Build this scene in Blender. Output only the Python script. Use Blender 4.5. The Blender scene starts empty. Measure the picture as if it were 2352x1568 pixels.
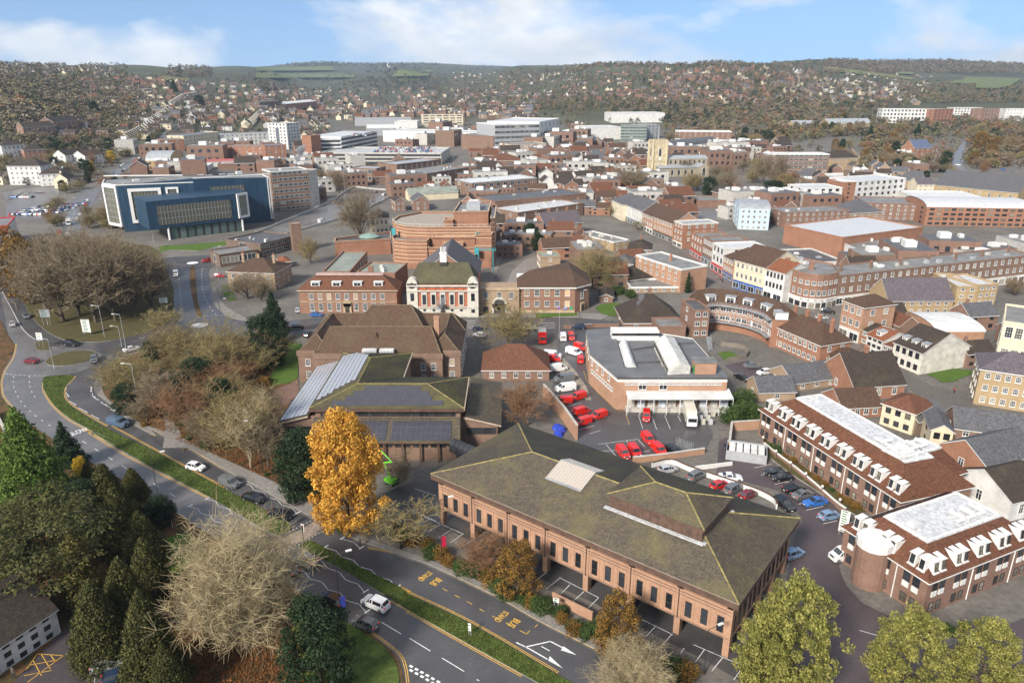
import bpy,math,random
from bisect import bisect
import numpy as np
from mathutils import Vector,Matrix
from mathutils.geometry import tessellate_polygon

R = math.radians
sc = bpy.context.scene
COL = sc.collection

# ---------------------------------------------------------------- camera
CAM_H,FPX,PITCH = 74.0,1670.0,R(19.57)          # metres, focal length in units of a 2352 px wide frame, downward tilt
cam_d = bpy.data.cameras.new('camera')
cam_d.sensor_width = 36.0
cam_d.lens = 36.0 * FPX / 2352.0
cam_d.clip_start,cam_d.clip_end = 1.0,40000.0
cam = bpy.data.objects.new('camera',cam_d)
COL.objects.link(cam)
cam.location = (0,0,CAM_H)
cam.rotation_euler = (R(90) - PITCH,0,0)
sc.camera = cam

# ---------------------------------------------------------------- sky, sun, exposure
SUN_EL,SUN_AZ = R(34),R(215)                      # azimuth clockwise from +Y (the view direction): behind the camera, to its left
world = bpy.data.worlds.new('World')
sc.world = world
world.use_nodes = True
wn,wl = world.node_tree.nodes,world.node_tree.links
wn.clear()
w_out = wn.new('ShaderNodeOutputWorld')
w_bg = wn.new('ShaderNodeBackground')
w_bg.inputs['Strength'].default_value = 0.085
w_sky = wn.new('ShaderNodeTexSky')
w_sky.sky_type = 'NISHITA'
w_sky.sun_disc = False
w_sky.sun_elevation = SUN_EL
w_sky.sun_rotation = SUN_AZ
w_sky.altitude = 120
w_sky.air_density = 1.0
w_sky.dust_density = 0.4
w_sky.ozone_density = 2.5
w_tc = wn.new('ShaderNodeTexCoord')
# the sky low over the hills is as blue as the sky a little higher up
w_lift = wn.new('ShaderNodeMapping');w_lift.inputs['Location'].default_value = (0,0,0.16)
wl.new(w_tc.outputs['Generated'],w_lift.inputs['Vector'])
w_nrm = wn.new('ShaderNodeVectorMath');w_nrm.operation = 'NORMALIZE'
wl.new(w_lift.outputs['Vector'],w_nrm.inputs[0])
wl.new(w_nrm.outputs['Vector'],w_sky.inputs['Vector'])
# cumulus: noise on a flattened view direction, so that the banks get smaller towards the horizon
w_map = wn.new('ShaderNodeMapping');w_map.inputs['Scale'].default_value = (1.0,1.0,2.3)
w_map.inputs['Location'].default_value = (3.35,0.9,0.30)
wl.new(w_tc.outputs['Generated'],w_map.inputs['Vector'])
def wnoise(scale,detail,rough,dist):
 n = wn.new('ShaderNodeTexNoise');n.inputs['Scale'].default_value = scale;n.inputs['Detail'].default_value = detail
 n.inputs['Roughness'].default_value = rough;n.inputs['Distortion'].default_value = dist
 wl.new(w_map.outputs['Vector'],n.inputs['Vector']);return n
n1 = wnoise(3.1,9,0.55,0.25)
n2 = wnoise(9.0,6,0.6,0.1)
w_ramp = wn.new('ShaderNodeValToRGB')
w_ramp.color_ramp.elements[0].position = 0.45;w_ramp.color_ramp.elements[1].position = 0.56
wl.new(n1.outputs['Fac'],w_ramp.inputs['Fac'])
w_ramp2 = wn.new('ShaderNodeValToRGB')
w_ramp2.color_ramp.elements[0].position = 0.30;w_ramp2.color_ramp.elements[0].color = (4.3,4.6,5.1,1)
w_ramp2.color_ramp.elements[1].position = 0.62;w_ramp2.color_ramp.elements[1].color = (6.2,6.3,6.4,1)
wl.new(n2.outputs['Fac'],w_ramp2.inputs['Fac'])
w_mix = wn.new('ShaderNodeMix');w_mix.data_type = 'RGBA'
wl.new(w_ramp.outputs['Color'],w_mix.inputs[0])
w_gain = wn.new('ShaderNodeMix');w_gain.data_type = 'RGBA';w_gain.blend_type = 'MULTIPLY';w_gain.inputs[0].default_value = 1.0
w_gain.inputs[7].default_value = (0.90,0.95,1.0,1)
wl.new(w_sky.outputs['Color'],w_gain.inputs[6])
wl.new(w_gain.outputs[2],w_mix.inputs[6])
wl.new(w_ramp2.outputs['Color'],w_mix.inputs[7])
wl.new(w_mix.outputs[2],w_bg.inputs['Color'])
wl.new(w_bg.outputs['Background'],w_out.inputs['Surface'])

sun_d = bpy.data.lights.new('sun','SUN')
sun_d.energy = 3.4
sun_d.angle = R(11)
sun_d.color = (1.0,0.93,0.83)
sun = bpy.data.objects.new('sun',sun_d)
COL.objects.link(sun)
_sd = Vector((math.sin(SUN_AZ) * math.cos(SUN_EL),math.cos(SUN_AZ) * math.cos(SUN_EL),math.sin(SUN_EL)))
sun.rotation_euler = _sd.to_track_quat('Z','Y').to_euler()

sc.view_settings.view_transform = 'Standard'
sc.view_settings.look = 'None'
sc.view_settings.exposure = 1.08
sc.view_settings.gamma = 1.0
sc.render.engine = 'CYCLES'
sc.cycles.use_denoising = True
sc.cycles.max_bounces = 5
sc.cycles.diffuse_bounces = 2
sc.cycles.glossy_bounces = 2
sc.cycles.transmission_bounces = 2
sc.cycles.transparent_max_bounces = 4
sc.cycles.volume_bounces = 0
sc.cycles.caustics_reflective = False
sc.cycles.caustics_refractive = False

# ---------------------------------------------------------------- from the photograph to the ground
CP,SP = math.cos(PITCH),math.sin(PITCH)
# views of the photograph used while measuring: x offset, y offset and scale into a 2352 px wide frame
ZN = {'1': (0,529.2,.3251),'2': (646.8,529.2,.3251),'3': (1293.6,529.2,.2501),'4': (1764,529.2,.2501),
  '5': (0,117.6,.3251),'6': (588,117.6,.3251),'7': (1293.6,117.6,.2501),'8': (1764,117.6,.2501),
  '9': (1176,411.6,.2501),'A': (940.8,940.8,.4002),'B': (0,940.8,.4002),'C': (1646.4,823.2,.4752),
  'D': (0,0,1.0),'E': (646.8,676.2,.35),'F': (1264.2,852.6,.2625)}

# relief: for a bearing (frame x at the horizon) the ground height at some distances
_TC = [
 (-900,[(330,0),(480,4),(650,30),(900,62),(1300,95),(1900,122),(2600,128),(9000,110)]),
 (0,    [(330,0),(500,2.5),(650,22),(900,50),(1300,84),(1900,118),(2500,126),(9000,110)]),
 (300,  [(330,0),(650,8),(900,26),(1300,54),(1800,92),(2400,126),(3200,132),(9000,120)]),
 (550,  [(330,0),(800,7),(1100,22),(1600,46),(2300,88),(3000,124),(4000,150),(9000,220)]),
 (750,  [(330,0),(1000,8),(2000,22),(3000,40),(4300,90),(5200,170),(6500,232),(9000,270)]),
 (860,  [(330,0),(1000,8),(2000,22),(3200,42),(3700,100),(4500,100),(6500,212),(9000,280)]),
 (920,  [(330,0),(1000,8),(2000,22),(3200,46),(3750,142),(4400,120),(6500,212),(9000,280)]),
 (1000,[(330,0),(1000,8),(2000,22),(3200,46),(3700,108),(4500,110),(6500,205),(9000,280)]),
 (1090,[(330,0),(1000,8),(2000,24),(3000,52),(3700,90),(4600,125),(6500,200),(9000,270)]),
 (1200,[(330,0),(1000,8),(1500,17),(2200,42),(3000,98),(3600,142),(5000,160),(9000,240)]),
 (1400,[(330,0),(900,7),(1400,24),(2000,72),(2600,130),(3200,145),(9000,170)]),
 (1650,[(330,0),(800,6),(1200,17),(1500,47),(1900,98),(2250,129),(3000,135),(9000,160)]),
 (1900,[(330,0),(800,6),(1300,22),(1700,54),(2300,102),(2800,124),(3300,162),(9000,180)]),
 (2150,[(330,0),(800,6),(1300,22),(1800,54),(2500,84),(3100,110),(3700,172),(9000,190)]),
 (2352,[(330,0),(800,6),(1300,24),(1800,52),(2500,76),(3300,112),(3900,162),(9000,190)]),
 (3300,[(330,0),(800,10),(1300,40),(1800,70),(2500,90),(3300,120),(3900,165),(9000,190)]),
]
_TA = np.array([(c[0] - 1176) / 1772.0 for c in _TC])
_TL = np.linspace(math.log(330),math.log(9000),160)
_TH = np.array([np.interp(np.exp(_TL),[p[0] for p in c[1]],[p[1] for p in c[1]]) for c in _TC])
for _ in range(2):
 _TH[:,1:-1] = (_TH[:,:-2] + _TH[:,1:-1] * 2 + _TH[:,2:]) / 4
_TH[:,0] = 0
def gza(X,Y):
 X = np.asarray(X,float);Y = np.asarray(Y,float)
 Yc = np.maximum(Y,330.0)
 a = np.clip(X / Yc,_TA[0],_TA[-1] - 1e-6)
 i = np.clip(np.searchsorted(_TA,a,side='right') - 1,0,len(_TA) - 2)
 fa = (a - _TA[i]) / (_TA[i + 1] - _TA[i])
 fa = fa * fa * (3 - 2 * fa)
 l = np.clip((np.log(Yc) - _TL[0]) / (_TL[1] - _TL[0]),0,len(_TL) - 1.001)
 j = l.astype(int);fl = l - j
 z = (_TH[i,j] * (1 - fl) + _TH[i,j + 1] * fl) * (1 - fa) + (_TH[i + 1,j] * (1 - fl) + _TH[i + 1,j + 1] * fl) * fa
 return np.where(Y < 330,0.0,z)
_GA,_GH,_L0,_DL = [float(a) for a in _TA],_TH.tolist(),float(_TL[0]),float(_TL[1] - _TL[0])
def gz(X,Y):
 if Y < 330: return 0.0
 a = min(max(X / Y,_GA[0]),_GA[-1] - 1e-6);i = min(max(bisect(_GA,a) - 1,0),len(_GA) - 2)
 f = (a - _GA[i]) / (_GA[i + 1] - _GA[i]);f = f * f * (3 - 2 * f)
 l = min(max((math.log(Y) - _L0) / _DL,0),158.999);j = int(l);g = l - j;p,q = _GH[i],_GH[i + 1]
 return (p[j] * (1 - g) + p[j + 1] * g) * (1 - f) + (q[j] * (1 - g) + q[j + 1] * g) * f
_YS = 325.0 * 1.02 ** np.arange(168)
def ray(k,x,y):
 ox,oy,s = ZN[k]
 u = (ox + s * x - 1176) / FPX;v = (784 - oy - s * y) / FPX
 return u,CP + v * SP,-SP + v * CP
def W(k,x,y,h=0.0):
 """the point h metres above the ground that shows at (x, y) of view k"""
 dx,dy,dz = ray(k,x,y)
 if dz < 0:
  t = (h - CAM_H) / dz
  if dy * t < 330:
   return Vector((dx * t,dy * t,h))
 hit = np.nonzero(CAM_H + dz / dy * _YS <= gza(dx / dy * _YS,_YS) + h)[0]
 a,b = (float(_YS[max(hit[0] - 1,0)]),float(_YS[hit[0]])) if len(hit) else (8900.0,8900.0)
 for _ in range(16):
  m = (a + b) / 2
  if CAM_H + dz / dy * m <= gz(dx / dy * m,m) + h: b = m
  else: a = m
 return Vector((dx / dy * b,b,gz(dx / dy * b,b) + h))
def px_y(p):
 d = Vector(p) - Vector((0,0,CAM_H))
 zc = d.y * CP - d.z * SP
 return 1176 + FPX * d.x / zc,784 - FPX * (d.y * SP + d.z * CP) / zc
def top_h(p,k,y):
 """height above p at which the picture row y of view k is reached"""
 ox,oy,s = ZN[k];yy = oy + s * y
 lo,hi = -5.0,150.0
 for _ in range(40):
  m = (lo + hi) / 2
  if px_y((p[0],p[1],p[2] + m))[1] > yy: lo = m
  else: hi = m
 return lo

# ---------------------------------------------------------------- materials
MATS = {}
def _new(name):
 m = bpy.data.materials.new(name);m.use_nodes = True
 nt = m.node_tree;b = nt.nodes['Principled BSDF']
 return m,nt.nodes,nt.links,b
def mix(n,l,fac,a,b,mode='MIX'):
 x = n.new('ShaderNodeMix');x.data_type = 'RGBA';x.blend_type = mode
 for sock,v in ((x.inputs[0],fac),(x.inputs[6],a),(x.inputs[7],b)):
  if hasattr(v,'links') or hasattr(v,'is_linked'): l.new(v,sock)
  elif isinstance(v,(int,float)): sock.default_value = v
  else: sock.default_value = (*v,1) if len(v) == 3 else v
 return x.outputs[2]
def noise(n,l,vec,scale,detail=4,rough=0.6):
 t = n.new('ShaderNodeTexNoise');t.inputs['Scale'].default_value = scale
 t.inputs['Detail'].default_value = detail;t.inputs['Roughness'].default_value = rough
 if vec is not None: l.new(vec,t.inputs['Vector'])
 return t.outputs['Fac']
def ramp(n,l,fac,lo,hi,c0=(0,0,0),c1=(1,1,1)):
 r = n.new('ShaderNodeValToRGB');e = r.color_ramp.elements
 e[0].position,e[1].position = lo,hi
 e[0].color,e[1].color = (*c0,1),(*c1,1)
 l.new(fac,r.inputs['Fac']);return r.outputs['Color']
def bump(n,l,b,h,strength,dist):
 x = n.new('ShaderNodeBump');x.inputs['Strength'].default_value = strength;x.inputs['Distance'].default_value = dist
 l.new(h,x.inputs['Height']);l.new(x.outputs['Normal'],b.inputs['Normal'])
def worldpos(n,l):
 g = n.new('ShaderNodeNewGeometry');return g.outputs['Position']
def uvv(n,l):
 return n.new('ShaderNodeUVMap').outputs['UV']
def plain(name,c,rough=0.7,metal=0.0,var=0.18,scale=0.7,spec=0.5):
 """a colour with cloudy unevenness in the object's place and a little fine grain"""
 if name in MATS: return MATS[name]
 m,n,l,b = _new(name)
 p = worldpos(n,l)
 f = noise(n,l,p,scale,6,0.65)
 d = tuple(v * (1 - var * 1.6) for v in c);e = tuple(min(1,v * (1 + var)) for v in c)
 l.new(ramp(n,l,f,0.3,0.7,d,e),b.inputs['Base Color'])
 b.inputs['Roughness'].default_value = rough;b.inputs['Metallic'].default_value = metal
 b.inputs['Specular IOR Level'].default_value = spec
 MATS[name] = m;return m
def brick(name,c,c2=None,mortar=(0.36,0.32,0.27),scale=1.0,fac=0.35):
 if name in MATS: return MATS[name]
 m,n,l,b = _new(name)
 uv = uvv(n,l)
 c2 = c2 or tuple(v * 0.72 for v in c)
 t = n.new('ShaderNodeTexBrick');t.inputs['Scale'].default_value = 1.0
 t.inputs['Brick Width'].default_value = 0.225 * scale;t.inputs['Row Height'].default_value = 0.075 * scale
 t.inputs['Mortar Size'].default_value = 0.006;t.inputs['Bias'].default_value = -0.1
 t.inputs['Color1'].default_value = (*c,1);t.inputs['Color2'].default_value = (*c2,1);t.inputs['Mortar'].default_value = (*mortar,1)
 l.new(uv,t.inputs['Vector'])
 p = worldpos(n,l)
 f = noise(n,l,p,0.35,6,0.7)
 g = noise(n,l,p,3.0,3,0.6)
 col = mix(n,l,ramp(n,l,f,0.35,0.72),t.outputs['Color'],(0.74,0.72,0.70),'MULTIPLY')
 col = mix(n,l,ramp(n,l,g,0.45,0.8,(0,0,0),(0.5,0.5,0.5)),col,(1.25,1.18,1.08),'MULTIPLY')
 l.new(col,b.inputs['Base Color']);b.inputs['Roughness'].default_value = 0.9
 b.inputs['Specular IOR Level'].default_value = 0.25
 MATS[name] = m;return m
def tiles(name,c,moss=0.35,mosscol=(0.13,0.125,0.035),row=0.30,wid=0.30,relief=0.6,speck=0.25):
 """roof tiles: courses up the slope, columns along it, moss and lichen"""
 if name in MATS: return MATS[name]
 m,n,l,b = _new(name)
 uv = uvv(n,l)
 t = n.new('ShaderNodeTexBrick');t.inputs['Scale'].default_value = 1.0
 t.inputs['Brick Width'].default_value = wid;t.inputs['Row Height'].default_value = row
 t.inputs['Mortar Size'].default_value = 0.022;t.inputs['Bias'].default_value = 0.0;t.inputs['Mortar Smooth'].default_value = 0.6
 t.inputs['Color1'].default_value = (*[v * 1.25 for v in c],1);t.inputs['Color2'].default_value = (*[v * 0.72 for v in c],1)
 t.inputs['Mortar'].default_value = (*[v * 0.45 for v in c],1)
 l.new(uv,t.inputs['Vector'])
 p = worldpos(n,l)
 f = noise(n,l,p,0.16,8,0.72)
 g = noise(n,l,p,1.6,5,0.75)
 col = mix(n,l,ramp(n,l,g,0.32,0.72,(0.62,0.62,0.62),(1.25,1.22,1.15)),(0,0,0),t.outputs['Color'],'MULTIPLY')
 col = mix(n,l,1.0,t.outputs['Color'],ramp(n,l,g,0.32,0.72,(0.62,0.62,0.62),(1.22,1.2,1.15)),'MULTIPLY')
 col = mix(n,l,ramp(n,l,f,0.66 - moss * 0.5,0.92 - moss * 0.35,(0,0,0),(0.9,0.9,0.9)),col,mosscol)
 if speck:
  v = n.new('ShaderNodeTexVoronoi');v.inputs['Scale'].default_value = 1.9;v.inputs['Randomness'].default_value = 1
  l.new(p,v.inputs['Vector'])
  s = ramp(n,l,v.outputs['Distance'],0.05,0.16,(speck,speck,speck),(0,0,0))
  col = mix(n,l,s,col,(0.42,0.41,0.36))
 l.new(col,b.inputs['Base Color']);b.inputs['Roughness'].default_value = 0.82
 b.inputs['Specular IOR Level'].default_value = 0.3
 if relief: bump(n,l,b,t.outputs['Fac'],relief,-0.03)
 MATS[name] = m;return m
def asphalt(name,c=(0.052,0.050,0.053),rough=(0.24,0.55),scale=0.12,crack=True):
 """worn tarmac with damp, glossier patches, tyre-polished streaks and patch repairs"""
 if name in MATS: return MATS[name]
 m,n,l,b = _new(name)
 p = worldpos(n,l)
 f = noise(n,l,p,scale,7,0.68);g = noise(n,l,p,2.5,4,0.7);h = noise(n,l,p,26,2,0.7)
 col = ramp(n,l,f,0.28,0.74,tuple(v * 0.72 for v in c),tuple(v * 1.38 for v in c))
 col = mix(n,l,1.0,col,ramp(n,l,g,0.3,0.75,(0.82,0.82,0.83),(1.18,1.16,1.14)),'MULTIPLY')
 col = mix(n,l,1.0,col,ramp(n,l,h,0.3,0.7,(0.7,0.7,0.7),(1.35,1.35,1.35)),'MULTIPLY')
 if crack:
  v = n.new('ShaderNodeTexVoronoi');v.feature = 'DISTANCE_TO_EDGE';v.inputs['Scale'].default_value = 0.11
  l.new(p,v.inputs['Vector'])
  col = mix(n,l,ramp(n,l,v.outputs['Distance'],0.0,0.006,(0.45,0.45,0.45),(0,0,0)),col,(0.02,0.02,0.02))
 l.new(col,b.inputs['Base Color'])
 rr = n.new('ShaderNodeMapRange');rr.inputs['To Min'].default_value,rr.inputs['To Max'].default_value = rough
 rr.inputs['From Min'].default_value,rr.inputs['From Max'].default_value = 0.3,0.7
 l.new(f,rr.inputs['Value']);l.new(rr.outputs[0],b.inputs['Roughness'])
 bump(n,l,b,h,0.25,0.02)
 MATS[name] = m;return m
def ground_mix(name,cols,scale=0.3,rough=0.95,fine=6.0):
 """earth, turf or leaf litter: several colours stirred by noise"""
 if name in MATS: return MATS[name]
 m,n,l,b = _new(name)
 p = worldpos(n,l)
 f = noise(n,l,p,scale,8,0.7)
 r = n.new('ShaderNodeValToRGB');e = r.color_ramp.elements
 while len(e) < len(cols): e.new(0.5)
 for i,c in enumerate(cols):
  e[i].position = 0.3 + 0.4 * i / max(1,len(cols) - 1);e[i].color = (*c,1)
 l.new(f,r.inputs['Fac'])
 g = noise(n,l,p,fine,4,0.75)
 col = mix(n,l,1.0,r.outputs['Color'],ramp(n,l,g,0.28,0.75,(0.55,0.55,0.55),(1.45,1.42,1.35)),'MULTIPLY')
 l.new(col,b.inputs['Base Color']);b.inputs['Roughness'].default_value = rough
 b.inputs['Specular IOR Level'].default_value = 0.2
 bump(n,l,b,g,0.5,0.06)
 MATS[name] = m;return m
def leafmat(name,c,c2,trans=0.25,rough=0.75):
 """foliage: each leaf spray has its own tone"""
 if name in MATS: return MATS[name]
 m,n,l,b = _new(name)
 g = n.new('ShaderNodeNewGeometry')
 f = noise(n,l,g.outputs['Position'],0.55,4,0.6)
 r1 = ramp(n,l,g.outputs['Random Per Island'],0.0,1.0,c,c2)
 col = mix(n,l,1.0,r1,ramp(n,l,f,0.32,0.68,(0.62,0.62,0.62),(1.3,1.3,1.25)),'MULTIPLY')
 l.new(col,b.inputs['Base Color']);b.inputs['Roughness'].default_value = rough
 b.inputs['Specular IOR Level'].default_value = 0.25
 if trans:
  b.inputs['Transmission Weight'].default_value = 0.0
  t = n.new('ShaderNodeBsdfTranslucent');l.new(col,t.inputs['Color'])
  a = n.new('ShaderNodeMixShader');a.inputs[0].default_value = trans
  out = n['Material Output']
  l.new(b.outputs['BSDF'],a.inputs[1]);l.new(t.outputs['BSDF'],a.inputs[2]);l.new(a.outputs[0],out.inputs['Surface'])
 MATS[name] = m;return m
def glassy(name,c=(0.02,0.025,0.03),rough=0.06,spec=0.7):
 if name in MATS: return MATS[name]
 m,n,l,b = _new(name)
 g = n.new('ShaderNodeObjectInfo')
 l.new(ramp(n,l,g.outputs['Random'],0,1,tuple(v * 0.5 for v in c),tuple(v * 2.0 for v in c)),b.inputs['Base Color'])
 b.inputs['Roughness'].default_value = rough;b.inputs['Specular IOR Level'].default_value = spec
 MATS[name] = m;return m
def paint(name,c,rough=0.25,coat=0.6,metal=0.0):
 if name in MATS: return MATS[name]
 m,n,l,b = _new(name)
 p = worldpos(n,l)
 f = noise(n,l,p,2.5,4,0.7)
 l.new(ramp(n,l,f,0.3,0.75,tuple(v * 0.82 for v in c),tuple(min(1,v * 1.06) for v in c)),b.inputs['Base Color'])
 b.inputs['Roughness'].default_value = rough;b.inputs['Coat Weight'].default_value = coat;b.inputs['Coat Roughness'].default_value = 0.08
 b.inputs['Metallic'].default_value = metal
 MATS[name] = m;return m
def lamp_mat(name,c,e):
 if name in MATS: return MATS[name]
 m,n,l,b = _new(name)
 b.inputs['Base Color'].default_value = (*c,1);b.inputs['Emission Color'].default_value = (*c,1);b.inputs['Emission Strength'].default_value = e
 MATS[name] = m;return m

# ---------------------------------------------------------------- mesh building
def mesh_np(name,V,Fc,mats,smooth=False):
 """mesh from numpy arrays: V (n,3), Fc (m,k) faces of one size"""
 me = bpy.data.meshes.new(name)
 V = np.ascontiguousarray(V,np.float32);Fc = np.ascontiguousarray(Fc,np.int32)
 k = Fc.shape[1]
 me.vertices.add(len(V));me.vertices.foreach_set('co',V.ravel())
 me.loops.add(Fc.size);me.loops.foreach_set('vertex_index',Fc.ravel())
 me.polygons.add(len(Fc));me.polygons.foreach_set('loop_start',np.arange(0,Fc.size,k,dtype=np.int32))
 me.update(calc_edges=True)
 for m in (mats if isinstance(mats,(list,tuple)) else [mats]): me.materials.append(m)
 if smooth: me.polygons.foreach_set('use_smooth',np.ones(len(Fc),bool))
 return me
def link(name,data,parent=None,loc=None,rotz=0.0,scale=None):
 o = bpy.data.objects.new(name,data);COL.objects.link(o)
 if parent is not None: o.parent = parent
 if loc is not None: o.location = loc
 if rotz: o.rotation_euler = (0,0,rotz)
 if scale is not None: o.scale = scale if hasattr(scale,'__len__') else (scale,) * 3
 return o
def tag(o,label=None,cat=None,group=None,kind=None):
 if label: o['label'] = label
 if cat: o['category'] = cat
 if group: o['group'] = group
 if kind: o['kind'] = kind
 return o
def thing(name,label,cat,loc=(0,0,0),rotz=0.0,group=None):
 o = link(name,None,None,loc,rotz);o.empty_display_size = 0.3
 return tag(o,label,cat,group)
class MB:
 def __init__(s): s.v,s.f,s.m = [],[],[]
 def face(s,pts,m=0):
  i = len(s.v);s.v.extend(tuple(p) for p in pts);s.f.append(tuple(range(i,i + len(pts))));s.m.append(m);return s
 def box(s,x0,x1,y0,y1,z0,z1,m=0,bottom=False):
  i = len(s.v)
  s.v.extend([(x0,y0,z0),(x1,y0,z0),(x1,y1,z0),(x0,y1,z0),(x0,y0,z1),(x1,y0,z1),(x1,y1,z1),(x0,y1,z1)])
  q = [(0,1,5,4),(1,2,6,5),(2,3,7,6),(3,0,4,7),(4,5,6,7),(3,2,1,0)]
  for a in q: s.f.append(tuple(i + b for b in a));s.m.append(m)
  return s
 def obox(s,p0,p1,w,z0,z1,m=0,off=0.0):
  """box along the line p0-p1 (plan), w thick, centred at sideways offset off"""
  d = Vector((p1[0] - p0[0],p1[1] - p0[1]));L = d.length or 1;d /= L;nn = Vector((-d.y,d.x))
  a = [Vector(p0[:2]) + nn * (off - w / 2),Vector(p1[:2]) + nn * (off - w / 2),Vector(p1[:2]) + nn * (off + w / 2),Vector(p0[:2]) + nn * (off + w / 2)]
  return s.prism(a,z0,z1,m)
 def prism(s,poly,z0,z1,m=0,mtop=None,top=True,bot=True):
  poly = [(p[0],p[1]) for p in poly]
  if sum(poly[i - 1][0] * poly[i][1] - poly[i][0] * poly[i - 1][1] for i in range(len(poly))) < 0: poly = poly[::-1]
  n = len(poly);i = len(s.v)
  s.v.extend([(x,y,z0) for x,y in poly] + [(x,y,z1) for x,y in poly])
  for k in range(n):
   j = (k + 1) % n;s.f.append((i + k,i + j,i + n + j,i + n + k));s.m.append(m)
  if top: s.f.append(tuple(i + n + k for k in range(n)));s.m.append(m if mtop is None else mtop)
  if bot: s.f.append(tuple(i + n - 1 - k for k in range(n)));s.m.append(m)
  return s
 def tube(s,p0,p1,r0,r1=None,n=6,m=0,cap=True):
  r1 = r0 if r1 is None else r1
  p0,p1 = Vector(p0),Vector(p1);d = (p1 - p0)
  if d.length < 1e-6: return s
  q = d.to_track_quat('Z','Y');i = len(s.v)
  for p,r in ((p0,r0),(p1,r1)):
   for k in range(n):
    a = 2 * math.pi * k / n;s.v.append(tuple(p + q @ Vector((math.cos(a) * r,math.sin(a) * r,0))))
  for k in range(n):
   j = (k + 1) % n;s.f.append((i + k,i + j,i + n + j,i + n + k));s.m.append(m)
  if cap:
   s.f.append(tuple(i + n + k for k in range(n)));s.m.append(m)
   s.f.append(tuple(i + n - 1 - k for k in range(n)));s.m.append(m)
  return s
 def lathe(s,prof,n=16,m=0,c=(0,0)):
  i = len(s.v)
  for r,z in prof:
   for k in range(n):
    a = 2 * math.pi * k / n;s.v.append((c[0] + math.cos(a) * r,c[1] + math.sin(a) * r,z))
  for q in range(len(prof) - 1):
   for k in range(n):
    j = (k + 1) % n;s.f.append((i + q * n + k,i + q * n + j,i + q * n + n + j,i + q * n + n + k));s.m.append(m)
  s.f.append(tuple(i + (len(prof) - 1) * n + k for k in range(n)));s.m.append(m)
  return s
 def mesh(s,name,mats,smooth=False):
  me = bpy.data.meshes.new(name);me.from_pydata(s.v,[],s.f)
  mats = mats if isinstance(mats,(list,tuple)) else [mats]
  for m in mats: me.materials.append(m)
  if len(mats) > 1: me.polygons.foreach_set('material_index',np.array(s.m,np.int32))
  if smooth: me.polygons.foreach_set('use_smooth',np.ones(len(s.f),bool))
  auto_uv(me)
  return me
 def build(s,name,mats,parent=None,loc=None,rotz=0.0,smooth=False):
  return link(name,s.mesh(name,mats,smooth),parent,loc,rotz)
def auto_uv(me):
 """uv in metres: u level along each face, v up its slope"""
 nl = len(me.loops)
 if not nl: return
 co = np.empty(len(me.vertices) * 3,np.float32);me.vertices.foreach_get('co',co);co = co.reshape(-1,3)
 li = np.empty(nl,np.int32);me.loops.foreach_get('vertex_index',li)
 nr = np.empty(len(me.polygons) * 3,np.float32);me.polygons.foreach_get('normal',nr);nr = nr.reshape(-1,3)
 lt = np.empty(len(me.polygons),np.int32);me.polygons.foreach_get('loop_total',lt)
 N = np.repeat(nr,lt,axis=0)
 u = np.stack([-N[:,1],N[:,0],np.zeros(nl)],1);ln = np.linalg.norm(u,axis=1)
 flat = ln < 0.05
 u[flat] = (1,0,0);u[~flat] /= ln[~flat][:,None]
 v = np.cross(N,u);v[flat] = (0,1,0)
 P = co[li]
 uv = np.stack([(P * u).sum(1),(P * v).sum(1)],1).astype(np.float32)
 me.uv_layers.new(name='UVMap').data.foreach_set('uv',uv.ravel())
# ---------------------------------------------------------------- shared materials
M_ASPH = asphalt('tarmac',(0.066,0.064,0.066))
M_ASPH2 = asphalt('pale_tarmac',(0.13,0.125,0.12),(0.25,0.5))
M_ASPH3 = asphalt('reddish_tarmac',(0.068,0.052,0.054),(0.4,0.7))
M_PAVE = ground_mix('paving',[(0.16,0.15,0.14),(0.22,0.205,0.19),(0.19,0.175,0.165)],0.25,0.7,3)
M_PAVED = ground_mix('dark_paving',[(0.085,0.078,0.074),(0.125,0.115,0.105),(0.10,0.09,0.085)],0.25,0.6,3)
M_BRICKPAVE = ground_mix('brick_paving',[(0.15,0.088,0.07),(0.20,0.12,0.095),(0.13,0.085,0.07)],0.25,0.7,3)
M_GRASS = ground_mix('turf',[(0.055,0.06,0.022),(0.085,0.12,0.025),(0.05,0.075,0.018),(0.09,0.10,0.035)],0.45,0.95,5)
M_LAWN = ground_mix('lawn',[(0.05,0.085,0.018),(0.075,0.13,0.022),(0.06,0.10,0.02)],0.3,0.95,5)
M_LITTER = ground_mix('leaf_litter',[(0.075,0.042,0.026),(0.15,0.075,0.035),(0.055,0.05,0.022),(0.11,0.062,0.035)],0.5,0.95,7)
M_SOIL = ground_mix('wood_floor',[(0.05,0.045,0.018),(0.085,0.075,0.03),(0.065,0.048,0.028)],0.2,0.95,4)
M_WHITE = plain('white_road_paint',(0.68,0.68,0.66),0.6,var=0.2,scale=3)
M_YELLOW = plain('yellow_road_paint',(0.62,0.36,0.06),0.6,var=0.25,scale=3)
M_KERB = plain('kerb_stone',(0.27,0.26,0.25),0.8)

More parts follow.
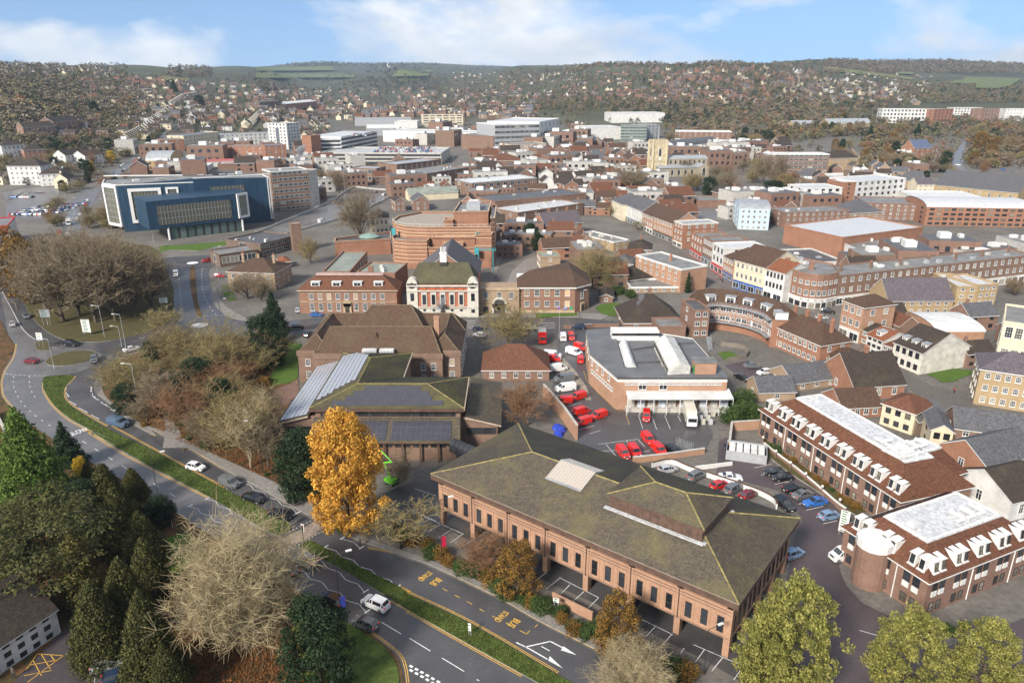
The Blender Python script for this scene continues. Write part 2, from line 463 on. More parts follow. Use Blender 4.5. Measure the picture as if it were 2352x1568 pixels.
# ---------------------------------------------------------------- the ground, one sheet to the horizon
def make_ground():
 rows = [-80.0,0,60,120,180,240,300,330] + list(np.exp(np.linspace(math.log(338),math.log(9000),210)))
 A = np.linspace(-1.02,1.15,240)
 Yg = np.array(rows)[:,None] * np.ones_like(A)[None,:]
 Xg = np.maximum(Yg,330) * A[None,:]
 Zg = gza(Xg,Yg)
 # small rolls on the open hills
 far = np.clip((Yg - 1500) / 1500,0,1)
 Zg = Zg + far * (6 * np.sin(Xg / 170.0 + 1.3 * np.sin(Yg / 260.0)) + 4 * np.sin(Yg / 190.0 + 2))
 V = np.stack([Xg,Yg,Zg],2).reshape(-1,3)
 nr,nc = Yg.shape
 i = np.arange((nr - 1) * (nc - 1));r,c = i // (nc - 1),i % (nc - 1)
 Fc = np.stack([r * nc + c,r * nc + c + 1,(r + 1) * nc + c + 1,(r + 1) * nc + c],1)
 m,n,l,b = _new('ground')
 at = n.new('ShaderNodeAttribute');at.attribute_name = 'hill'
 p = worldpos(n,l)
 f = noise(n,l,p,0.05,8,0.7);g = noise(n,l,p,0.9,5,0.7)
 town = ramp(n,l,f,0.3,0.7,(0.085,0.078,0.070),(0.165,0.148,0.130))
 f2 = noise(n,l,p,0.006,9,0.62)
 hill = ramp(n,l,f2,0.36,0.64,(0.036,0.032,0.014),(0.062,0.072,0.022))
 col = mix(n,l,at.outputs['Fac'],town,hill)
 col = mix(n,l,1.0,col,ramp(n,l,g,0.3,0.75,(0.65,0.65,0.65),(1.35,1.35,1.3)),'MULTIPLY')
 l.new(col,b.inputs['Base Color']);b.inputs['Roughness'].default_value = 0.9
 me = mesh_np('ground',V,Fc,m,True)
 a = me.attributes.new('hill','FLOAT','POINT')
 a.data.foreach_set('value',np.clip((V[:,2] - 6) / 14,0,1).astype(np.float32))
 o = link('ground',me)
 tag(o,'dark paved town ground running out into brown and green valley sides',None,None,'structure')
 return o
GROUND = make_ground()

def cr(pts,n=4,closed=False):
 """rounded line through the points"""
 pts = [Vector(p[:2]) for p in pts];out = []
 N = len(pts)
 for i in range(N if closed else N - 1):
  p0 = pts[i - 1] if (closed or i > 0) else pts[i]
  p1,p2 = pts[i],pts[(i + 1) % N]
  p3 = pts[(i + 2) % N] if (closed or i + 2 < N) else pts[(i + 1) % N]
  for q in range(n):
   t = q / n
   out.append(0.5 * ((2 * p1) + (p2 - p0) * t + (2 * p0 - 5 * p1 + 4 * p2 - p3) * t * t + (3 * p1 - p0 - 3 * p2 + p3) * t ** 3))
 if not closed: out.append(pts[-1])
 return out
def line(s):
 """'B 310,0 490,100 | A 12,30' -> plan points"""
 out = []
 for part in s.split('|'):
  w = part.split();k = w[0]
  for t in w[1:]:
   x,y = t.split(',');p = W(k,float(x),float(y));out.append(Vector((p.x,p.y)))
 return out
ROAD_OUT = []
def sheet(name,pts,off,mat,label=None,kind='structure',raised=False,parent=None,kerb=None):
 mb = MB()
 pts = [Vector(p[:2]) for p in pts]
 if name in ('road','street','service_yard','postal_yard','office_car_park','upper_car_park','car_park','path','stream','pub_yard','side_street','lawn'): ROAD_OUT.append(pts)
 if sum(pts[i - 1].x * pts[i].y - pts[i].x * pts[i - 1].y for i in range(len(pts))) < 0: pts = pts[::-1]
 v3 = [Vector((p.x,p.y,gz(p.x,p.y) + off)) for p in pts]
 for t in tessellate_polygon([v3]):
  tri = [v3[i] for i in t]
  if (tri[1] - tri[0]).cross(tri[2] - tri[0]).z < 0: tri = tri[::-1]
  mb.face(tri,0)
 if raised:
  for i in range(len(v3)):
   a,b = v3[i - 1],v3[i]
   mb.face([(a.x,a.y,a.z - off - .05),(b.x,b.y,b.z - off - .05),b,a],1)
 o = mb.build(name,[mat,kerb or M_KERB] if raised else [mat],parent)
 if parent is None: tag(o,label,None,None,kind)
 return o
def stripe(name,pts,w,mat,parent,dash=None,off=0.032,side=0.0,phase=0.0):
 """a painted line w wide along pts (plan), optionally dashed (mark, gap), shifted sideways"""
 mb = MB();acc = phase
 P = [Vector(p[:2]) for p in pts]
 for i in range(len(P) - 1):
  a,b = P[i],P[i + 1];d = b - a;L = d.length
  if L < 1e-4: continue
  d /= L;nn = Vector((-d.y,d.x))
  segs = []
  if dash is None: segs = [(-0.02,L + 0.02)]
  else:
   per = sum(dash);s = -(acc % per)
   while s < L:
    lo,hi = max(s,0),min(s + dash[0],L)
    if hi > lo: segs.append((lo,hi))
    s += per
   acc += L
  for lo,hi in segs:
   q = [a + d * lo + nn * (side - w / 2),a + d * hi + nn * (side - w / 2),a + d * hi + nn * (side + w / 2),a + d * lo + nn * (side + w / 2)]
   mb.face([(v.x,v.y,gz(v.x,v.y) + off) for v in q])
 return mb.build(name,mat,parent)
def zigzag(name,pts,parent,amp=0.3,step=2.0,w=0.09,ends=True):
 P = [Vector(p[:2]) for p in pts];a,b = P[0],P[-1];d = b - a;L = d.length;d /= L;nn = Vector((-d.y,d.x))
 n = max(2,int(L / step));q = [a + d * (L * i / n) + nn * (amp if i % 2 else -amp) for i in range(n + 1)]
 mb = MB()
 for i in range(n):
  e = (q[i + 1] - q[i]).normalized();f = Vector((-e.y,e.x));s0,s1 = q[i] + e * 0.06,q[i + 1] - e * 0.06
  mb.face([(v.x,v.y,.034) for v in (s0 - f * w / 2,s1 - f * w / 2,s1 + f * w / 2,s0 + f * w / 2)])
 if ends:
  for c in (a,b): mb.face([(v.x,v.y,.035) for v in (c - nn * .55 - d * .1,c + nn * .55 - d * .1,c + nn * .55 + d * .1,c - nn * .55 + d * .1)][::-1])
 return mb.build(name,M_WHITE,parent)
# ---- dual carriageway from the lower edge up to the junction, and round the wooded island
R_EDGE = line('1 735,1005 672,1060 660,1110 690,1170 790,1250 870,1320 960,1390 1100,1462') + line('B 880,132 1085,238 1280,350 1500,470 1800,636') + \
 line('B 1905,682 2060,765 2200,818 2351,862') + line('A 120,905 500,1085 740,1222 1140,1425 1300,1515 1480,1620')
L_EDGE = line('1 -60,560 10,640 60,740 105,815 85,890 25,985 0,1070 10,1170 70,1250 140,1325') + line('B 330,185 490,285 770,440 1010,590 1200,716 1480,880 1720,1045 1950,1180 2010,1232 2130,1290 2250,1385 2300,1450 2325,1568 2330,1700')
ROAD_TOP = line('1 -60,330 60,372 100,392 150,480 230,620 330,712 440,770 600,790 780,780 960,742 1130,690 1190,640 1222,600 1228,480 1222,400 1180,290 1150,235 1150,195')
road_pts = cr(L_EDGE,3)[::-1] + cr(ROAD_TOP,3) + \
 cr(line('1 1260,185 1400,178 1560,165 1700,120 1760,160 1600,215 1490,265 1480,330 1490,400 1510,470 1560,540 1640,600 1740,625 1850,660 1960,700 2050,735 1960,760 1700,735 1420,740 1300,775 1100,815 930,860 840,900 790,950'),3) + cr(R_EDGE,3) + \
 line('A 1600,1760 900,1900 -300,1900')
ROAD = sheet('road',road_pts,0.02,M_ASPH,'dark damp tarmac dual carriageway with grass median')

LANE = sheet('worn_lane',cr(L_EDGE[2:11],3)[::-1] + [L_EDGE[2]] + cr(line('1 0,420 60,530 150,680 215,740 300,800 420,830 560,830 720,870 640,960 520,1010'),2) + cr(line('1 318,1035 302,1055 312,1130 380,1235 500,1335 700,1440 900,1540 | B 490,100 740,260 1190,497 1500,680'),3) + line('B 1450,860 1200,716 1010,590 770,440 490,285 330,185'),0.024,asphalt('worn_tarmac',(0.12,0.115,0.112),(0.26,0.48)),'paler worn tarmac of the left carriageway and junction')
def strip(name,left,right,off,mat,label,kind='structure'):
 return sheet(name,cr(left,4) + cr(right,4)[::-1],off,mat,label,kind,True)
MED1_L = line('1 318,1035 302,1055 312,1130 380,1235 500,1335 700,1440 900,1540') + line('B 490,100 740,260 1190,497 1500,680 1600,728')
MED1_R = line('1 420,1024 520,1030 455,1110 448,1180 500,1240 600,1308 740,1388 900,1468') + line('B 890,240 1080,345 1290,455 1480,555 1640,640 1664,688')
MEDIAN1 = strip('grass_verge',MED1_L,MED1_R,0.13,M_GRASS,'long raised grass median between the carriageways above the crossing')
MED2_L = line('B 1712,782 1730,795 1900,885 2080,985 2240,1085') + line('A 0,1155 300,1326 640,1515 900,1660')
MED2_R = line('B 1765,748 1800,760 1900,815 2060,900 2280,1010') + line('A 0,1062 345,1226 860,1528 1100,1660')
MEDIAN2 = strip('grass_verge',MED2_L,MED2_R,0.13,M_GRASS,'raised grass median between the carriageways beside the bus stand')

# road paint
yl = [('1 300,1075 306,1140 375,1248 495,1348 690,1450 890,1550','B 480,112 730,270 1185,505'),
  ('1 530,1030 462,1110 458,1180 510,1236 610,1300 750,1380','B 640,95 880,225 1070,330 1285,448')]
for q in yl: stripe('yellow_line',cr(sum([line(s) for s in q],[]),3),0.12,M_YELLOW,ROAD);stripe('yellow_line',cr(sum([line(s) for s in q],[]),3),0.12,M_YELLOW,ROAD,side=0.28)
for s in ('B 2285,1015 2351,1047 | A 0,1052 345,1214 850,1510','B 2240,1095 2351,1160 | A 0,1168 300,1340 640,1530',
   'B 2015,1228 2130,1282 2262,1378 2315,1450 2335,1568','B 2110,795 2351,838 | A 120,890 500,1072 740,1210 1140,1412 1300,1500',
   'B 800,470 1005,595','1 700,1165 800,1238 880,1308 970,1378 1100,1450 | B 880,118 1085,222 1275,338',
   '1 110,800 92,895 32,990 8,1070 18,1165 80,1245 150,1320','1 112,470 160,480 236,612 336,704 446,762 600,782 780,772'):
 p = cr(line(s),3)
 stripe('yellow_line',p,0.11,M_YELLOW,ROAD);stripe('yellow_line',p,0.11,M_YELLOW,ROAD,side=0.27)
for s,d in (('B 330,95 490,190 610,265 750,350 850,405 950,465 1050,525',(2.0,4.0)),('A 0,1310 150,1402 280,1480 400,1555',(4.0,2.2)),('B 2190,1218 2310,1290',(4,2)),
    ('1 98,1030 95,1090 130,1180 200,1265 300,1345 400,1405',(1.0,3.0)),('1 208,1030 212,1110 250,1180',(1.0,3.0)),('1 740,1395 900,1480 1000,1530',(1,4)),
    ('1 980,765 1075,740 1200,700',(2.0,2.0)),('1 1265,340 1272,450 1285,560',(2.0,3.0)),('1 1430,270 1425,360 1440,450 1475,530 1530,600',(2.0,3.0)),
    ('1 -20,1005 20,1010 140,1022 330,1028',(0.9,0.5)),('1 370,830 420,822 480,812',(1.2,0.6)),('1 1420,605 1540,600 1640,596',(1,.5)),('1 1160,262 1300,270',(1,.5))):
 stripe('white_line',cr(line(s),3),0.13,M_WHITE,ROAD,d)
for s in ('1 0,400 40,480 90,570 150,680 210,745 290,785',):
 stripe('white_line',cr(line(s),4),0.16,M_WHITE,ROAD)
stripe('white_line',line('A 0,1466 75,1508 150,1552 260,1610'),0.35,M_WHITE,ROAD,(0.55,0.4));stripe('white_line',line('A 0,1490 75,1532 150,1578 260,1640'),0.35,M_WHITE,ROAD,(0.55,0.4))
for s in ('B 1190,508 1510,690','B 1090,550 1430,745','B 1010,606 1290,770','B 1290,460 1625,640','B 1390,415 1710,590','B 1790,840 2100,1040',
   'B 1870,785 2285,1012','B 1690,905 2110,1155','B 1700,1040 2015,1230','B 1965,735 2075,790'):
 zigzag('zigzag_line',line(s),ROAD)
stripe('white_line',line('B 1625,640 1710,590'),0.3,M_WHITE,ROAD)
stripe('white_line',line('B 1790,840 1690,905'),0.3,M_WHITE,ROAD)
# hatched strip and arrows towards the junction, bus stand bays, turn arrows
for s in ('1 470,1090 498,1080','1 462,1120 490,1082','1 465,1145 490,1175 465,1170','1 480,1200 540,1232 510,1236','1 555,1252 620,1285 590,1285','1 645,1302 700,1332',
   '1 650,1105 640,1140','1 650,1165 685,1195','1 715,1215 765,1245','1 780,1260 830,1290','1 870,1310 935,1335','1 955,1362 1015,1398','1 1000,1392 1040,1412'):
 stripe('white_line',line(s),0.14,M_WHITE,ROAD)
stripe('white_line',line('1 640,1105 655,1165 720,1215 800,1262 900,1330 1010,1395'),0.13,M_WHITE,ROAD,(1.2,1.2))
stripe('yellow_line',line('A 50,958 130,990 230,1047 350,1110 440,1165 520,1205 600,1245'),0.12,M_YELLOW,ROAD,(1.0,1.5))
stripe('yellow_line',line('A 632,1265 672,1286 690,1265'),0.12,M_YELLOW,ROAD);stripe('yellow_line',line('A 720,1245 735,1232'),0.12,M_YELLOW,ROAD)
stripe('white_line',line('A 612,1334 690,1372 790,1430'),0.2,M_WHITE,ROAD);stripe('white_line',line('A 665,1360 808,1328 880,1365'),0.2,M_WHITE,ROAD);stripe('white_line',line('A 757,1357 803,1382'),0.15,M_WHITE,ROAD)
def arrow_head(k,pts):
 mb = MB();mb.face([W(k,x,y,0.034) for x,y in pts]);o = mb.build('arrow',M_WHITE,ROAD);return o
arrow_head('A',[(795,1437),(805,1412),(880,1482)]);arrow_head('A',[(868,1378),(882,1354),(957,1405)])
for bx,by in ((62,950),(497,1180)):                    # the words are read by drivers coming down the road
 a = W('A',bx,by);u = (W('A',bx + 120,by + 62) - a).normalized();nn = Vector((u.y,-u.x,0))
 for word,dx in (('BUS',0.0),('STAND',-2.0)):
  c = bpy.data.curves.new('lettering','FONT');c.body = word;c.size = 1.1 if word == 'BUS' else .92;c.align_x = 'CENTER';c.materials.append(M_YELLOW);c.offset = 0.02
  q = a + u * (dx + 1.1 + (1.4 if word == 'BUS' else 1.2)) + nn * -0.3
  o = link('lettering',c,ROAD,(q.x,q.y,0.034));o.rotation_euler = (0,0,math.atan2(nn.y,nn.x));o.scale = (1.0 if word == 'BUS' else 0.85,1.5,1)
a = W('B',418,128);b = W('B',500,108);u = (W('B',500,190) - W('B',420,140)).normalized();nn = Vector((u.y,-u.x,0))
c = bpy.data.curves.new('lettering','FONT');c.body = 'SLOW';c.size = 1.5;c.align_x = 'CENTER';c.materials.append(M_WHITE);c.offset = 0.02
q = W('B',462,132);o = link('lettering',c,ROAD,(q.x,q.y,0.034));o.rotation_euler = (0,0,math.atan2(-nn.y,-nn.x));o.scale = (0.9,1.9,1)

# crossing: pale slabs with brown approach
CROSS = sheet('crossing',line('B 1560,835 1500,800 1620,738 1720,690 1800,640 1905,682 1800,720 1700,770 1640,812'),0.026,plain('crossing_surface',(0.25,0.195,0.155),0.8,var=0.3,scale=0.8),'buff paved pedestrian crossing over both carriageways')
stripe('stud_line',line('B 1660,700 1720,670 1790,634'),0.16,M_WHITE,CROSS,(0.25,0.45),0.034);stripe('stud_line',line('B 1610,830 1720,770 1860,690'),0.16,M_WHITE,CROSS,(0.25,0.45),0.034)

# islands in the junction
def island(k,x,y,rx,h,mat,label,n=20):
 p = W(k,x,y);pts = [Vector((p.x + rx * math.cos(2 * math.pi * i / n),p.y + rx * math.sin(2 * math.pi * i / n))) for i in range(n)]
 return sheet('roundabout',pts,h,mat,label,'structure',True)
island('1',503,903,6.2,0.15,M_SOIL,'low kerbed oval traffic island of dark soil in the junction')
island('1',1410,670,2.6,0.05,M_WHITE,'white painted mini roundabout nearest the wooded island')
island('1',1360,230,2.4,0.05,M_WHITE,'white painted mini roundabout by the far lawn')
sheet('traffic_island',cr(line('1 255,790 300,785 340,790 350,835 300,848 265,845'),2,True),0.14,M_SOIL,'small kerbed traffic island under the direction sign','structure',True)
sheet('traffic_island',cr(line('1 1345,265 1375,262 1390,430 1400,520 1430,600 1395,612 1370,520 1345,400'),2,True),0.15,M_LITTER,'long narrow leaf covered island between the lanes of the upper road','structure',True)

# ---- pavements, verges, parks
def area(name,s,off,mat,label,raised=True,smooth=2,kind='structure'):
 p = line(s)
 return sheet(name,cr(p,smooth,True) if smooth else p,off,mat,label,kind,raised)
area('wooded_island','1 100,392 60,340 80,200 300,110 700,80 1060,110 1150,195 1180,290 1222,400 1228,480 1222,600 1190,640 1130,690 960,742 780,780 600,790 440,770 330,712 230,620 150,480',0.12,M_SOIL,'wooded island floor of brown turf and leaves between the roads')
# pavement along the right of the carriageway
pv = line('1 690,1160 800,1240 960,1375 1100,1448 | B 880,118 1085,222 1280,335 1500,455 1800,622 1905,668 2060,752 2351,850 | A 120,892 500,1072 740,1210 1140,1412 1480,1606')
pv2 = line('A 1560,1560 1200,1385 800,1180 500,1030 130,868 | B 2320,812 2080,725 1920,640 1850,560 1700,480 1520,390 1300,290 1100,190 970,110 | 1 1160,1420 1000,1370 870,1280 760,1190 720,1120')
sheet('pavement',cr(pv,3) + cr(pv2,3),0.13,M_PAVE,'grey slabbed pavement along the dual carriageway','structure',True)
# park beside the stream
area('park_ground','1 735,1000 720,1120 760,1190 870,1280 1000,1370 1160,1420 1300,1560 | B 1100,190 1300,290 1520,390 1700,480 1850,560 1900,520 1880,330 1640,120 | 2 230,1480 0,1400 | 1 1960,1390 2110,1100 2080,820 1980,775 1720,750 1430,755 1300,790 1100,830 930,880 840,930',0.10,M_LITTER,'leaf strewn park ground beside the stream',True,0)
area('lawn','1 2040,795 2130,800 2110,900 2105,1040 2060,1075 1900,1100 1920,1000 2000,900',0.14,M_LAWN,'strip of mown lawn beside the hipped roof office',False,0)
area('brick_path','1 2108,1050 2112,1150 1960,1300 1890,1290 1930,1130 2060,1080',0.13,M_BRICKPAVE,'red brick paved path beside the solar panel building',False,0)
PATH = sheet('path',cr(line('1 1150,1540 1170,1400 1150,1290 1175,1200 1190,1110 1260,1030 1290,930 1300,860 1340,810 1400,800 1340,900 1330,1010 1280,1100 1240,1180 1230,1290 1260,1400 1330,1540'),3),0.15,M_PAVE,'pale winding path through the park')
WATER = bpy.data.materials.new('stream_water');WATER.use_nodes = True
_b = WATER.node_tree.nodes['Principled BSDF'];_b.inputs['Base Color'].default_value = (0.02,0.022,0.018,1);_b.inputs['Roughness'].default_value = 0.06
_n = WATER.node_tree.nodes;_l = WATER.node_tree.links;bump(_n,_l,_b,noise(_n,_l,worldpos(_n,_l),1.3,4,0.6),0.12,0.05)
sheet('stream',cr(line('1 1395,1330 1420,1250 1440,1180 1510,1150 1545,1060 1570,980 1600,940 1650,850 1680,840 1690,880 1630,960 1610,1030 1590,1100 1540,1200 1520,1300 1480,1345'),3),0.16,WATER,'narrow stream reflecting the sky between bare trees')
area('path','1 1490,480 1545,560 1640,620 1760,640 1700,600 1600,540 1550,470 1520,400 1500,420',0.13,M_PAVE,'pavement on the corner by the upper road',True,2)
area('lawn','1 1150,190 1140,150 1250,140 1400,145 1500,120 1650,100 1690,85 1640,70 1500,88 1250,105 1120,115',0.14,M_LAWN,'lawn in front of the blue clad building',True,2)
area('lawn','1 1565,395 1630,390 1640,410 1575,425',0.14,M_LAWN,'small lawn strip by the brick house, topmost of three',False,0)
area('lawn','1 1575,440 1650,430 1660,455 1590,470',0.14,M_LAWN,'small lawn strip by the brick house, middle of three',False,0)
area('lawn','1 1595,480 1660,470 1675,490 1620,500',0.14,M_LAWN,'small lawn strip by the brick house, lowest of three',False,0)
# left margin
area('left_verge','1 -400,560 -60,560 10,640 60,740 105,815 85,890 25,985 0,1070 10,1170 70,1250 140,1325 | B 330,185 490,285 770,440 1010,590 1200,716 1480,880 1720,1045 1950,1180 2010,1232 2130,1290 2250,1385 2300,1450 2325,1568 2330,1700 1400,2000 -600,2000',0.07,M_LITTER,'leafy wooded bank along the left of the road',True,0)
area('brown_bank','1 -40,660 8,650 55,750 100,820 80,870 30,890 -40,880',0.16,M_LITTER,'brown planted bank at the left edge of the junction',False,2)
area('lawn','B 1970,1215 2080,1275 2190,1350 2255,1420 2285,1500 2290,1568 2290,1640 1700,1640 1740,1500 1800,1380 1880,1270',0.16,M_GRASS,'corner lawn inside the curved kerb at the lower edge',False,2)
area('lawn','B 960,735 1100,720 1180,800 1120,930 1000,960 940,860',0.16,M_LAWN,'lawn between the yews and the pale bare tree',False,2)
area('lawn','B 0,880 60,800 180,830 200,900 100,960 0,960',0.16,M_LAWN,'lawn patch under the cedar',False,2)
area('forecourt','B 30,1620 360,1270 400,1230 540,1340 545,1568 540,1660',0.17,asphalt('forecourt_tarmac',(0.06,0.048,0.05),(0.35,0.6)),'dark tarmac yard beside the whitewashed house',False,0)
sheet('car_park',line('B 545,1360 700,1345 800,1500 860,1640 545,1660'),0.18,M_ASPH,'parking strip under the yews')
def ground_lines(name,segs,k,mat,parent,w=0.1,off=0.2):
 for x,y,x2,y2 in segs: stripe(name,[W(k,x,y),W(k,x2,y2)],w,mat,parent,None,off)
BOXM = bpy.data.objects['forecourt']
ground_lines('yellow_line',[(150,1500,215,1405),(215,1405,365,1415),(365,1415,160,1568),(170,1470,330,1440),(190,1440,240,1530),(240,1410,290,1490),(140,1530,300,1500),(290,1410,320,1450)],'B',M_YELLOW,BOXM)
ground_lines('white_line',[(545,1350,545,1568)],'B',M_WHITE,BOXM)

# right hand ground: office undercroft and car parks
area('office_yard','A -150,560 0,600 230,690 480,830 800,990 1100,1130 1400,1290 1700,1440 1900,1560 2100,1640 1900,1330 1700,1100 200,400 0,420 -150,480',0.10,asphalt('yard_tarmac',(0.058,0.056,0.056),(0.4,0.6)),'damp marked parking yard under the long brown office',False,0)
YARD = bpy.data.objects['office_yard']
ground_lines('white_line',[(45,665,125,625),(110,700,175,662),(170,735,240,690),(235,765,310,712),(290,795,370,745),(370,850,450,790),(430,880,490,850),(490,890,570,830),
 (720,985,785,935),(785,1030,860,970),(860,1068,920,1005),(935,1105,1000,1045),(1020,1145,1085,1080),(1210,1230,1265,1175),(1280,1262,1335,1200),(1355,1305,1415,1240),(1450,1352,1505,1290),
 (1555,1400,1575,1370),(1640,1450,1690,1380),(1735,1500,1795,1425),(1860,1552,1895,1500),(860,965,1085,1080),(1265,1172,1510,1292),(1630,1350,1890,1462),(30,590,300,712),(30,455,150,495),(0,575,150,640)],'A',M_WHITE,YARD,0.1,0.12)
area('postal_yard','3 -30,905 -110,1560 | F -10,190 230,490 240,640 420,760 720,800 1350,700 1420,560 1340,380 900,370 560,330 | 3 490,1560 300,1500 210,1000 205,910',0.10,M_ASPH,'dark tarmac delivery yard crowded with red vans',False,0)
PYARD = bpy.data.objects['postal_yard']
ground_lines('white_line',[(770,385,808,505),(887,390,930,512),(1000,388,1048,508),(1115,390,1140,440),(420,640,765,597),(765,597,822,660),(485,640,570,740),(665,610,680,630),(340,550,440,520),(120,315,270,280),(155,358,330,318),(245,515,380,480),(450,700,690,690),(790,710,870,698)],'F',M_WHITE,PYARD,0.1,0.12)
ground_lines('yellow_line',[(290,0,320,90),(320,90,560,330),(660,378,690,470),(575,322,600,350),(600,350,770,352),(350,130,400,128),(380,160,430,158),(420,195,470,200),(460,235,510,245)],'F',M_YELLOW,PYARD,0.1,0.12)
area('yard_strip','2 1880,880 1950,870 2010,920 2080,1000 2150,1100 2190,1200 2150,1200 2090,1100 2000,1040 1930,960',0.13,plain('worn_concrete',(0.27,0.235,0.19),0.85,var=0.3,scale=0.4),'worn concrete strip in the delivery yard',False,0)
area('office_car_park','C 10,400 60,380 225,440 240,500 330,560 450,620 560,700 620,780 640,850 600,940 590,1010 620,1090 700,1180 800,1230 1000,1300 1100,1400 1500,1250 1600,1600 500,1600 300,1350 420,1180 330,1100 380,850 420,780 300,640 150,600 0,560',0.10,M_ASPH3,'reddish tarmac car park between the brick offices',False,0)
CP1 = bpy.data.objects['office_car_park']
ground_lines('white_line',[(180,530,265,513),(215,565,240,560),(280,610,355,592),(330,640,350,632),(432,735,515,715),(395,705,420,698),(515,800,580,785),(480,770,500,762),(690,1315,870,1368),(1390,1410,1450,1365),(330,600,350,600)],'C',M_WHITE,CP1,0.1,0.12)
area('bank','C 220,370 300,420 470,560 600,660 720,740 690,770 600,720 480,640 330,540 230,460',0.25,M_SOIL,'planted bank with low shrubs in front of the dormered office',True,0)
area('upper_car_park','3 1480,1240 1700,1195 1920,1290 2000,1340 1960,1400 1720,1400 1600,1330',0.10,M_ASPH3,'small reddish car park behind the curved flats',False,0)
area('lawn','3 1415,1130 1530,1110 1625,1160 1600,1190 1500,1205',0.14,M_LAWN,'small fenced garden lawn behind the curved flats',False,0)
# main road in front of the town hall
TH = sheet('street',cr(line('2 -60,690 30,640 300,612 800,612 1300,615 1900,612 2230,625 | 3 520,840 700,860 | 3 700,920 200,915 | 2 2150,718 1700,722 1300,720 800,715 200,720 60,735'),1),0.018,M_ASPH,'street in front of the town hall')
for s in ('2 1310,640 1370,640','2 1310,655 1370,655','2 1310,672 1370,672','2 1310,688 1370,688','2 1830,655 1930,655','2 1850,672 1935,672','2 1830,690 1930,688','2 150,705 300,700','2 2140,662 2250,660'):
 stripe('white_line',line(s),0.25,M_WHITE,TH)
sheet('pavement',line('2 880,612 1400,614 2100,612 2260,630 2320,600 2200,585 2090,590 1690,585 1390,600 880,600'),0.12,M_PAVE,'pavement in front of the town hall','structure',True)
area('lawn','2 1790,590 2090,585 2090,605 1800,618',0.16,M_LAWN,'grass strip under the right hand brick wing',False,0)
area('lawn','2 2220,540 2310,515 2400,520 2400,600 2310,605 2240,575',0.16,M_LAWN,'round cornered lawn beside the smoking chimney chapel',False,2)
area('courtyard','2 1310,720 1720,720 1780,790 1700,830 1480,860 1400,900 1330,1040 1290,1000 1300,860',0.06,M_PAVED,'paved court with one white car beside the hipped roof office',False,0)
# far roads and lots
FLY = sheet('street',cr(line('1 1700,120 | 5 1700,1350 1800,1290 2000,1190 2351,1030 | 6 900,1000 1200,880 1460,800'),3) + cr(line('6 1440,840 1210,935 900,1055 700,1150 480,1215 300,1265 20,1360 | 1 1760,160'),3),0.03,M_ASPH2,'wet elevated road sweeping past the theatre')
stripe('white_line',cr(line('6 1440,822 1200,905 900,1025 600,1130 300,1230 60,1325'),2),0.2,M_WHITE,FLY,(3,4),0.06)
WR = sheet('street',cr(line('5 350,1420 480,1150 560,980 720,890 900,770 1010,700 1110,630 1210,520 1300,440'),3) + cr(line('5 1345,440 1260,540 1160,650 1060,730 960,800 790,910 700,1000 620,1160 560,1280 520,1450'),3),0.03,M_ASPH2,'wet road climbing away past the terraces')
stripe('white_line',cr(line('5 440,1380 560,1060 640,960 850,830 1030,715 1140,630'),2),0.2,M_WHITE,WR,(3,4),0.06)
sheet('street',cr(line('8 1690,1010 1720,930 1800,830 1835,800 1840,830 1810,920 1790,1030 1900,1120 2400,1150 2400,1250 1800,1200 1690,1130'),2),0.05,M_ASPH2,'wet side street climbing between trees on the right')
HS = sheet('street',cr(line('9 2130,1060 1900,960 1790,900 1700,800 1500,620 1300,520 1150,430 1000,380 800,280 700,235 620,180'),2) + cr(line('9 680,175 780,215 900,290 1050,360 1250,450 1440,560 1640,690 1830,810 2020,920 2260,1040 2351,1100 | 4 620,700 700,900 1000,1180 1300,1370 1450,1560 1300,1560 900,1250 640,960 500,790 | 3 1990,640'),2),0.03,plain('brick_street',(0.16,0.135,0.12),0.45,var=0.25),'brick paved high street lined with shops')
area('lawn','4 1450,1320 1700,1270 1850,1285 1905,1290 1900,1310 1700,1390 1600,1400 1530,1350',0.14,M_LAWN,'lawn beside the white gabled house',False,0)
area('side_street','4 1100,1190 1250,1290 1480,1420 1700,1470 1880,1560 1980,1700 1500,1700 1350,1500 1150,1330',0.05,M_PAVED,'paved lane behind the white gabled house',False,0)
area('car_park','5 40,1180 50,1080 180,990 410,1010 400,1110 280,1180',0.06,M_ASPH2,'wet car park full of parked cars at the left',False,0)
area('car_park','5 20,1000 180,970 420,960 420,1010 180,990 40,1060',0.07,M_ASPH2,'upper row of the wet car park below the flats',False,0)
area('car_park','5 1240,760 1360,770 1340,830 1240,815',0.06,M_ASPH2,'small car park behind the barrel vaulted building',False,0)
area('car_park','7 1000,1440 1520,1440 1600,1490 1500,1560 1000,1520',0.06,M_ASPH2,'car park behind the corner bank',False,0)
area('service_yard','6 1690,1190 1800,1200 1840,1330 1760,1400 1700,1568 1660,1568',0.05,plain('pale_paving',(0.22,0.19,0.165),0.7,var=0.25),'paved lane beside the red brick theatre',False,0)
area('pub_yard','9 0,840 120,740 230,700 230,840 60,960 -60,980',0.05,plain('pale_paving',(0.22,0.19,0.165)),'paved yard behind the right hand brick wing',False,0)
FIELDS = []
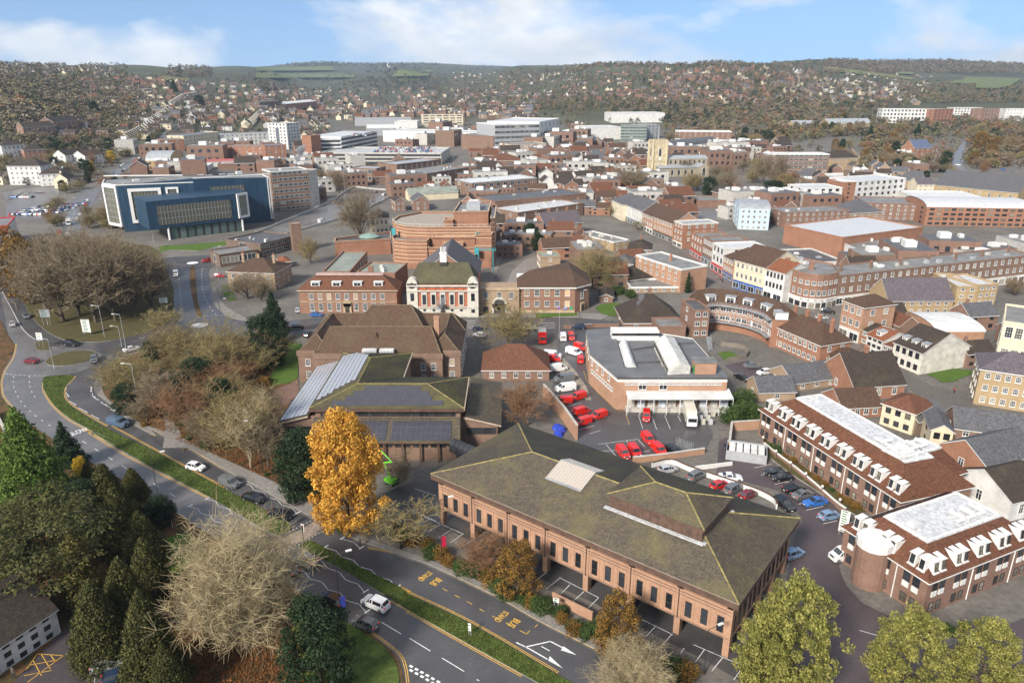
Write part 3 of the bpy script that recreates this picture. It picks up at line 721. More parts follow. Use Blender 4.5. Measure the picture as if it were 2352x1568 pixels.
def drape(name,k,q,n,m,off,mat,label):
 """a field laid over the hillside: four picture corners, n x m cells"""
 V = []
 for j in range(m + 1):
  for i in range(n + 1):
   a,b = i / n,j / m
   x = (q[0][0] * (1 - a) + q[1][0] * a) * (1 - b) + (q[3][0] * (1 - a) + q[2][0] * a) * b
   y = (q[0][1] * (1 - a) + q[1][1] * a) * (1 - b) + (q[3][1] * (1 - a) + q[2][1] * a) * b
   V.append(W(k,x,y,off))
 FIELDS.append([(V[i].x,V[i].y) for i in (0,n,(n + 1) * (m + 1) - 1,(n + 1) * m)])
 Fc = [(j * (n + 1) + i,j * (n + 1) + i + 1,(j + 1) * (n + 1) + i + 1,(j + 1) * (n + 1) + i) for j in range(m) for i in range(n)]
 o = link(name,mesh_np(name,np.array([tuple(v) for v in V]),np.array(Fc),mat,True));tag(o,label,None,None,'structure');return o
M_FIELD = ground_mix('pasture',[(0.085,0.105,0.045),(0.125,0.15,0.06),(0.10,0.125,0.05)],0.012,0.95,0.2)
M_FIELD2 = ground_mix('stubble',[(0.12,0.115,0.045),(0.155,0.155,0.06),(0.13,0.13,0.05)],0.012,0.95,0.2)
drape('field','8',[(1340,245),(1320,262),(520,175),(540,138)],14,6,6,M_FIELD2,'long tan stubble field below the right hand ridge')
drape('field','8',[(2330,250),(2240,320),(1640,290),(1830,235)],12,6,5,M_FIELD,'bright green pasture on the right hand hillside')
drape('field','8',[(2230,318),(2080,345),(1900,335),(1920,300)],8,4,6,M_FIELD,'small lower green pasture on the right hand hillside')
drape('field','8',[(1340,190),(1340,215),(1170,205),(1180,190)],6,3,6,M_FIELD,'thin green strip of field under the right hand woods')
drape('field','6',[(700,165),(690,185),(0,190),(0,150)],14,5,8,M_FIELD,'hazy green far field across the valley head')
drape('field','6',[(520,108),(560,135),(0,140),(0,118)],14,4,9,M_FIELD,'upper hazy green field on the farthest hill')
drape('field','6',[(1240,130),(1220,175),(960,180),(1000,135)],10,5,8,M_FIELD,'green slope beside the hill church')
drape('field','5',[(485,160),(480,190),(350,182),(350,160)],6,4,4,M_FIELD,'green paddock among houses on the left hill')
drape('field','5',[(1340,192),(1340,208),(1130,205),(1140,175)],8,4,4,M_FIELD2,'green slope below the wooded knoll on the left hill')
# ================================================================ building kit
B_SALMON = brick('salmon_brick',(0.44,0.235,0.14),(0.33,0.175,0.105))
B_BROWN = brick('brown_brick',(0.20,0.108,0.070),(0.145,0.080,0.054))
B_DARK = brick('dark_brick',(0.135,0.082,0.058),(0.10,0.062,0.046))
B_RED = brick('red_brick',(0.215,0.105,0.072),(0.16,0.08,0.056))
B_HALL = brick('hall_brick',(0.27,0.125,0.075),(0.20,0.09,0.055))
B_ORANGE = brick('orange_brick',(0.315,0.125,0.063),(0.24,0.096,0.05))
B_YELLOW = brick('yellow_brick',(0.42,0.30,0.15),(0.33,0.235,0.12))
B_BUFF = brick('buff_brick',(0.36,0.25,0.16),(0.28,0.19,0.12))
W_WHITE = plain('white_render',(0.58,0.57,0.54),0.8,var=0.16,scale=0.4)
W_CREAM = plain('cream_render',(0.60,0.52,0.37),0.8,var=0.12,scale=0.4)
W_GREY = plain('grey_cladding',(0.34,0.35,0.36),0.5,var=0.12)
W_CONC = plain('pale_concrete',(0.44,0.42,0.38),0.8,var=0.18)
W_STONE = plain('flint_stone',(0.30,0.26,0.19),0.9,var=0.3,scale=1.2)
W_PSTONE = plain('portland_stone',(0.56,0.53,0.46),0.85,var=0.2,scale=0.6)
W_BLACK = plain('charcoal_cladding',(0.035,0.037,0.042),0.5)
W_BLUEGREY = plain('blue_grey_cladding',(0.13,0.155,0.19),0.5)
W_PALEBLUE = plain('pale_blue_render',(0.44,0.54,0.60),0.7,var=0.1)
T_MOSSY = tiles('mossy_brown_tile',(0.098,0.08,0.06),0.38,(0.145,0.13,0.05),speck=.4)
T_BROWN = tiles('brown_clay_tile',(0.105,0.062,0.042),0.20,(0.10,0.085,0.04),0.2,0.2,0.5,0.1)
T_RUST = tiles('rust_clay_tile',(0.165,0.070,0.040),0.15,(0.11,0.08,0.04),0.2,0.2,0.5,0.1)
T_ORANGE = tiles('orange_clay_tile',(0.26,0.095,0.045),0.15,(0.14,0.1,0.05),0.2,0.2,0.5,0.1)
T_DARK = tiles('dark_tile',(0.060,0.045,0.036),0.25,(0.085,0.075,0.04),0.2,0.2,0.5,0.1)
T_SLATE = tiles('slate',(0.115,0.115,0.125),0.15,(0.12,0.12,0.09),0.25,0.3,0.4,0.1)
T_PURPLE = tiles('purple_slate',(0.13,0.11,0.125),0.12,(0.12,0.12,0.09),0.25,0.3,0.4,0.1)
F_DARK = plain('dark_felt_roof',(0.085,0.085,0.088),0.55,var=0.25,scale=0.25)
F_GREY = plain('grey_felt_roof',(0.19,0.185,0.175),0.6,var=0.25,scale=0.25)
F_PALE = ground_mix('pale_roof_membrane',[(.30,.31,.33),(.52,.53,.55),(.46,.47,.49),(.58,.58,.59)],.3,.4,1.6)
F_WHITE = plain('white_metal_roof',(0.58,0.58,0.56),0.5,var=0.15,scale=0.3)
F_GREEN = plain('green_grey_roof',(0.22,0.24,0.20),0.6,var=0.2,scale=0.25)
F_LEAD = plain('lead_roof',(0.30,0.315,0.33),0.45,var=0.2,scale=0.4)
TRIM_W = plain('white_paint',(0.64,0.63,0.60),0.6,var=0.1,scale=1.5)
TRIM_B = plain('brown_timber',(0.10,0.058,0.04),0.7,var=0.25,scale=1.0)
TRIM_D = plain('dark_frame',(0.045,0.038,0.033),0.5)
G_DARK = glassy('window_glass',(0.022,0.026,0.032),0.07)
G_PALE = glassy('blind_glass',(0.16,0.15,0.12),0.12)
G_GREEN = glassy('green_glass',(0.06,0.085,0.075),0.05)
WARM = glassy('warm_lit_glass',(0.30,0.20,0.09),0.2)

_WIN = {}
def win_mesh(kind,w,h):
 key = (kind,round(w,2),round(h,2))
 if key in _WIN: return _WIN[key]
 a,b = w / 2,h / 2
 f,g = MB(),MB()
 fw = 0.10 if kind != 'dark' else 0.07
 dp = 0.10
 for x0,x1,z0,z1 in ((-a,a,b - fw,b),(-a,a,-b,-b + fw),(-a,-a + fw,-b + fw,b - fw),(a - fw,a,-b + fw,b - fw)):
  f.box(x0,x1,-dp,0.01,z0,z1)
 if kind == 'sash':
  for i in (1,2): x = -a + w * i / 3;f.box(x - .022,x + .022,-0.06,0,-b + fw,b - fw)
  for i in (1,2,3): z = -b + h * i / 4;f.box(-a + fw,a - fw,-0.055,0,z - .022 - (.02 if i == 2 else 0),z + .022 + (.02 if i == 2 else 0))
  f.box(-a - .08,a + .08,-0.2,0,-b - .1,-b)
 elif kind == 'plain':
  f.box(-.04,.04,-0.07,0,-b + fw,b - fw);f.box(-a + fw,a - fw,-0.065,0,b * .3 - .03,b * .3 + .03)
  f.box(-a - .06,a + .06,-0.17,0,-b - .08,-b)
 elif kind == 'dark':
  f.box(-a + fw,a - fw,-0.07,0,-b * .25 - .05,-b * .25 + .05)
 elif kind == 'ribbon':
  n = max(2,int(w / 1.2))
  for i in range(1,n): x = -a + w * i / n;f.box(x - .04,x + .04,-0.07,0,-b + fw,b - fw)
 g.face([(-a + fw * .5,-.03,-b + fw * .5),(a - fw * .5,-.03,-b + fw * .5),(a - fw * .5,-.03,b - fw * .5),(-a + fw * .5,-.03,b - fw * .5)])
 fm = TRIM_D if kind == 'dark' else TRIM_W
 near = (f.mesh('window',fm),g.mesh('pane',G_DARK))
 n0 = len(f.v);f.v += g.v;f.f += [tuple(i + n0 for i in q) for q in g.f];f.m += [1]
 far = f.mesh('window',[fm,G_DARK])
 _WIN[key] = (near,far);return _WIN[key]
WRND = random.Random(5)
def window(parent,kind,w,h,x,y,z,rot=0.0,near=False,glass=None,name='window'):
 n,f = win_mesh(kind,w,h)
 if near:
  o = link(name,n[0],parent,(x,y,z),rot);p = link('pane',n[1],o)
  if glass is not None: p.material_slots[0].link = 'OBJECT';p.material_slots[0].material = glass
 else:
  o = link(name,f,parent,(x,y,z),rot)
  gm = glass or (G_PALE if WRND.random() < 0.22 else None)
  if gm is not None: o.material_slots[1].link = 'OBJECT';o.material_slots[1].material = gm
 return o
def facade(parent,p0,p1,rows,n,kind='plain',w=1.2,near=False,glass=None,m0=1.2,m1=None,skip=(),out=0.0,name='window'):
 """n windows per row along the wall p0->p1 (local plan, outside on the right hand); rows = [(z centre, height)]"""
 p0,p1 = Vector(p0[:2]),Vector(p1[:2]);d = p1 - p0;L = d.length;d /= L;nn = Vector((d.y,-d.x));rot = math.atan2(d.y,d.x)
 m1 = m0 if m1 is None else m1
 for r,(z,h) in enumerate(rows):
  for i in range(n):
   if (r,i) in skip: continue
   s = m0 + (L - m0 - m1) * ((i + 0.5) / n);q = p0 + d * s + nn * out
   window(parent,kind,w,h,q.x,q.y,z,rot,near,glass,name)

def hip_roof(mb,x0,x1,y0,y1,ze,rise,ov=0.5,m=0,fascia=None,fm=1,ridge_inset=None):
 x0 -= ov;x1 += ov;y0 -= ov;y1 += ov
 L,D = x1 - x0,y1 - y0;c = [(x0,y0,ze),(x1,y0,ze),(x1,y1,ze),(x0,y1,ze)]
 if L >= D:
  k = D / 2 if ridge_inset is None else ridge_inset;ym = (y0 + y1) / 2;a,b = (x0 + k,ym,ze + rise),(x1 - k,ym,ze + rise)
  fs = [[c[0],c[1],b,a],[c[1],c[2],b],[c[2],c[3],a,b],[c[3],c[0],a]]
 else:
  k = L / 2 if ridge_inset is None else ridge_inset;xm = (x0 + x1) / 2;a,b = (xm,y0 + k,ze + rise),(xm,y1 - k,ze + rise)
  fs = [[c[0],c[1],a],[c[1],c[2],b,a],[c[2],c[3],b],[c[3],c[0],a,b]]
 for f in fs: mb.face(f,m)
 if fascia: mb.prism([c[0],c[1],c[2],c[3]],ze - fascia,ze - 0.01,fm)
 return c,a,b
def gable_roof(mb,x0,x1,y0,y1,ze,rise,ov=0.35,along='x',m=0,t=0.18,fm=1):
 if along == 'x':
  ym = (y0 + y1) / 2;sl = rise / (ym - y0);lo = ze - sl * ov
  for ya,s in ((y0 - ov,1),(y1 + ov,-1)):
   q = [(x0 - ov * .6,ya,lo),(x1 + ov * .6,ya,lo),(x1 + ov * .6,ym,ze + rise),(x0 - ov * .6,ym,ze + rise)]
   if s < 0: q = q[::-1]
   mb.face(q,m);mb.face([(p[0],p[1],p[2] - t) for p in q][::-1],fm)
   mb.face([q[0],(q[0][0],q[0][1],q[0][2] - t),(q[1][0],q[1][1],q[1][2] - t),q[1]] if s > 0 else [q[2],(q[2][0],q[2][1],q[2][2] - t),(q[3][0],q[3][1],q[3][2] - t),q[3]],fm)
   for e0,e1 in (((0,3),(1,2))):
    a,b = q[e0],q[e1]
  for x in (x0 - ov * .6,x1 + ov * .6):
   mb.face([(x,y0 - ov,lo),(x,ym,ze + rise),(x,ym,ze + rise - t),(x,y0 - ov,lo - t)],fm);mb.face([(x,y1 + ov,lo),(x,ym,ze + rise),(x,ym,ze + rise - t),(x,y1 + ov,lo - t)],fm)
 else:
  xm = (x0 + x1) / 2;sl = rise / (xm - x0);lo = ze - sl * ov
  for xa,s in ((x0 - ov,-1),(x1 + ov,1)):
   q = [(xa,y0 - ov * .6,lo),(xa,y1 + ov * .6,lo),(xm,y1 + ov * .6,ze + rise),(xm,y0 - ov * .6,ze + rise)]
   if s < 0: q = q[::-1]
   mb.face(q,m);mb.face([(p[0],p[1],p[2] - t) for p in q][::-1],fm)
   mb.face([(xa,y0 - ov * .6,lo),(xa,y1 + ov * .6,lo),(xa,y1 + ov * .6,lo - t),(xa,y0 - ov * .6,lo - t)],fm)
  for y in (y0 - ov * .6,y1 + ov * .6):
   for xa in (x0 - ov,x1 + ov): mb.face([(xa,y,lo),(xm,y,ze + rise),(xm,y,ze + rise - t),(xa,y,lo - t)],fm)
def gable_walls(mb,x0,x1,y0,y1,z0,ze,rise,along='x',m=0):
 mb.prism([(x0,y0),(x1,y0),(x1,y1),(x0,y1)],z0,ze,m,top=False,bot=False)
 if along == 'x':
  ym = (y0 + y1) / 2
  mb.face([(x0,y1,ze),(x0,y0,ze),(x0,ym,ze + rise - .02)],m);mb.face([(x1,y0,ze),(x1,y1,ze),(x1,ym,ze + rise - .02)],m)
 else:
  xm = (x0 + x1) / 2
  mb.face([(x0,y0,ze),(x1,y0,ze),(xm,y0,ze + rise - .02)],m);mb.face([(x1,y1,ze),(x0,y1,ze),(xm,y1,ze + rise - .02)],m)
def tiled(polys,course,pw,amp,lip,name,mat,parent,seg=2):
 """real tile courses on flat roof slopes: each course is a strip whose lower edge stands proud, waved along its length"""
 V,Fq = [],[]
 rr = np.random.RandomState(3)
 for poly in polys:
  P = np.array([tuple(p) for p in poly],float)
  nrm = np.zeros(3)
  for i in range(1,len(P) - 1): nrm += np.cross(P[i] - P[0],P[i + 1] - P[0])
  nrm /= np.linalg.norm(nrm)
  if nrm[2] < 0: nrm = -nrm
  u = np.array([-nrm[1],nrm[0],0]);u /= np.linalg.norm(u);v = np.cross(nrm,u)
  if v[2] < 0: v = -v;u = -u
  o = P[0];uv = np.stack([(P - o) @ u,(P - o) @ v],1)
  vmin,vmax = uv[:,1].min(),uv[:,1].max()
  def span(vv):
   xs = []
   for i in range(len(uv)):
    a,b = uv[i - 1],uv[i]
    if (a[1] - vv) * (b[1] - vv) <= 0 and abs(a[1] - b[1]) > 1e-9: xs.append(a[0] + (b[0] - a[0]) * (vv - a[1]) / (b[1] - a[1]))
   return (min(xs),max(xs)) if len(xs) > 1 else None
  nr = max(1,int((vmax - vmin) / course));h = (vmax - vmin) / nr
  for r in range(nr):
   va,vb = vmin + r * h,vmin + (r + 1) * h + 0.02
   s = span(va + 1e-4);s2 = span(min(vb,vmax - 1e-4))
   if not s or not s2: continue
   lo,hi = s;n = max(2,int((hi - lo) / pw) * seg);x = np.linspace(lo,hi,n + 1)
   w = amp * np.abs(np.sin(np.pi * x / pw)) + rr.uniform(-.004,.004,n + 1)
   xt = np.clip(x,min(s2),max(s2))
   lowp = o + x[:,None] * u + va * v + (w + lip)[:,None] * nrm
   skirt = o + x[:,None] * u + va * v - 0.01 * nrm
   topp = o + xt[:,None] * u + vb * v + (w + 0.004)[:,None] * nrm
   b0 = len(V) if isinstance(V,np.ndarray) else sum(len(q) for q in V)
   V.append(np.concatenate([skirt,lowp,topp]))
   i = np.arange(n)
   Fq.append(np.stack([b0 + i,b0 + i + 1,b0 + n + 1 + i + 1,b0 + n + 1 + i],1));Fq.append(np.stack([b0 + n + 1 + i,b0 + n + 1 + i + 1,b0 + 2 * n + 2 + i + 1,b0 + 2 * n + 2 + i],1))
 me = mesh_np(name,np.concatenate(V),np.concatenate(Fq),mat);auto_uv(me)
 o = link(name,me,parent);o['kind'] = 'stuff';return o
def ridge_line(parent,pts_pairs,mat,r=0.16,name='ridge_tiles'):
 mb = MB()
 for a,b in pts_pairs: mb.tube(Vector(a) + Vector((0,0,.03)),Vector(b) + Vector((0,0,.03)),r,r,6)
 return mb.build(name,mat,parent)
def chimney(parent,x,y,z0,z1,w=1.0,d=0.7,mat=None,pots=2):
 mb = MB();mb.box(x - w / 2,x + w / 2,y - d / 2,y + d / 2,z0,z1 - .3);mb.box(x - w / 2 - .08,x + w / 2 + .08,y - d / 2 - .08,y + d / 2 + .08,z1 - .3,z1)
 for i in range(pots):
  xx = x - w / 2 + w * (i + .5) / pots;mb.tube((xx,y,z1),(xx,y,z1 + .55),.14,.11,8,1)
 return mb.build('chimney',[mat or B_RED,plain('clay_pot',(0.35,0.15,0.08),0.8)],parent)
def dormer(parent,x,y,z,w=1.5,h=1.6,depth=2.2,rot=0.0,roofm=None,cheek=None,near=False,wk='plain',glass=None):
 """white box dormer, front at local y=0 facing -y"""
 o = MB();a = w / 2
 o.box(-a,a,0,depth,0,h);q = o.build('dormer',cheek or TRIM_W,parent,(x,y,z),rot)
 r = MB();r.box(-a - .15,a + .15,-.2,depth,h,h + .12);r.build('dormer_roof',roofm or F_LEAD,q)
 window(q,wk,w * .78,h * .78,0,-.01,h * .5,0,False,glass)
 return q

BINFO = {}
RND = random.Random(11)
def roof_clutter(parent,x0,x1,y0,y1,z,n,mat=None,name='roof_unit'):
 for i in range(n):
  w,d,h = RND.uniform(.8,2.2),RND.uniform(.8,1.8),RND.uniform(.5,1.3);x = RND.uniform(x0 + 1,max(x0 + 1.1,x1 - w - 1));y = RND.uniform(y0 + 1,max(y0 + 1.1,y1 - d - 1))
  mb = MB();mb.box(x,x + w,y,y + d,z,z + h);mb.box(x + .1,x + w - .1,y + .1,y + d - .1,z + h,z + h + .12)
  mb.build(name,mat or RND.choice([W_GREY,F_WHITE,W_CONC]),parent)
def frame_from(k,x1,y1,x2,y2,h=0.0):
 p,q = W(k,x1,y1,h),W(k,x2,y2,h)
 p = Vector((p.x,p.y,0));q = Vector((q.x,q.y,0));d = q - p
 z = min(gz(p.x,p.y),gz(q.x,q.y))
 return Vector((p.x,p.y,z)),d.length,math.atan2(d.y,d.x)
def building(name,label,cat,k,x1,y1,x2,y2,top,D,roof='flat',wall=None,rmat=None,floors=2,n=4,ns=2,wk='plain',ww=1.2,rise=None,eave=None,
    parapet=0.5,trim=None,clutter=0,chim=0,group=None,near=False,wh=None,gf=None,glass=None,dorm=0,base=None,ov=0.4,chmat=None,skipf=()):
 """front wall base line (x1,y1)-(x2,y2) in view k, its top shows at row `top` (or eave=metres: the line is the eaves line);
    D metres deep. Front, left and right walls get windows."""
 wall = wall or B_BROWN
 if eave is not None:
  loc,L,rz = frame_from(k,x1,y1,x2,y2,eave);H = eave
 else:
  loc,L,rz = frame_from(k,x1,y1,x2,y2);H = top_h(loc,k,top)
 t = thing(name,label,cat,loc,rz,group)
 below = 3.0
 mats = [wall,trim or TRIM_W]
 rise = rise if rise is not None else min(L,D) * 0.32
 if roof == 'flat':
  mb = MB();mb.prism([(0,0),(L,0),(L,D),(0,D)],-below,H,0,top=False);mb.build('wall',mats,t)
  r = MB();r.box(.25,L - .25,.25,D - .25,H - parapet - .2,H - parapet);r.build('roof',rmat or F_GREY,t)
  c = MB()
  for a,b in (((0,0),(L,0)),((L,0),(L,D)),((L,D),(0,D)),((0,D),(0,0))): c.obox(a,b,.4,H - parapet - .1,H + .06,0,.05)
  c.build('parapet',trim or wall,t)
  if clutter: roof_clutter(t,1,L - 1,1,D - 1,H - parapet,clutter)
 elif roof in ('hip',):
  mb = MB();mb.prism([(0,0),(L,0),(L,D),(0,D)],-below,H,0);mb.build('wall',mats,t)
  r = MB();hip_roof(r,0,L,0,D,H,rise,ov,0,.25,1);r.build('roof',[rmat or T_BROWN,trim or TRIM_W],t)
 elif roof in ('gable','gabley'):
  al = 'x' if roof == 'gable' else 'y'
  mb = MB();gable_walls(mb,0,L,0,D,-below,H,rise,al);mb.build('wall',mats,t)
  r = MB();gable_roof(r,0,L,0,D,H,rise,ov,al);r.build('roof',[rmat or T_BROWN,trim or TRIM_W],t)
 elif roof in ('barrel',):
  mb = MB();mb.prism([(0,0),(L,0),(L,D),(0,D)],-below,H,0);N = 10
  r = MB()
  for i in range(N):
   a0,a1 = math.pi * i / N,math.pi * (i + 1) / N;y0_,y1_ = D / 2 - D / 2 * math.cos(a0),D / 2 - D / 2 * math.cos(a1);z0_,z1_ = H + rise * math.sin(a0),H + rise * math.sin(a1)
   r.face([(-.3,y0_,z0_),(L + .3,y0_,z0_),(L + .3,y1_,z1_),(-.3,y1_,z1_)])
  for x in (-.0,L): mb.face([(x,D / 2 - D / 2 * math.cos(math.pi * i / N),H + (rise - .02) * math.sin(math.pi * i / N)) for i in range(N + 1)],0)
  mb.build('wall',mats,t);r.build('roof',rmat or F_WHITE,t,smooth=True)
 fh = H / floors if floors else 0
 if floors:
  wh_ = wh or fh * 0.5
  rows = [(fh * (i + .52),wh_) for i in range(floors) if i not in skipf and not (gf and i == 0)]
  if n: facade(t,(0,0),(L,0),rows,n,wk,ww,near,glass,min(1.0,L * .05))
  if ns:
   facade(t,(L,0),(L,D),rows,ns,wk,ww,near,glass,min(1.0,D * .08));facade(t,(0,D),(0,0),rows,ns,wk,ww,near,glass,min(1.0,D * .08))
  if gf:                                             # shop front on the ground floor
   s = MB();s.box(.3,L - .3,-.25,0.02,0,fh * .92);s.build('shop_front',gf,t)
   m = max(1,int(L / 3.5))
   for i in range(m): window(t,'ribbon',L / m * .78,fh * .6,L * (i + .5) / m,-.26,fh * .42,0,False)
 if base: b = MB();b.prism([(-.05,-.05),(L + .05,-.05),(L + .05,D + .05),(-.05,D + .05)],-below,base[0]);b.build('plinth',base[1],t)
 for i in range(chim):
  x = L * (i + .5) / chim
  chimney(t,x,D * .5,H + (rise * .5 if roof != 'flat' else -.5),H + (rise + 1.3 if roof != 'flat' else 1.8),mat=chmat or wall,pots=RND.choice([2,3]))
 for i in range(dorm): dormer(t,L * (i + .5) / dorm,D * .10,H + .35,1.6,1.5,D * .25)
 BINFO[t.name] = (H,L,D)
 return t
# ================================================================ long brown office with raised lantern roof (front)
def long_office():
 c = Vector((15.4,104.57,0));HL,HW,ZE,RISE = 27.6,12.6,10.0,3.0
 t = thing('office_building','long salmon brick office with mossy hipped roof, raised lantern roof and open parking underneath','building',c,R(-37.6))
 WL,WW = HL - 1.0,HW - 1.0                       # wall faces
 b = MB();b.prism([(-WL,-WW),(WL,-WW),(WL,WW),(-WL,WW)],2.9,7.9,0);b.build('wall',B_SALMON,t)
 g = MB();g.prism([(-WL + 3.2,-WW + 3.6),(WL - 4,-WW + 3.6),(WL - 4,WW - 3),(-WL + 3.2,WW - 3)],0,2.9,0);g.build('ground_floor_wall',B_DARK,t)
 s = MB();s.prism([(-WL + .35,-WW + .35),(WL - .35,-WW + .35),(WL - .35,WW - .35),(-WL + .35,WW - .35)],7.9,9.2,0);s.build('clerestory_wall',TRIM_D,t)
 f = MB();f.prism([(-HL,-HW),(HL,-HW),(HL,HW),(-HL,HW)],8.95,9.95,0);f.build('fascia',TRIM_B,t)
 gt = MB()
 for a,bb in (((-HL,-HW),(HL,-HW)),((HL,-HW),(HL,HW)),((HL,HW),(-HL,HW)),((-HL,HW),(-HL,-HW))): gt.obox(a,bb,.12,9.93,10.03,0,.03)
 gt.build('gutter',plain('pale_gutter',(0.30,0.25,0.20),0.6),t)
 # string courses
 for z,p in ((7.45,.06),(6.95,.05),(3.05,.06)):
  m = MB()
  for a,bb in (((-WL,-WW),(WL,-WW)),((WL,-WW),(WL,WW)),((-WL,WW),(-WL,-WW))): m.obox(a,bb,.12,z,z + .12,0,-p)
  m.build('string_course',B_BROWN,t)
 # 7 bays of three tall windows; brick piers run down to the pillars
 L = 2 * WL;bay = L / 7
 for i in range(8):
  x = -WL + bay * i;x = min(max(x,-WL + .35),WL - .35)
  m = MB();m.box(x - .45,x + .45,-WW - .10,-WW + .9,0,7.9);m.build('pillar',B_SALMON,t)
  if 0 < i < 7:
   m = MB();m.tube((x,-WW - .2,3),(x,-WW - .2,9),.07,n=6);m.build('downpipe',TRIM_B,t)
 for i in range(4):
  y = -WW + (2 * WW) * (i + 1) / 4.0
  for sx in (1,-1):
   m = MB();m.box(sx * WL - (.9 if sx > 0 else .1),sx * WL + (.1 if sx > 0 else .9),y - .45,y + .45,0,7.9);m.build('pillar',B_SALMON,t)
 for i in range(7):
  for j in range(3):
   x = -WL + bay * (i + (j + .5) / 3 * .92 + .04)
   for sx in (-1,1):
    m = MB();m.box(x + sx * .78 - .09,x + sx * .78 + .09,-WW - .07,-WW + .05,3.2,6.75);m.build('brick_rib',B_SALMON,t)
   window(t,'dark',.95,2.5,x,-WW - .002,5.0,0,True)
   window(t,'dark',.95,2.5,x,WW + .002,5.0,math.pi,True)
 for i in range(4):
  for j in range(3):
   y = -WW + 2 * WW * (i + (j + .5) / 3) / 4
   for sx,rt in ((1,R(90)),(-1,R(-90))):
    window(t,'dark',.8,2.5,sx * (WL + .002),y,5.0,rt,True)
    m = MB();m.box(sx * WL - .05,sx * WL + .07,y + .62,y + .8,3.2,6.75) if sx > 0 else m.box(-WL - .07,-WL + .05,y + .62,y + .8,3.2,6.75);m.build('brick_rib',B_SALMON,t)
 n = 44
 for i in range(n):
  x = -WL + .8 + (L - 1.6) * (i + .5) / n
  window(t,'dark',(L - 1.6) / n - .12,.95,x,-WW + .345,8.42,0,True);
 for i in range(18):
  y = -WW + .8 + (2 * WW - 1.6) * (i + .5) / 18
  window(t,'dark',1.1,.95,WL - .345,y,8.42,R(90),True)
 # roof: real tile courses on the four slopes, ridge and hip tiles
 A,B,C,D = (-HL,-HW,ZE),(HL,-HW,ZE),(HL,HW,ZE),(-HL,HW,ZE);r0,r1 = (-HL + HW,0,ZE + RISE),(HL - HW,0,ZE + RISE)
 rb = MB()
 for q in ((A,B,r1,r0),(B,C,r1),(C,D,r0,r1),(D,A,r0)): rb.face([(p[0],p[1],p[2] - .06) for p in q])
 rb.build('roof',T_MOSSY,t)
 tiled([(A,B,r1,r0),(B,C,r1),(C,D,r0,r1),(D,A,r0)],.36,.33,.035,.035,'roof_tiles',T_MOSSY,t)
 RID = plain('lichened_ridge',(0.26,0.21,0.075),0.85,var=0.35,scale=1.5)
 ridge_line(t,[(A,r0),(D,r0),(r0,(11.3 - 8,0,ZE + RISE)),(B,(HL - 9.0,-HW + 9.0,ZE + RISE * 9.0 / HW)),(C,(HL - 8.4,HW - 8.4,ZE + RISE * 8.4 / HW))],RID,.13)
 # raised lantern
 lx,lw,ld = 11.3,8.0,5.45
 m = MB();m.prism([(lx - lw + .35,-ld + .35),(lx + lw - .35,-ld + .35),(lx + lw - .35,ld - .35),(lx - lw + .35,ld - .35)],10.5,13.8,0);w_ = m.build('lantern_wall',TRIM_B,t)
 for i in range(12):
  x = lx - lw + 1 + (2 * lw - 2) * i / 11;m = MB();m.box(x - .05,x + .05,-ld + .27,-ld + .36,11.2,13.7);m.build('batten',TRIM_B,w_)
 m = MB();m.obox((lx - lw - .2,-ld - .15),(lx + lw + .15,-ld - .15),.7,11.72,11.86,0);m.obox((lx + lw + .15,-ld - .15),(lx + lw + .15,ld),.5,11.72,11.88,0);m.build('lead_flashing',plain('pale_lead',(0.50,0.50,0.50),0.5,var=0.3,scale=2),t)
 m = MB();hip_roof(m,lx - lw,lx + lw,-ld,ld,14.0,1.5,0,0,.35,1);m.build('lantern_roof',[T_MOSSY,TRIM_B],t)
 z,zr = 14.03,15.53
 q = [(lx - lw,-ld,z),(lx + lw,-ld,z),(lx + lw,ld,z),(lx - lw,ld,z)];a,bq = (lx - lw + ld,0,zr),(lx + lw - ld,0,zr)
 tiled([(q[0],q[1],bq,a),(q[1],q[2],bq),(q[2],q[3],a,bq),(q[3],q[0],a)],.36,.33,.035,.035,'roof_tiles',T_MOSSY,t)
 ridge_line(t,[(q[0],a),(q[1],bq),(q[2],bq),(q[3],a),(a,bq)],RID,.13)
 # ridge skylight with glazing bars
 sx0,sx1,sy0,sy1 = -8.9,-2.1,-4.3,3.0
 zf = lambda y: ZE + RISE * (1 - abs(y) / HW)
 k = MB()
 k.face([(sx0,sy0,zf(sy0) + .12),(sx1,sy0,zf(sy0) + .12),(sx1,0,zf(0) + .5),(sx0,0,zf(0) + .5)]);k.face([(sx1,sy1,zf(sy1) + .12),(sx0,sy1,zf(sy1) + .12),(sx0,0,zf(0) + .5),(sx1,0,zf(0) + .5)],1)
 for x in (sx0,sx1): k.face([(x,sy0,zf(sy0)),(x,0,zf(0)),(x,sy1,zf(sy1)),(x,sy1,zf(sy1) + .12),(x,0,zf(0) + .5),(x,sy0,zf(sy0) + .12)],1)
 SK = k.build('skylight',[glassy('skylight_glass',(0.26,0.22,0.18),0.25),plain('skylight_cover',(0.58,0.54,0.45),0.6,var=.1)],t)
 for i in range(13):
  x = sx0 + (sx1 - sx0) * i / 12;m = MB()
  m.tube((x,sy0,zf(sy0) + .17),(x,0,zf(0) + .55),.045,n=4);m.tube((x,sy1,zf(sy1) + .17),(x,0,zf(0) + .55),.045,n=4);m.build('glazing_bar',TRIM_W,SK)
 m = MB();m.obox((sx0 - .1,sy0 - .1),(sx1 + .1,sy0 - .1),.3,zf(sy0),zf(sy0) + .2);m.build('frame',F_LEAD,SK)
 return t
OFFICE = long_office()

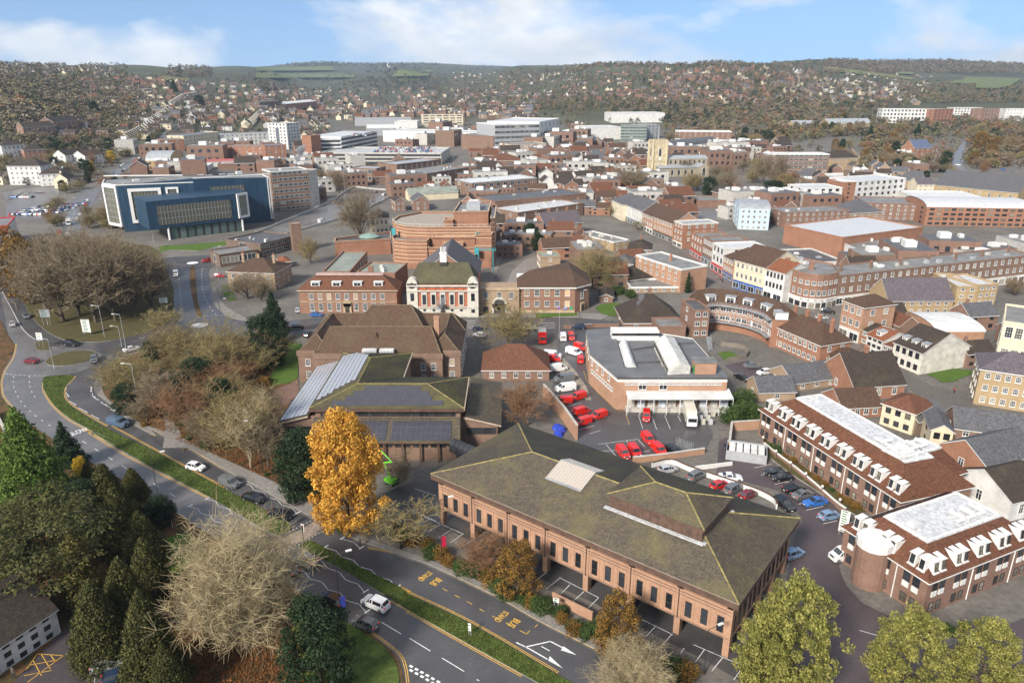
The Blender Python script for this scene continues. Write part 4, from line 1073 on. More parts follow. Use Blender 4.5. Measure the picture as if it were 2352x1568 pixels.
# ================================================================ library with solar panels
PANEL_GLARE = plain('solar_panel_sky_glare',(0.36,0.37,0.40),0.18,var=.06,spec=.8)  # pale base colour stands in for white sky reflected in the panels
PANEL_D = plain('solar_panel_dark',(0.05,0.05,0.062),0.3,var=.1)
FRM = plain('panel_frame',(0.10,0.10,0.11),0.4)
def panels(parent,o,u,v,nrm,cells,w,h,glass,gap=.03,lift=.10):
 """solar panels on a slope: o origin, u along, v up, cells = [(i, j)]"""
 o,u,v,nrm = Vector(o),Vector(u).normalized(),Vector(v).normalized(),Vector(nrm).normalized()
 mb = MB();q = [(0,0),(w - gap,0),(w - gap,h - gap),(0,h - gap)];f = .04
 p3 = lambda a,b,c: tuple(u * a + v * b + nrm * c)
 mb.face([p3(a,b,0.04) for a,b in q],1)
 for a0,b0,a1,b1 in ((0,0,w - gap,f),(0,h - gap - f,w - gap,h - gap),(0,f,f,h - gap - f),(w - gap - f,f,w - gap,h - gap - f)):
  mb.face([p3(a0,b0,.055),p3(a1,b0,.055),p3(a1,b1,.055),p3(a0,b1,.055)],0)
 for i in range(4): a,b = q[i],q[(i + 1) % 4];mb.face([p3(*a,-.0),p3(*b,-.0),p3(*b,.055),p3(*a,.055)],0)
 me = mb.mesh('solar_panel',[FRM,glass])
 for i,j in cells: link('solar_panel',me,parent,o + u * (w * i) + v * (h * j) + nrm * lift)
def library():
 t = thing('library_building','low library with mossy tiled hips and rows of solar panels','building',(0,0,0))
 X0,X1,X2,Y0,Y1,Y2,ZE,ZR = -42.4,-25.0,-9.9,138.2,155.4,171.3,10.0,12.0
 foot = [(X0 + 1,Y0 + 1),(X2 - 1,Y0 + 1),(X2 - 1,Y1 - 1),(X1 - .5,Y1 - 1),(X1 - .5,Y2 - 1),(X0 + 1,Y2 - 1)]
 m = MB();m.prism(foot,0,9.3);m.build('wall',B_BROWN,t)
 m = MB();m.prism([(X0,Y0),(X2,Y0),(X2,Y1),(X1,Y1),(X1,Y2),(X0,Y2)],9.25,9.97);m.build('fascia',TRIM_B,t)
 h = (Y1 - Y0) / 2;ym = (Y0 + Y1) / 2;xm = X0 + h;hx = X1 - xm
 a,b,c = (xm,ym,ZR),(X2 - h,ym,ZR),(xm,Y2 - h,ZR)
 P = {'fl': (X0,Y0,ZE),'fr': (X2,Y0,ZE),'br': (X2,Y1,ZE),'in': (X1,Y1,ZE),'wr': (X1,Y2,ZE),'wl': (X0,Y2,ZE)}
 slopes = [(P['fl'],P['fr'],b,a),(P['fr'],P['br'],b),(P['br'],P['in'],a,b),(P['in'],P['wr'],c,a),(P['wr'],P['wl'],c),(P['wl'],P['fl'],a,c)]
 r = MB()
 for s in slopes: r.face([(p[0],p[1],p[2] - .05) for p in s])
 r.build('roof',T_MOSSY,t)
 MG = tiles('green_mossy_tile',(0.078,0.066,0.042),0.5,(0.13,0.125,0.035),.3,.3,.6,.12)
 tiled(slopes,.36,.33,.035,.035,'roof_tiles',MG,t)
 RID = MATS['lichened_ridge']
 ridge_line(t,[(P['fl'],a),(P['fr'],b),(P['br'],b),(a,b),(a,c),(P['wl'],c),(P['wr'],c)],RID,.12)
 e = MB();e.obox((X2,Y0 - .1),(X2,Y1 + .1),.16,9.6,10.12);e.obox((X1,Y1),(X1,Y2 + .1),.16,9.6,10.12);e.build('verge_board',plain('pale_verge',(0.46,0.36,0.27),.7),t)
 for i in range(26): window(t,'dark',1.0,1.3,X0 + 2 + (X2 - X0 - 4) * (i + .5) / 26,Y0 + 1 - .002,8.45,0,True)
 # panels on the front slope: four stepped rows
 sl = Vector((0,ym - Y0,ZR - ZE));vv = sl.normalized();nn = Vector((0,-sl.z,sl.y)).normalized()
 for row,(xa,xb) in enumerate(((-37.9,-14.3),(-35.4,-16.4),(-34.1,-17.3),(-32.0,-19.0))):
  w = 1.02;nc = int((xb - xa) / w);o = Vector((xa,Y0,ZE)) + vv * (1.0 + row * 1.72)
  panels(t,o,(1,0,0),vv,nn,[(i,0) for i in range(nc)],w,1.66,PANEL_D)
 # panels with painted sky glare on the west slope: steps follow the hip
 sl = Vector((xm - X0,0,ZR - ZE));vv = sl.normalized();nn = Vector((-sl.z,0,sl.x)).normalized()
 cells = []
 for j in range(7):
  lo = 3 + j * 1.05
  hi = 29.0 - max(0,j - 3) * .9
  cells += [(i,j) for i in range(31) if lo <= i * 1.02 <= hi]
 panels(t,Vector((X0,Y0 + 1.0,ZE)) + vv * .5,(0,1,0),vv,nn,cells,1.02,1.05,PANEL_GLARE)
 # west lean-to with panels of painted sky glare
 q = [(-50.0,Y0 + 1.3,5.9),(-43.2,Y0 + 1.3,7.7),(-43.2,Y2 + .3,7.7),(-50.0,Y2 + .8,5.9)]
 m = MB();m.prism([(-49.3,Y0 + 2),(X0 + 1,Y0 + 2),(X0 + 1,Y2),(-49.3,Y2)],0,5.6);m.face([(-49.3,Y0 + 2,5.6),(X0 + 1,Y0 + 2,5.6),(X0 + 1,Y0 + 2,7.7),(-49.3,Y0 + 2,5.95)]);m.build('west_wing_wall',B_BROWN,t)
 m = MB();m.face(q);m.face([(p[0],p[1],p[2] - .35) for p in q][::-1],1)
 for i in range(4): a_,b_ = q[i - 1],q[i];m.face([(a_[0],a_[1],a_[2] - .35),(b_[0],b_[1],b_[2] - .35),b_,a_],1)
 m.build('west_wing_roof',[T_MOSSY,plain('pale_verge',(0.46,0.36,0.27))],t)
 sl = Vector((6.8,0,1.8));vv = sl.normalized();nn = Vector((-1.8,0,6.8)).normalized()
 panels(t,Vector((-50.0,Y0 + 2.2,5.9)) + vv * .45,(0,1,0),vv,nn,[(i,j) for i in range(19) for j in range(6)],1.66,1.03,PANEL_GLARE)
 for i in range(7): window(t,'dark',.9,1.1,-48.4 + i * .95,Y0 + 2 - .002,4.4,0,True)
 # front lower roof with dark panels
 q = [(-42.0,133.2,4.7),(-10.6,133.2,4.7),(-10.9,Y0 + .99,7.6),(-41.7,Y0 + .99,7.6)]
 m = MB();m.face(q);m.face([(p[0],p[1],p[2] - .3) for p in q][::-1],1)
 for i in range(4): a_,b_ = q[i - 1],q[i];m.face([(a_[0],a_[1],a_[2] - .3),(b_[0],b_[1],b_[2] - .3),b_,a_],1)
 m.build('front_roof',[T_MOSSY,TRIM_B],t)
 sl = Vector((0,5.99,2.9));vv = sl.normalized();nn = Vector((0,-2.9,5.99)).normalized()
 panels(t,Vector((-40.4,133.2,4.7)) + vv * .55,(1,0,0),vv,nn,[(i,j) for i in range(27) for j in range(3) if i != 14],1.03,1.68,PANEL_D)
 m = MB();m.prism([(-41.2,134.3),(-11.4,134.3),(-11.4,Y0 + 1),(-41.2,Y0 + 1)],0,4.6);m.build('front_wall',B_BROWN,t)
 for i in range(16): window(t,'dark',1.25,1.0,-40.2 + i * 1.85,134.298,3.6,0,True)
 for i in range(9):
  x = -41.2 + i * 3.72;mb = MB();mb.box(x - .15,x + .15,133.5,133.8,0,4.45);mb.build('post',TRIM_B,t)
 # east wing
 q = [(-9.9,Y0 + 1.3,7.4),(-2.3,Y0 + 1.3,5.5),(-2.3,162.5,5.5),(-9.9,162.5,7.4)]
 m = MB();m.face(q);m.face([(p[0],p[1],p[2] - .35) for p in q][::-1],1)
 for i in range(4): a_,b_ = q[i - 1],q[i];m.face([(a_[0],a_[1],a_[2] - .35),(b_[0],b_[1],b_[2] - .35),b_,a_],1)
 m.build('east_wing_roof',[T_MOSSY,plain('pale_verge',(0.46,0.36,0.27))],t)
 m = MB();m.prism([(X2 - 1,Y0 + 2),(-3.1,Y0 + 2),(-3.1,162),(X2 - 1,162)],0,5.2);m.face([(X2 - 1,Y0 + 2,5.2),(-3.1,Y0 + 2,5.2),(-3.1,Y0 + 2,5.5),(X2 - 1,Y0 + 2,7.3)]);m.build('east_wing_wall',B_BROWN,t)
 for i in range(7): window(t,'dark',.85,1.5,-9.2 + i * .9,Y0 + 2 - .002,3.9,0,True)
 m = MB()                                              # dark tubular footbridge towards the office
 N = 8
 p0,p1 = Vector((-12.0,134.0,4.0)),Vector((-3.5,126.5,4.0));d = (p1 - p0).normalized();n_ = Vector((-d.y,d.x,0))
 for s in range(9):
  a0 = p0 + (p1 - p0) * s / 9;a1 = p0 + (p1 - p0) * (s + .93) / 9
  for i in range(N):
   t0,t1 = math.pi * i / N,math.pi * (i + 1) / N
   f0 = n_ * (1.3 * math.cos(t0)) + Vector((0,0,1.2 * math.sin(t0)));f1 = n_ * (1.3 * math.cos(t1)) + Vector((0,0,1.2 * math.sin(t1)));m.face([a0 + f0,a1 + f0,a1 + f1,a0 + f1])
  for sx in (-1.3,1.3): m.face([a0 + n_ * sx,a1 + n_ * sx,a1 + n_ * sx - Vector((0,0,1.3)),a0 + n_ * sx - Vector((0,0,1.3))])
 m.build('footbridge',W_BLACK,t,smooth=False)
 return t
LIB = library()

# ================================================================ hipped council offices behind the library
def council():
 t = thing('council_offices','brick council offices with steep brown hipped roofs round a court and a smoking chimney','building',(0,0,0))
 ZE = 8.0
 X0,X1,Y0,Y1 = -55.5,-13.4,176.2,202.0
 m = MB();m.prism([(X0,Y0),(X1,Y0),(X1,Y1),(X0,Y1)],0,ZE);m.build('wall',B_BROWN,t)
 m = MB();m.prism([(-50.8,174.2),(-17.9,174.2),(-17.9,Y0 + .5),(-50.8,Y0 + .5)],0,7.9);m.build('front_wall',B_BROWN,t)
 TW = tiles('weathered_clay_tile',(0.115,0.070,0.045),0.32,(0.105,0.085,0.045),.2,.2,.5,.08)
 def hip(x0,x1,y0,y1,ze,rise,name,inset=None):
  r = MB();c,a,b = hip_roof(r,x0,x1,y0,y1,ze,rise,.25,0,.3,1,inset);o = r.build(name,[TW,B_BROWN],t)
  ridge_line(o,[(c[0],a),(c[3],a) if x1 - x0 >= y1 - y0 else (c[1],a),(a,b),(c[1],b) if x1 - x0 >= y1 - y0 else (c[3],b),(c[2],b)],plain('brown_ridge',(0.16,0.12,0.07),.85,var=.3),.14);return o
 hip(X0,X0 + 8.5,Y0,Y1,ZE,4.0,'west_roof');hip(X1 - 8.5,X1,Y0,Y1,ZE + .01,4.0,'east_roof');hip(X0,X1,Y1 - 7,Y1,ZE - .01,4.0,'north_roof')
 hip(-50.4,-18.2,174.4,186.2,ZE + .02,6.0,'south_roof',3.2);hip(-44.5,-23.5,190,203.0,ZE + .5,6.5,'hall_roof',5.2)
 p = MB();p.prism([(-51.0,174.0),(-17.7,174.0),(-17.7,174.5),(-51.0,174.5)],7.3,8.7);p.prism([(X0 - .2,Y0 - .2),(-50.9,Y0 - .2),(-50.9,Y0 + .3),(X0 - .2,Y0 + .3)],7.4,8.8);p.prism([(-17.8,Y0 - .2),(X1 + .2,Y0 - .2),(X1 + .2,Y0 + .3),(-17.8,Y0 + .3)],7.4,8.8);p.build('parapet',B_BROWN,t)
 for x in (-46,-41,-22.8,-20.2): window(t,'sash',1.3,1.9,x,174.198,5.2,0,True);window(t,'sash',1.3,1.9,x,174.198,1.9,0,True)
 for x in (-53.0,-15.6): window(t,'sash',1.3,1.9,x,Y0 - .002,5.6,0,True,WARM if x > -20 else None);window(t,'sash',1.3,1.9,x,Y0 - .002,2.2,0,True)
 facade(t,(X1,Y0),(X1,Y1),[(5.6,1.9),(2.2,1.9)],8,'sash',1.2,True);facade(t,(X0,Y1),(X0,Y0),[(5.6,1.9),(2.2,1.9)],8,'sash',1.2,True)
 c = chimney(t,-19.8,181.5,9,16.4,1.3,1.6,B_SALMON,1)
 for x in (-35.2,):
  for (yy,zz) in ((177.8,11.6),): d = MB();d.face([(x - .8,yy,zz),(x + .8,yy,zz),(x,yy,zz + 1.2)],0);d.face([(x - .8,yy,zz),(x,yy,zz + 1.2),(x,yy + 2,zz + 1.5)],0);d.face([(x + .8,yy,zz),(x,yy,zz + 1.2),(x,yy + 2,zz + 1.5)],0);d.build('roof_vent',TW,t)
 for x in (-38.2,-33.8): a = MB();a.box(x,x + 3.6,173.4,174.9,7.9,10.0);o = a.build('air_conditioning_unit',F_WHITE,t);[MB().box(x + .2 + i * .85,x + .9 + i * .85,173.36,173.41,8.1,9.8).build('grille',W_GREY,o) for i in range(4)]
 return t
COUNCIL = council()

# ================================================================ town hall row
def town_hall():
 # left wing
 Y = 236.8
 t = thing('civic_offices','two storey brick civic wing with white sash windows and four white dormers','building',(0,0,0));x0,x1,ZE = -72.0,-39.0,8.2
 m = MB();m.prism([(x0,Y),(x1,Y),(x1,Y + 11),(x0,Y + 11)],0,ZE);m.build('wall',B_HALL,t)
 r = MB();hip_roof(r,x0,x1,Y,Y + 11,ZE,4.2,.5,0,.3,1);r.build('roof',[T_RUST,plain('stone_cornice',(0.50,0.42,0.30),.8)],t)
 xs = [x0 + 4.1 + i * 3.0 for i in range(9)]
 for i,x in enumerate(xs):
  window(t,'sash',1.45,2.1,x,Y - .002,6.0,0,True,WARM if i in (1,2,5) else None)
  if i != 4: window(t,'sash',1.45,2.7,x,Y - .002,2.3,0,True)
 m = MB();m.box(xs[4] - 1.4,xs[4] + 1.4,Y - .5,Y,0,3.6);m.tube((xs[4],Y - .5,3.4),(xs[4],Y,3.4),1.4,n=14);d = m.build('porch',plain('buff_stone',(0.40,0.30,0.19),.85),t)
 m = MB();m.box(xs[4] - .7,xs[4] + .7,Y - .56,Y - .5,0,2.6);m.build('door',TRIM_D,d)
 m = MB();m.obox((x0,Y),(x1,Y),.2,4.0,4.25,0,-.05);m.build('string_course',MATS['buff_stone'],t)
 for i in range(4):
  x = x0 + 5.5 + i * 7.1;q = dormer(t,x,Y + 1.1,ZE + .9,3.0,1.5,3.5,0,F_WHITE,None,True,'ribbon')
 m = MB();m.box(x0 + 5,x1 - 5,Y + 4.5,Y + 6.5,ZE + 3.9,ZE + 4.4);m.build('ridge_deck',plain('pinkish_lead',(0.42,0.30,0.26),.6),t)
 chimney(t,x1 - 10.0,Y + 9,ZE + 2,ZE + 6,1.8,1.0,B_HALL)
 # rear court range
 t2 = building('court_range','flat green roofed brick range behind the civic wing with arched white windows','building','2',530,290,800,300,150,16,'flat',B_HALL,F_GREEN,1,4,0,'sash',1.3,eave=9.5,clutter=3)
 t3 = building('court_range','long flat green roofed brick range running back beside a car park','building','2',290,290,480,290,0,34,'flat',B_HALL,F_GREEN,2,3,6,'plain',1.2,eave=9.0)
 # town hall proper
 th = thing('town_hall','white stone and red brick town hall with mossy hipped roof and white clock cupola','building',(0,0,0));x0,x1,Y = -34.9,-11.2,232.6;ZE = 12.2
 STONE = plain('white_stone',(0.53,0.50,0.43),.8,var=.14,scale=.8)
 m = MB();m.prism([(x0,Y),(x1,Y),(x1,Y + 16),(x0,Y + 16)],0,3.4);m.build('stone_base',STONE,th)
 m = MB();m.prism([(x0 + .1,Y + .1),(x1 - .1,Y + .1),(x1 - .1,Y + 16),(x0 + .1,Y + 16)],3.4,11.0);m.build('wall',brick('hall_red_brick',(0.45,0.12,0.05),(0.36,0.095,0.042)),th)
 for a in (x0,x1 - 3.6):
  m = MB();m.box(a,a + 3.6,Y - .3,Y + 3,0,11.6);m.tube((a + 1.8,Y - .3,11.6),(a + 1.8,Y + 3,11.6),1.7,n=18);o = m.build('corner_pavilion',STONE,th)
  window(o,'dark',1.2,2.6,a + 1.8,Y - .302,7.0,0,True);window(o,'dark',1.2,1.2,a + 1.8,Y - .302,2.2,0,True)
  m = MB();m.tube((a + 1.8,Y - .36,11.4),(a + 1.8,Y - .3,11.4),.55,n=14);m.build('oculus',TRIM_D,o)
 for z0_,z1_,p in ((8.9,9.25,.25),(10.6,11.1,.35),(3.3,3.6,.2)):
  m = MB();m.obox((x0,Y),(x1,Y),.5,z0_,z1_,0,-p);m.build('cornice',STONE,th)
 for i in range(5):
  x = x0 + 5.7 + i * 3.07;m = MB();m.box(x - .95,x + .95,Y - .12,Y + .12,3.9,8.6);o = m.build('window_surround',STONE,th)
  window(o,'dark',1.15,3.4,x,Y - .122,6.1,0,True);m = MB();m.box(x - .8,x + .8,Y - .1,Y + .1,9.35,10.5);m.build('panel',plain('terracotta',(0.44,0.13,0.06),.8),th)
  window(th,'dark',.9,.7,x,Y - .002,2.4,0,True)
 m = MB();m.box(-24.6,-21.5,Y - 1.2,Y,3.6,3.8);m.box(-24.6,-21.5,Y - 1.2,Y - 1.12,3.8,4.7);m.build('balcony',TRIM_D,th)
 m = MB();m.box(-23.9,-22.2,Y - .06,Y + .01,0,2.4);m.build('door',TRIM_D,th)
 r = MB();c,a,b = hip_roof(r,x0 + .4,x1 - .4,Y + .6,Y + 15,ZE - .9,5.6,0,0,None,1,3.0);r.build('roof',[tiles('hall_roof_tile',(0.075,0.065,0.042),.6,(0.115,0.108,0.05),.25,.25,.5,.15)],th)
 cx,cy = -23.1,Y + 7.6;m = MB();m.box(cx - 1.25,cx + 1.25,cy - 1.25,cy + 1.25,15.5,17.2);cu = m.build('cupola',TRIM_D,th)
 m = MB();m.box(cx - 1.1,cx + 1.1,cy - 1.1,cy + 1.1,17.2,20.2);m.box(cx - 1.3,cx + 1.3,cy - 1.3,cy + 1.3,20.0,20.3);m.build('clock_stage',TRIM_W,cu)
 m = MB();m.tube((cx,cy - 1.14,18.7),(cx,cy - 1.1,18.7),.75,n=18);m.build('clock_face',TRIM_W,cu);m = MB();m.box(cx - .04,cx + .04,cy - 1.17,cy - 1.15,18.7,19.3);m.box(cx,cx + .4,cy - 1.17,cy - 1.15,18.66,18.74)
 for i in range(12): a_ = i * R(30);m.box(cx + .62 * math.sin(a_) - .04,cx + .62 * math.sin(a_) + .04,cy - 1.17,cy - 1.15,18.7 + .62 * math.cos(a_) - .04,18.7 + .62 * math.cos(a_) + .04)
 m.build('clock_hands',TRIM_D,cu)
 m = MB()
 for i in range(8): a_ = 2 * math.pi * i / 8;m.tube((cx + .85 * math.cos(a_),cy + .85 * math.sin(a_),20.3),(cx + .85 * math.cos(a_),cy + .85 * math.sin(a_),22.2),.13,n=6)
 m.build('columns',TRIM_W,cu);m = MB();m.lathe([(1.1,22.2),(1.1,22.45),(1.0,22.9),(.75,23.4),(.3,23.75),(.08,23.9),(.05,24.8)],14);m.build('dome',F_LEAD,cu,smooth=True)
 # auditorium roof behind
 t4 = thing('assembly_hall','grey slate gabled assembly hall behind the town hall','building',(-23.0,249,0));m = MB();gable_walls(m,-11,11,0,26,0,9.5,8.5,'y');m.build('wall',B_HALL,t4);m = MB();gable_roof(m,-11,11,0,26,9.5,8.5,.5,'y');m.build('roof',[T_SLATE,TRIM_W],t4)
 # archway link
 tl = thing('archway_link','brick link with tall stone arch between town hall and right wing','building',(-11.2,236.6,0));m = MB();m.prism([(0,0),(13.6,0),(13.6,9),(0,9)],0,8.6,0);m.build('wall',B_BUFF,tl)
 m = MB();m.box(4.4,9.4,-.1,.3,0,3.4);m.tube((6.9,-.1,3.3),(6.9,.3,3.3),2.5,n=20);a_ = m.build('arch_surround',STONE,tl);m = MB();m.box(5.0,8.8,-.14,-.1,0,3.3);m.tube((6.9,-.14,3.3),(6.9,-.1,3.3),1.9,n=20);m.build('archway',W_BLACK,a_)  # black panel inside the arch stands in for the shade of the passage
 for x in (2.4,10.9): window(tl,'sash',1.5,2.3,x,-.002,6.4,0,True)
 window(tl,'sash',1.5,2.6,6.9,-.002,6.3,0,True);m = MB();m.box(1.6,3.2,-.05,.02,0,2.4);m.build('door',TRIM_D,tl);m = MB();m.obox((0,0),(13.6,0),.5,8.2,9.0,0,-.05);m.build('parapet',MATS['buff_stone'],tl)
 # right wing with canted end
 tr = thing('civic_offices','two storey brick civic wing with plain brown hipped roof and canted corner','building',(0,0,0));ZE = 9.0;ft = [(2.4,237.6),(21.4,237.6),(26.6,242.4),(26.6,256),(8,256),(2.4,248)]
 m = MB();m.prism(ft,0,ZE);m.build('wall',B_HALL,tr);m = MB();m.prism([(1.7,237.0),(21.7,237.0),(27.3,242.1),(27.3,256.6),(1.7,256.6)],ZE - .45,ZE);m.build('eaves',TRIM_W,tr)
 e = [(1.7,237.0,ZE),(21.7,237.0,ZE),(27.3,242.1,ZE),(27.3,256.6,ZE),(1.7,250,ZE)];ra,rb,rc = (5.9,244.2,ZE + 4.2),(20.5,244.5,ZE + 4.2),(20.5,256.6,ZE + 4.2)
 m = MB();[m.face(f) for f in ((e[0],e[1],rb,ra),(e[1],e[2],rb),(e[2],e[3],rc,rb),(e[4],e[0],ra),(e[4],ra,rb,rc,(14,256.6,ZE)))];m.build('roof',T_BROWN,tr)
 for i in range(5):
  x = 5.0 + i * 3.45;window(tr,'sash',1.7,2.3,x,237.598,7.0,0,True,WARM if i in (0,2,4) else None);window(tr,'sash',1.7,2.0,x,237.598,3.2,0,True,WARM if i == 4 else None)
 window(tr,'sash',1.4,3.8,24.0,239.995,6.2,math.atan2(4.8,5.2),True);m = MB();m.box(-1.0,1.0,-.5,.1,0,3.0);d = m.build('porch',MATS['buff_stone'],tr,(24.0,240.0,0),math.atan2(4.8,5.2));m = MB();m.box(-.6,.6,-.56,-.5,0,2.3);m.build('door',TRIM_D,d)
 facade(tr,(26.6,242.4),(26.6,256),[(6.6,1.6),(2.8,1.6)],3,'sash',1.3,True)
 for x,cc in ((15.9,(0.25,0.10,0.32)),(18.2,(0.06,0.14,0.5)),(20.2,(0.05,0.32,0.16))): m = MB();m.box(x - .45,x + .45,237.5,237.6,1.0,2.2);m.build('notice_board',plain('notice_%d' % int(x),cc,.5),tr)
 m = MB();m.obox((2.4,237.6),(21.4,237.6),.2,0,.9,0,-.1);m.build('plinth',MATS['buff_stone'],tr)
town_hall()

# ================================================================ theatre: banded orange brick drums and boxes
def theatre():
 t = thing('theatre','large orange brick theatre with pale brick bands, curved foyer and stepped flat roofs','building',(0,0,0))
 BAND = plain('pale_brick_band',(0.56,0.40,0.25),.85)
 def vol(name,pts,z1,bands=(),roofm=F_GREY,par=.8,z0=0):
  m = MB();m.prism(pts,z0,z1,0,top=False);o = m.build(name,B_ORANGE,t)
  m = MB();m.prism(pts,z1 - par - .2,z1 - par,0);m.build('roof_deck',roofm,t)
  n = len(pts);m = MB()
  for i in range(n): m.obox(pts[i],pts[(i + 1) % n],.35,z1 - .02,z1 + .12,0)
  m.build('coping',BAND,o)
  for z in bands:
   m = MB()
   for i in range(n): m.obox(pts[i],pts[(i + 1) % n],.18,z,z + .28,0)
   m.build('brick_band',BAND,o)
  return o
 g = lambda x,y,h: (lambda p: (p.x,p.y))(W('6',x,y,h))
 dr = [(-53,322),(-50,313),(-45,307.8),(-36,306),(-9,306.5)]
 GR = plain('gravel_roof',(0.30,0.255,0.21),.9,var=.15,scale=1.0)
 vol('auditorium',dr + [(-9,345),(-43,345),(-52,333)],16.5,(15.2,13.8,12.5),GR);vol('stage_tower',[(-25,312),(-10.2,313),(-9.8,341),(-24,341)],22.0,(),F_GREY);vol('lift_hut',[(-29,310),(-25.2,310),(-25.2,315),(-29,315)],19,(),F_PALE)
 vol('foyer_drum',[(-51.5,309),(-49.8,302.8),(-44,300.2),(-35.5,299.6),(-35,306.2),(-45,308),(-50,313)],12.0,(10.6,9.0,7.4,5.8,4.2,2.6),F_GREY)
 vol('side_wing',[(-34.9,299),(-15.3,299),(-15.3,305.8),(-34.9,305.8)],9.3,(7.8,4.6),F_DARK);vol('terrace_box',[(-33.5,303),(-15.5,303),(-15.5,306.3),(-33.5,306.3)],13.0,(),F_GREY);vol('bay',[(-29,301.2),(-20.5,301.2),(-20.5,302.9),(-29,302.9)],10.8,(9.9,),F_GREY)
 vol('end_tower',[(-15.1,301),(-8.6,301),(-8.3,306.3),(-15.1,306.3)],14.4,(12.8,9.4),F_GREY);vol('stair_tower',[(-9.0,306.6),(-7.4,308),(-7.4,342),(-9.0,342)],20.0,(18,16,14,12,10,8),F_WHITE)
 vol('low_wing',[g(555,1345,7),g(950,1325,7),g(950,1270,7),g(700,1300,7),g(560,1320,7)],7.0,(),F_DARK)
 p = W('6',800,1310,7.3);m = MB();m.lathe([(4.6,7.0),(4.8,7.5),(3.6,8.1),(1.5,8.7),(.2,9.0)],20,0,(p.x,p.y));m.build('copper_roof',plain('verdigris',(0.20,0.29,0.25),.6),t,smooth=False)
 TEAL = plain('teal_paint',(0.05,0.30,0.32),.5)
 for x,y,h in ((972,1275,14),(1562,1300,13),(1557,1412,8),(700,1360,4)):
  q = W('6',x,y,h);m = MB();m.box(q.x - .8,q.x + .8,q.y - .3,q.y + .6,q.z - 1.4,q.z + 1.4);m.build('teal_door',TEAL,t)
 # railing round the auditorium roof
 m = MB();ring = dr
 for i in range(len(ring) - 1):
  a,b = Vector((*ring[i],17.6)),Vector((*ring[i + 1],17.6));m.tube(a,b,.06,n=4);k = max(1,int((b - a).length / 2.5))
  for j in range(k): q = a.lerp(b,j / k);m.tube(q,q - Vector((0,0,1.1)),.05,n=4)
 m.build('railing',TRIM_W,t)
 # teal glazed porch
 q = W('6',1625,1560);m = MB()
 for x in (-3,3): m.tube((q.x + x,q.y,0),(q.x + x,q.y,9.5),.2,n=6)
 for i in range(6): x = -3 + i * 1.2;m.tube((q.x + x - .6 + .6,q.y,9.2),(q.x + x + .6,q.y,10.4),.12,n=5);m.tube((q.x + x + .6,q.y,10.4),(q.x + x + 1.2,q.y,9.2),.12,n=5)
 m.tube((q.x - 3,q.y,9.2),(q.x + 4.2,q.y,9.2),.15,n=5);m.build('porch_frame',TEAL,t)
 m = MB();m.box(-20,-14,320,328,21.2,24);m.build('roof_unit',W_GREY,t);roof_clutter(t,-24,-11,314,338,21.2,4)
theatre()

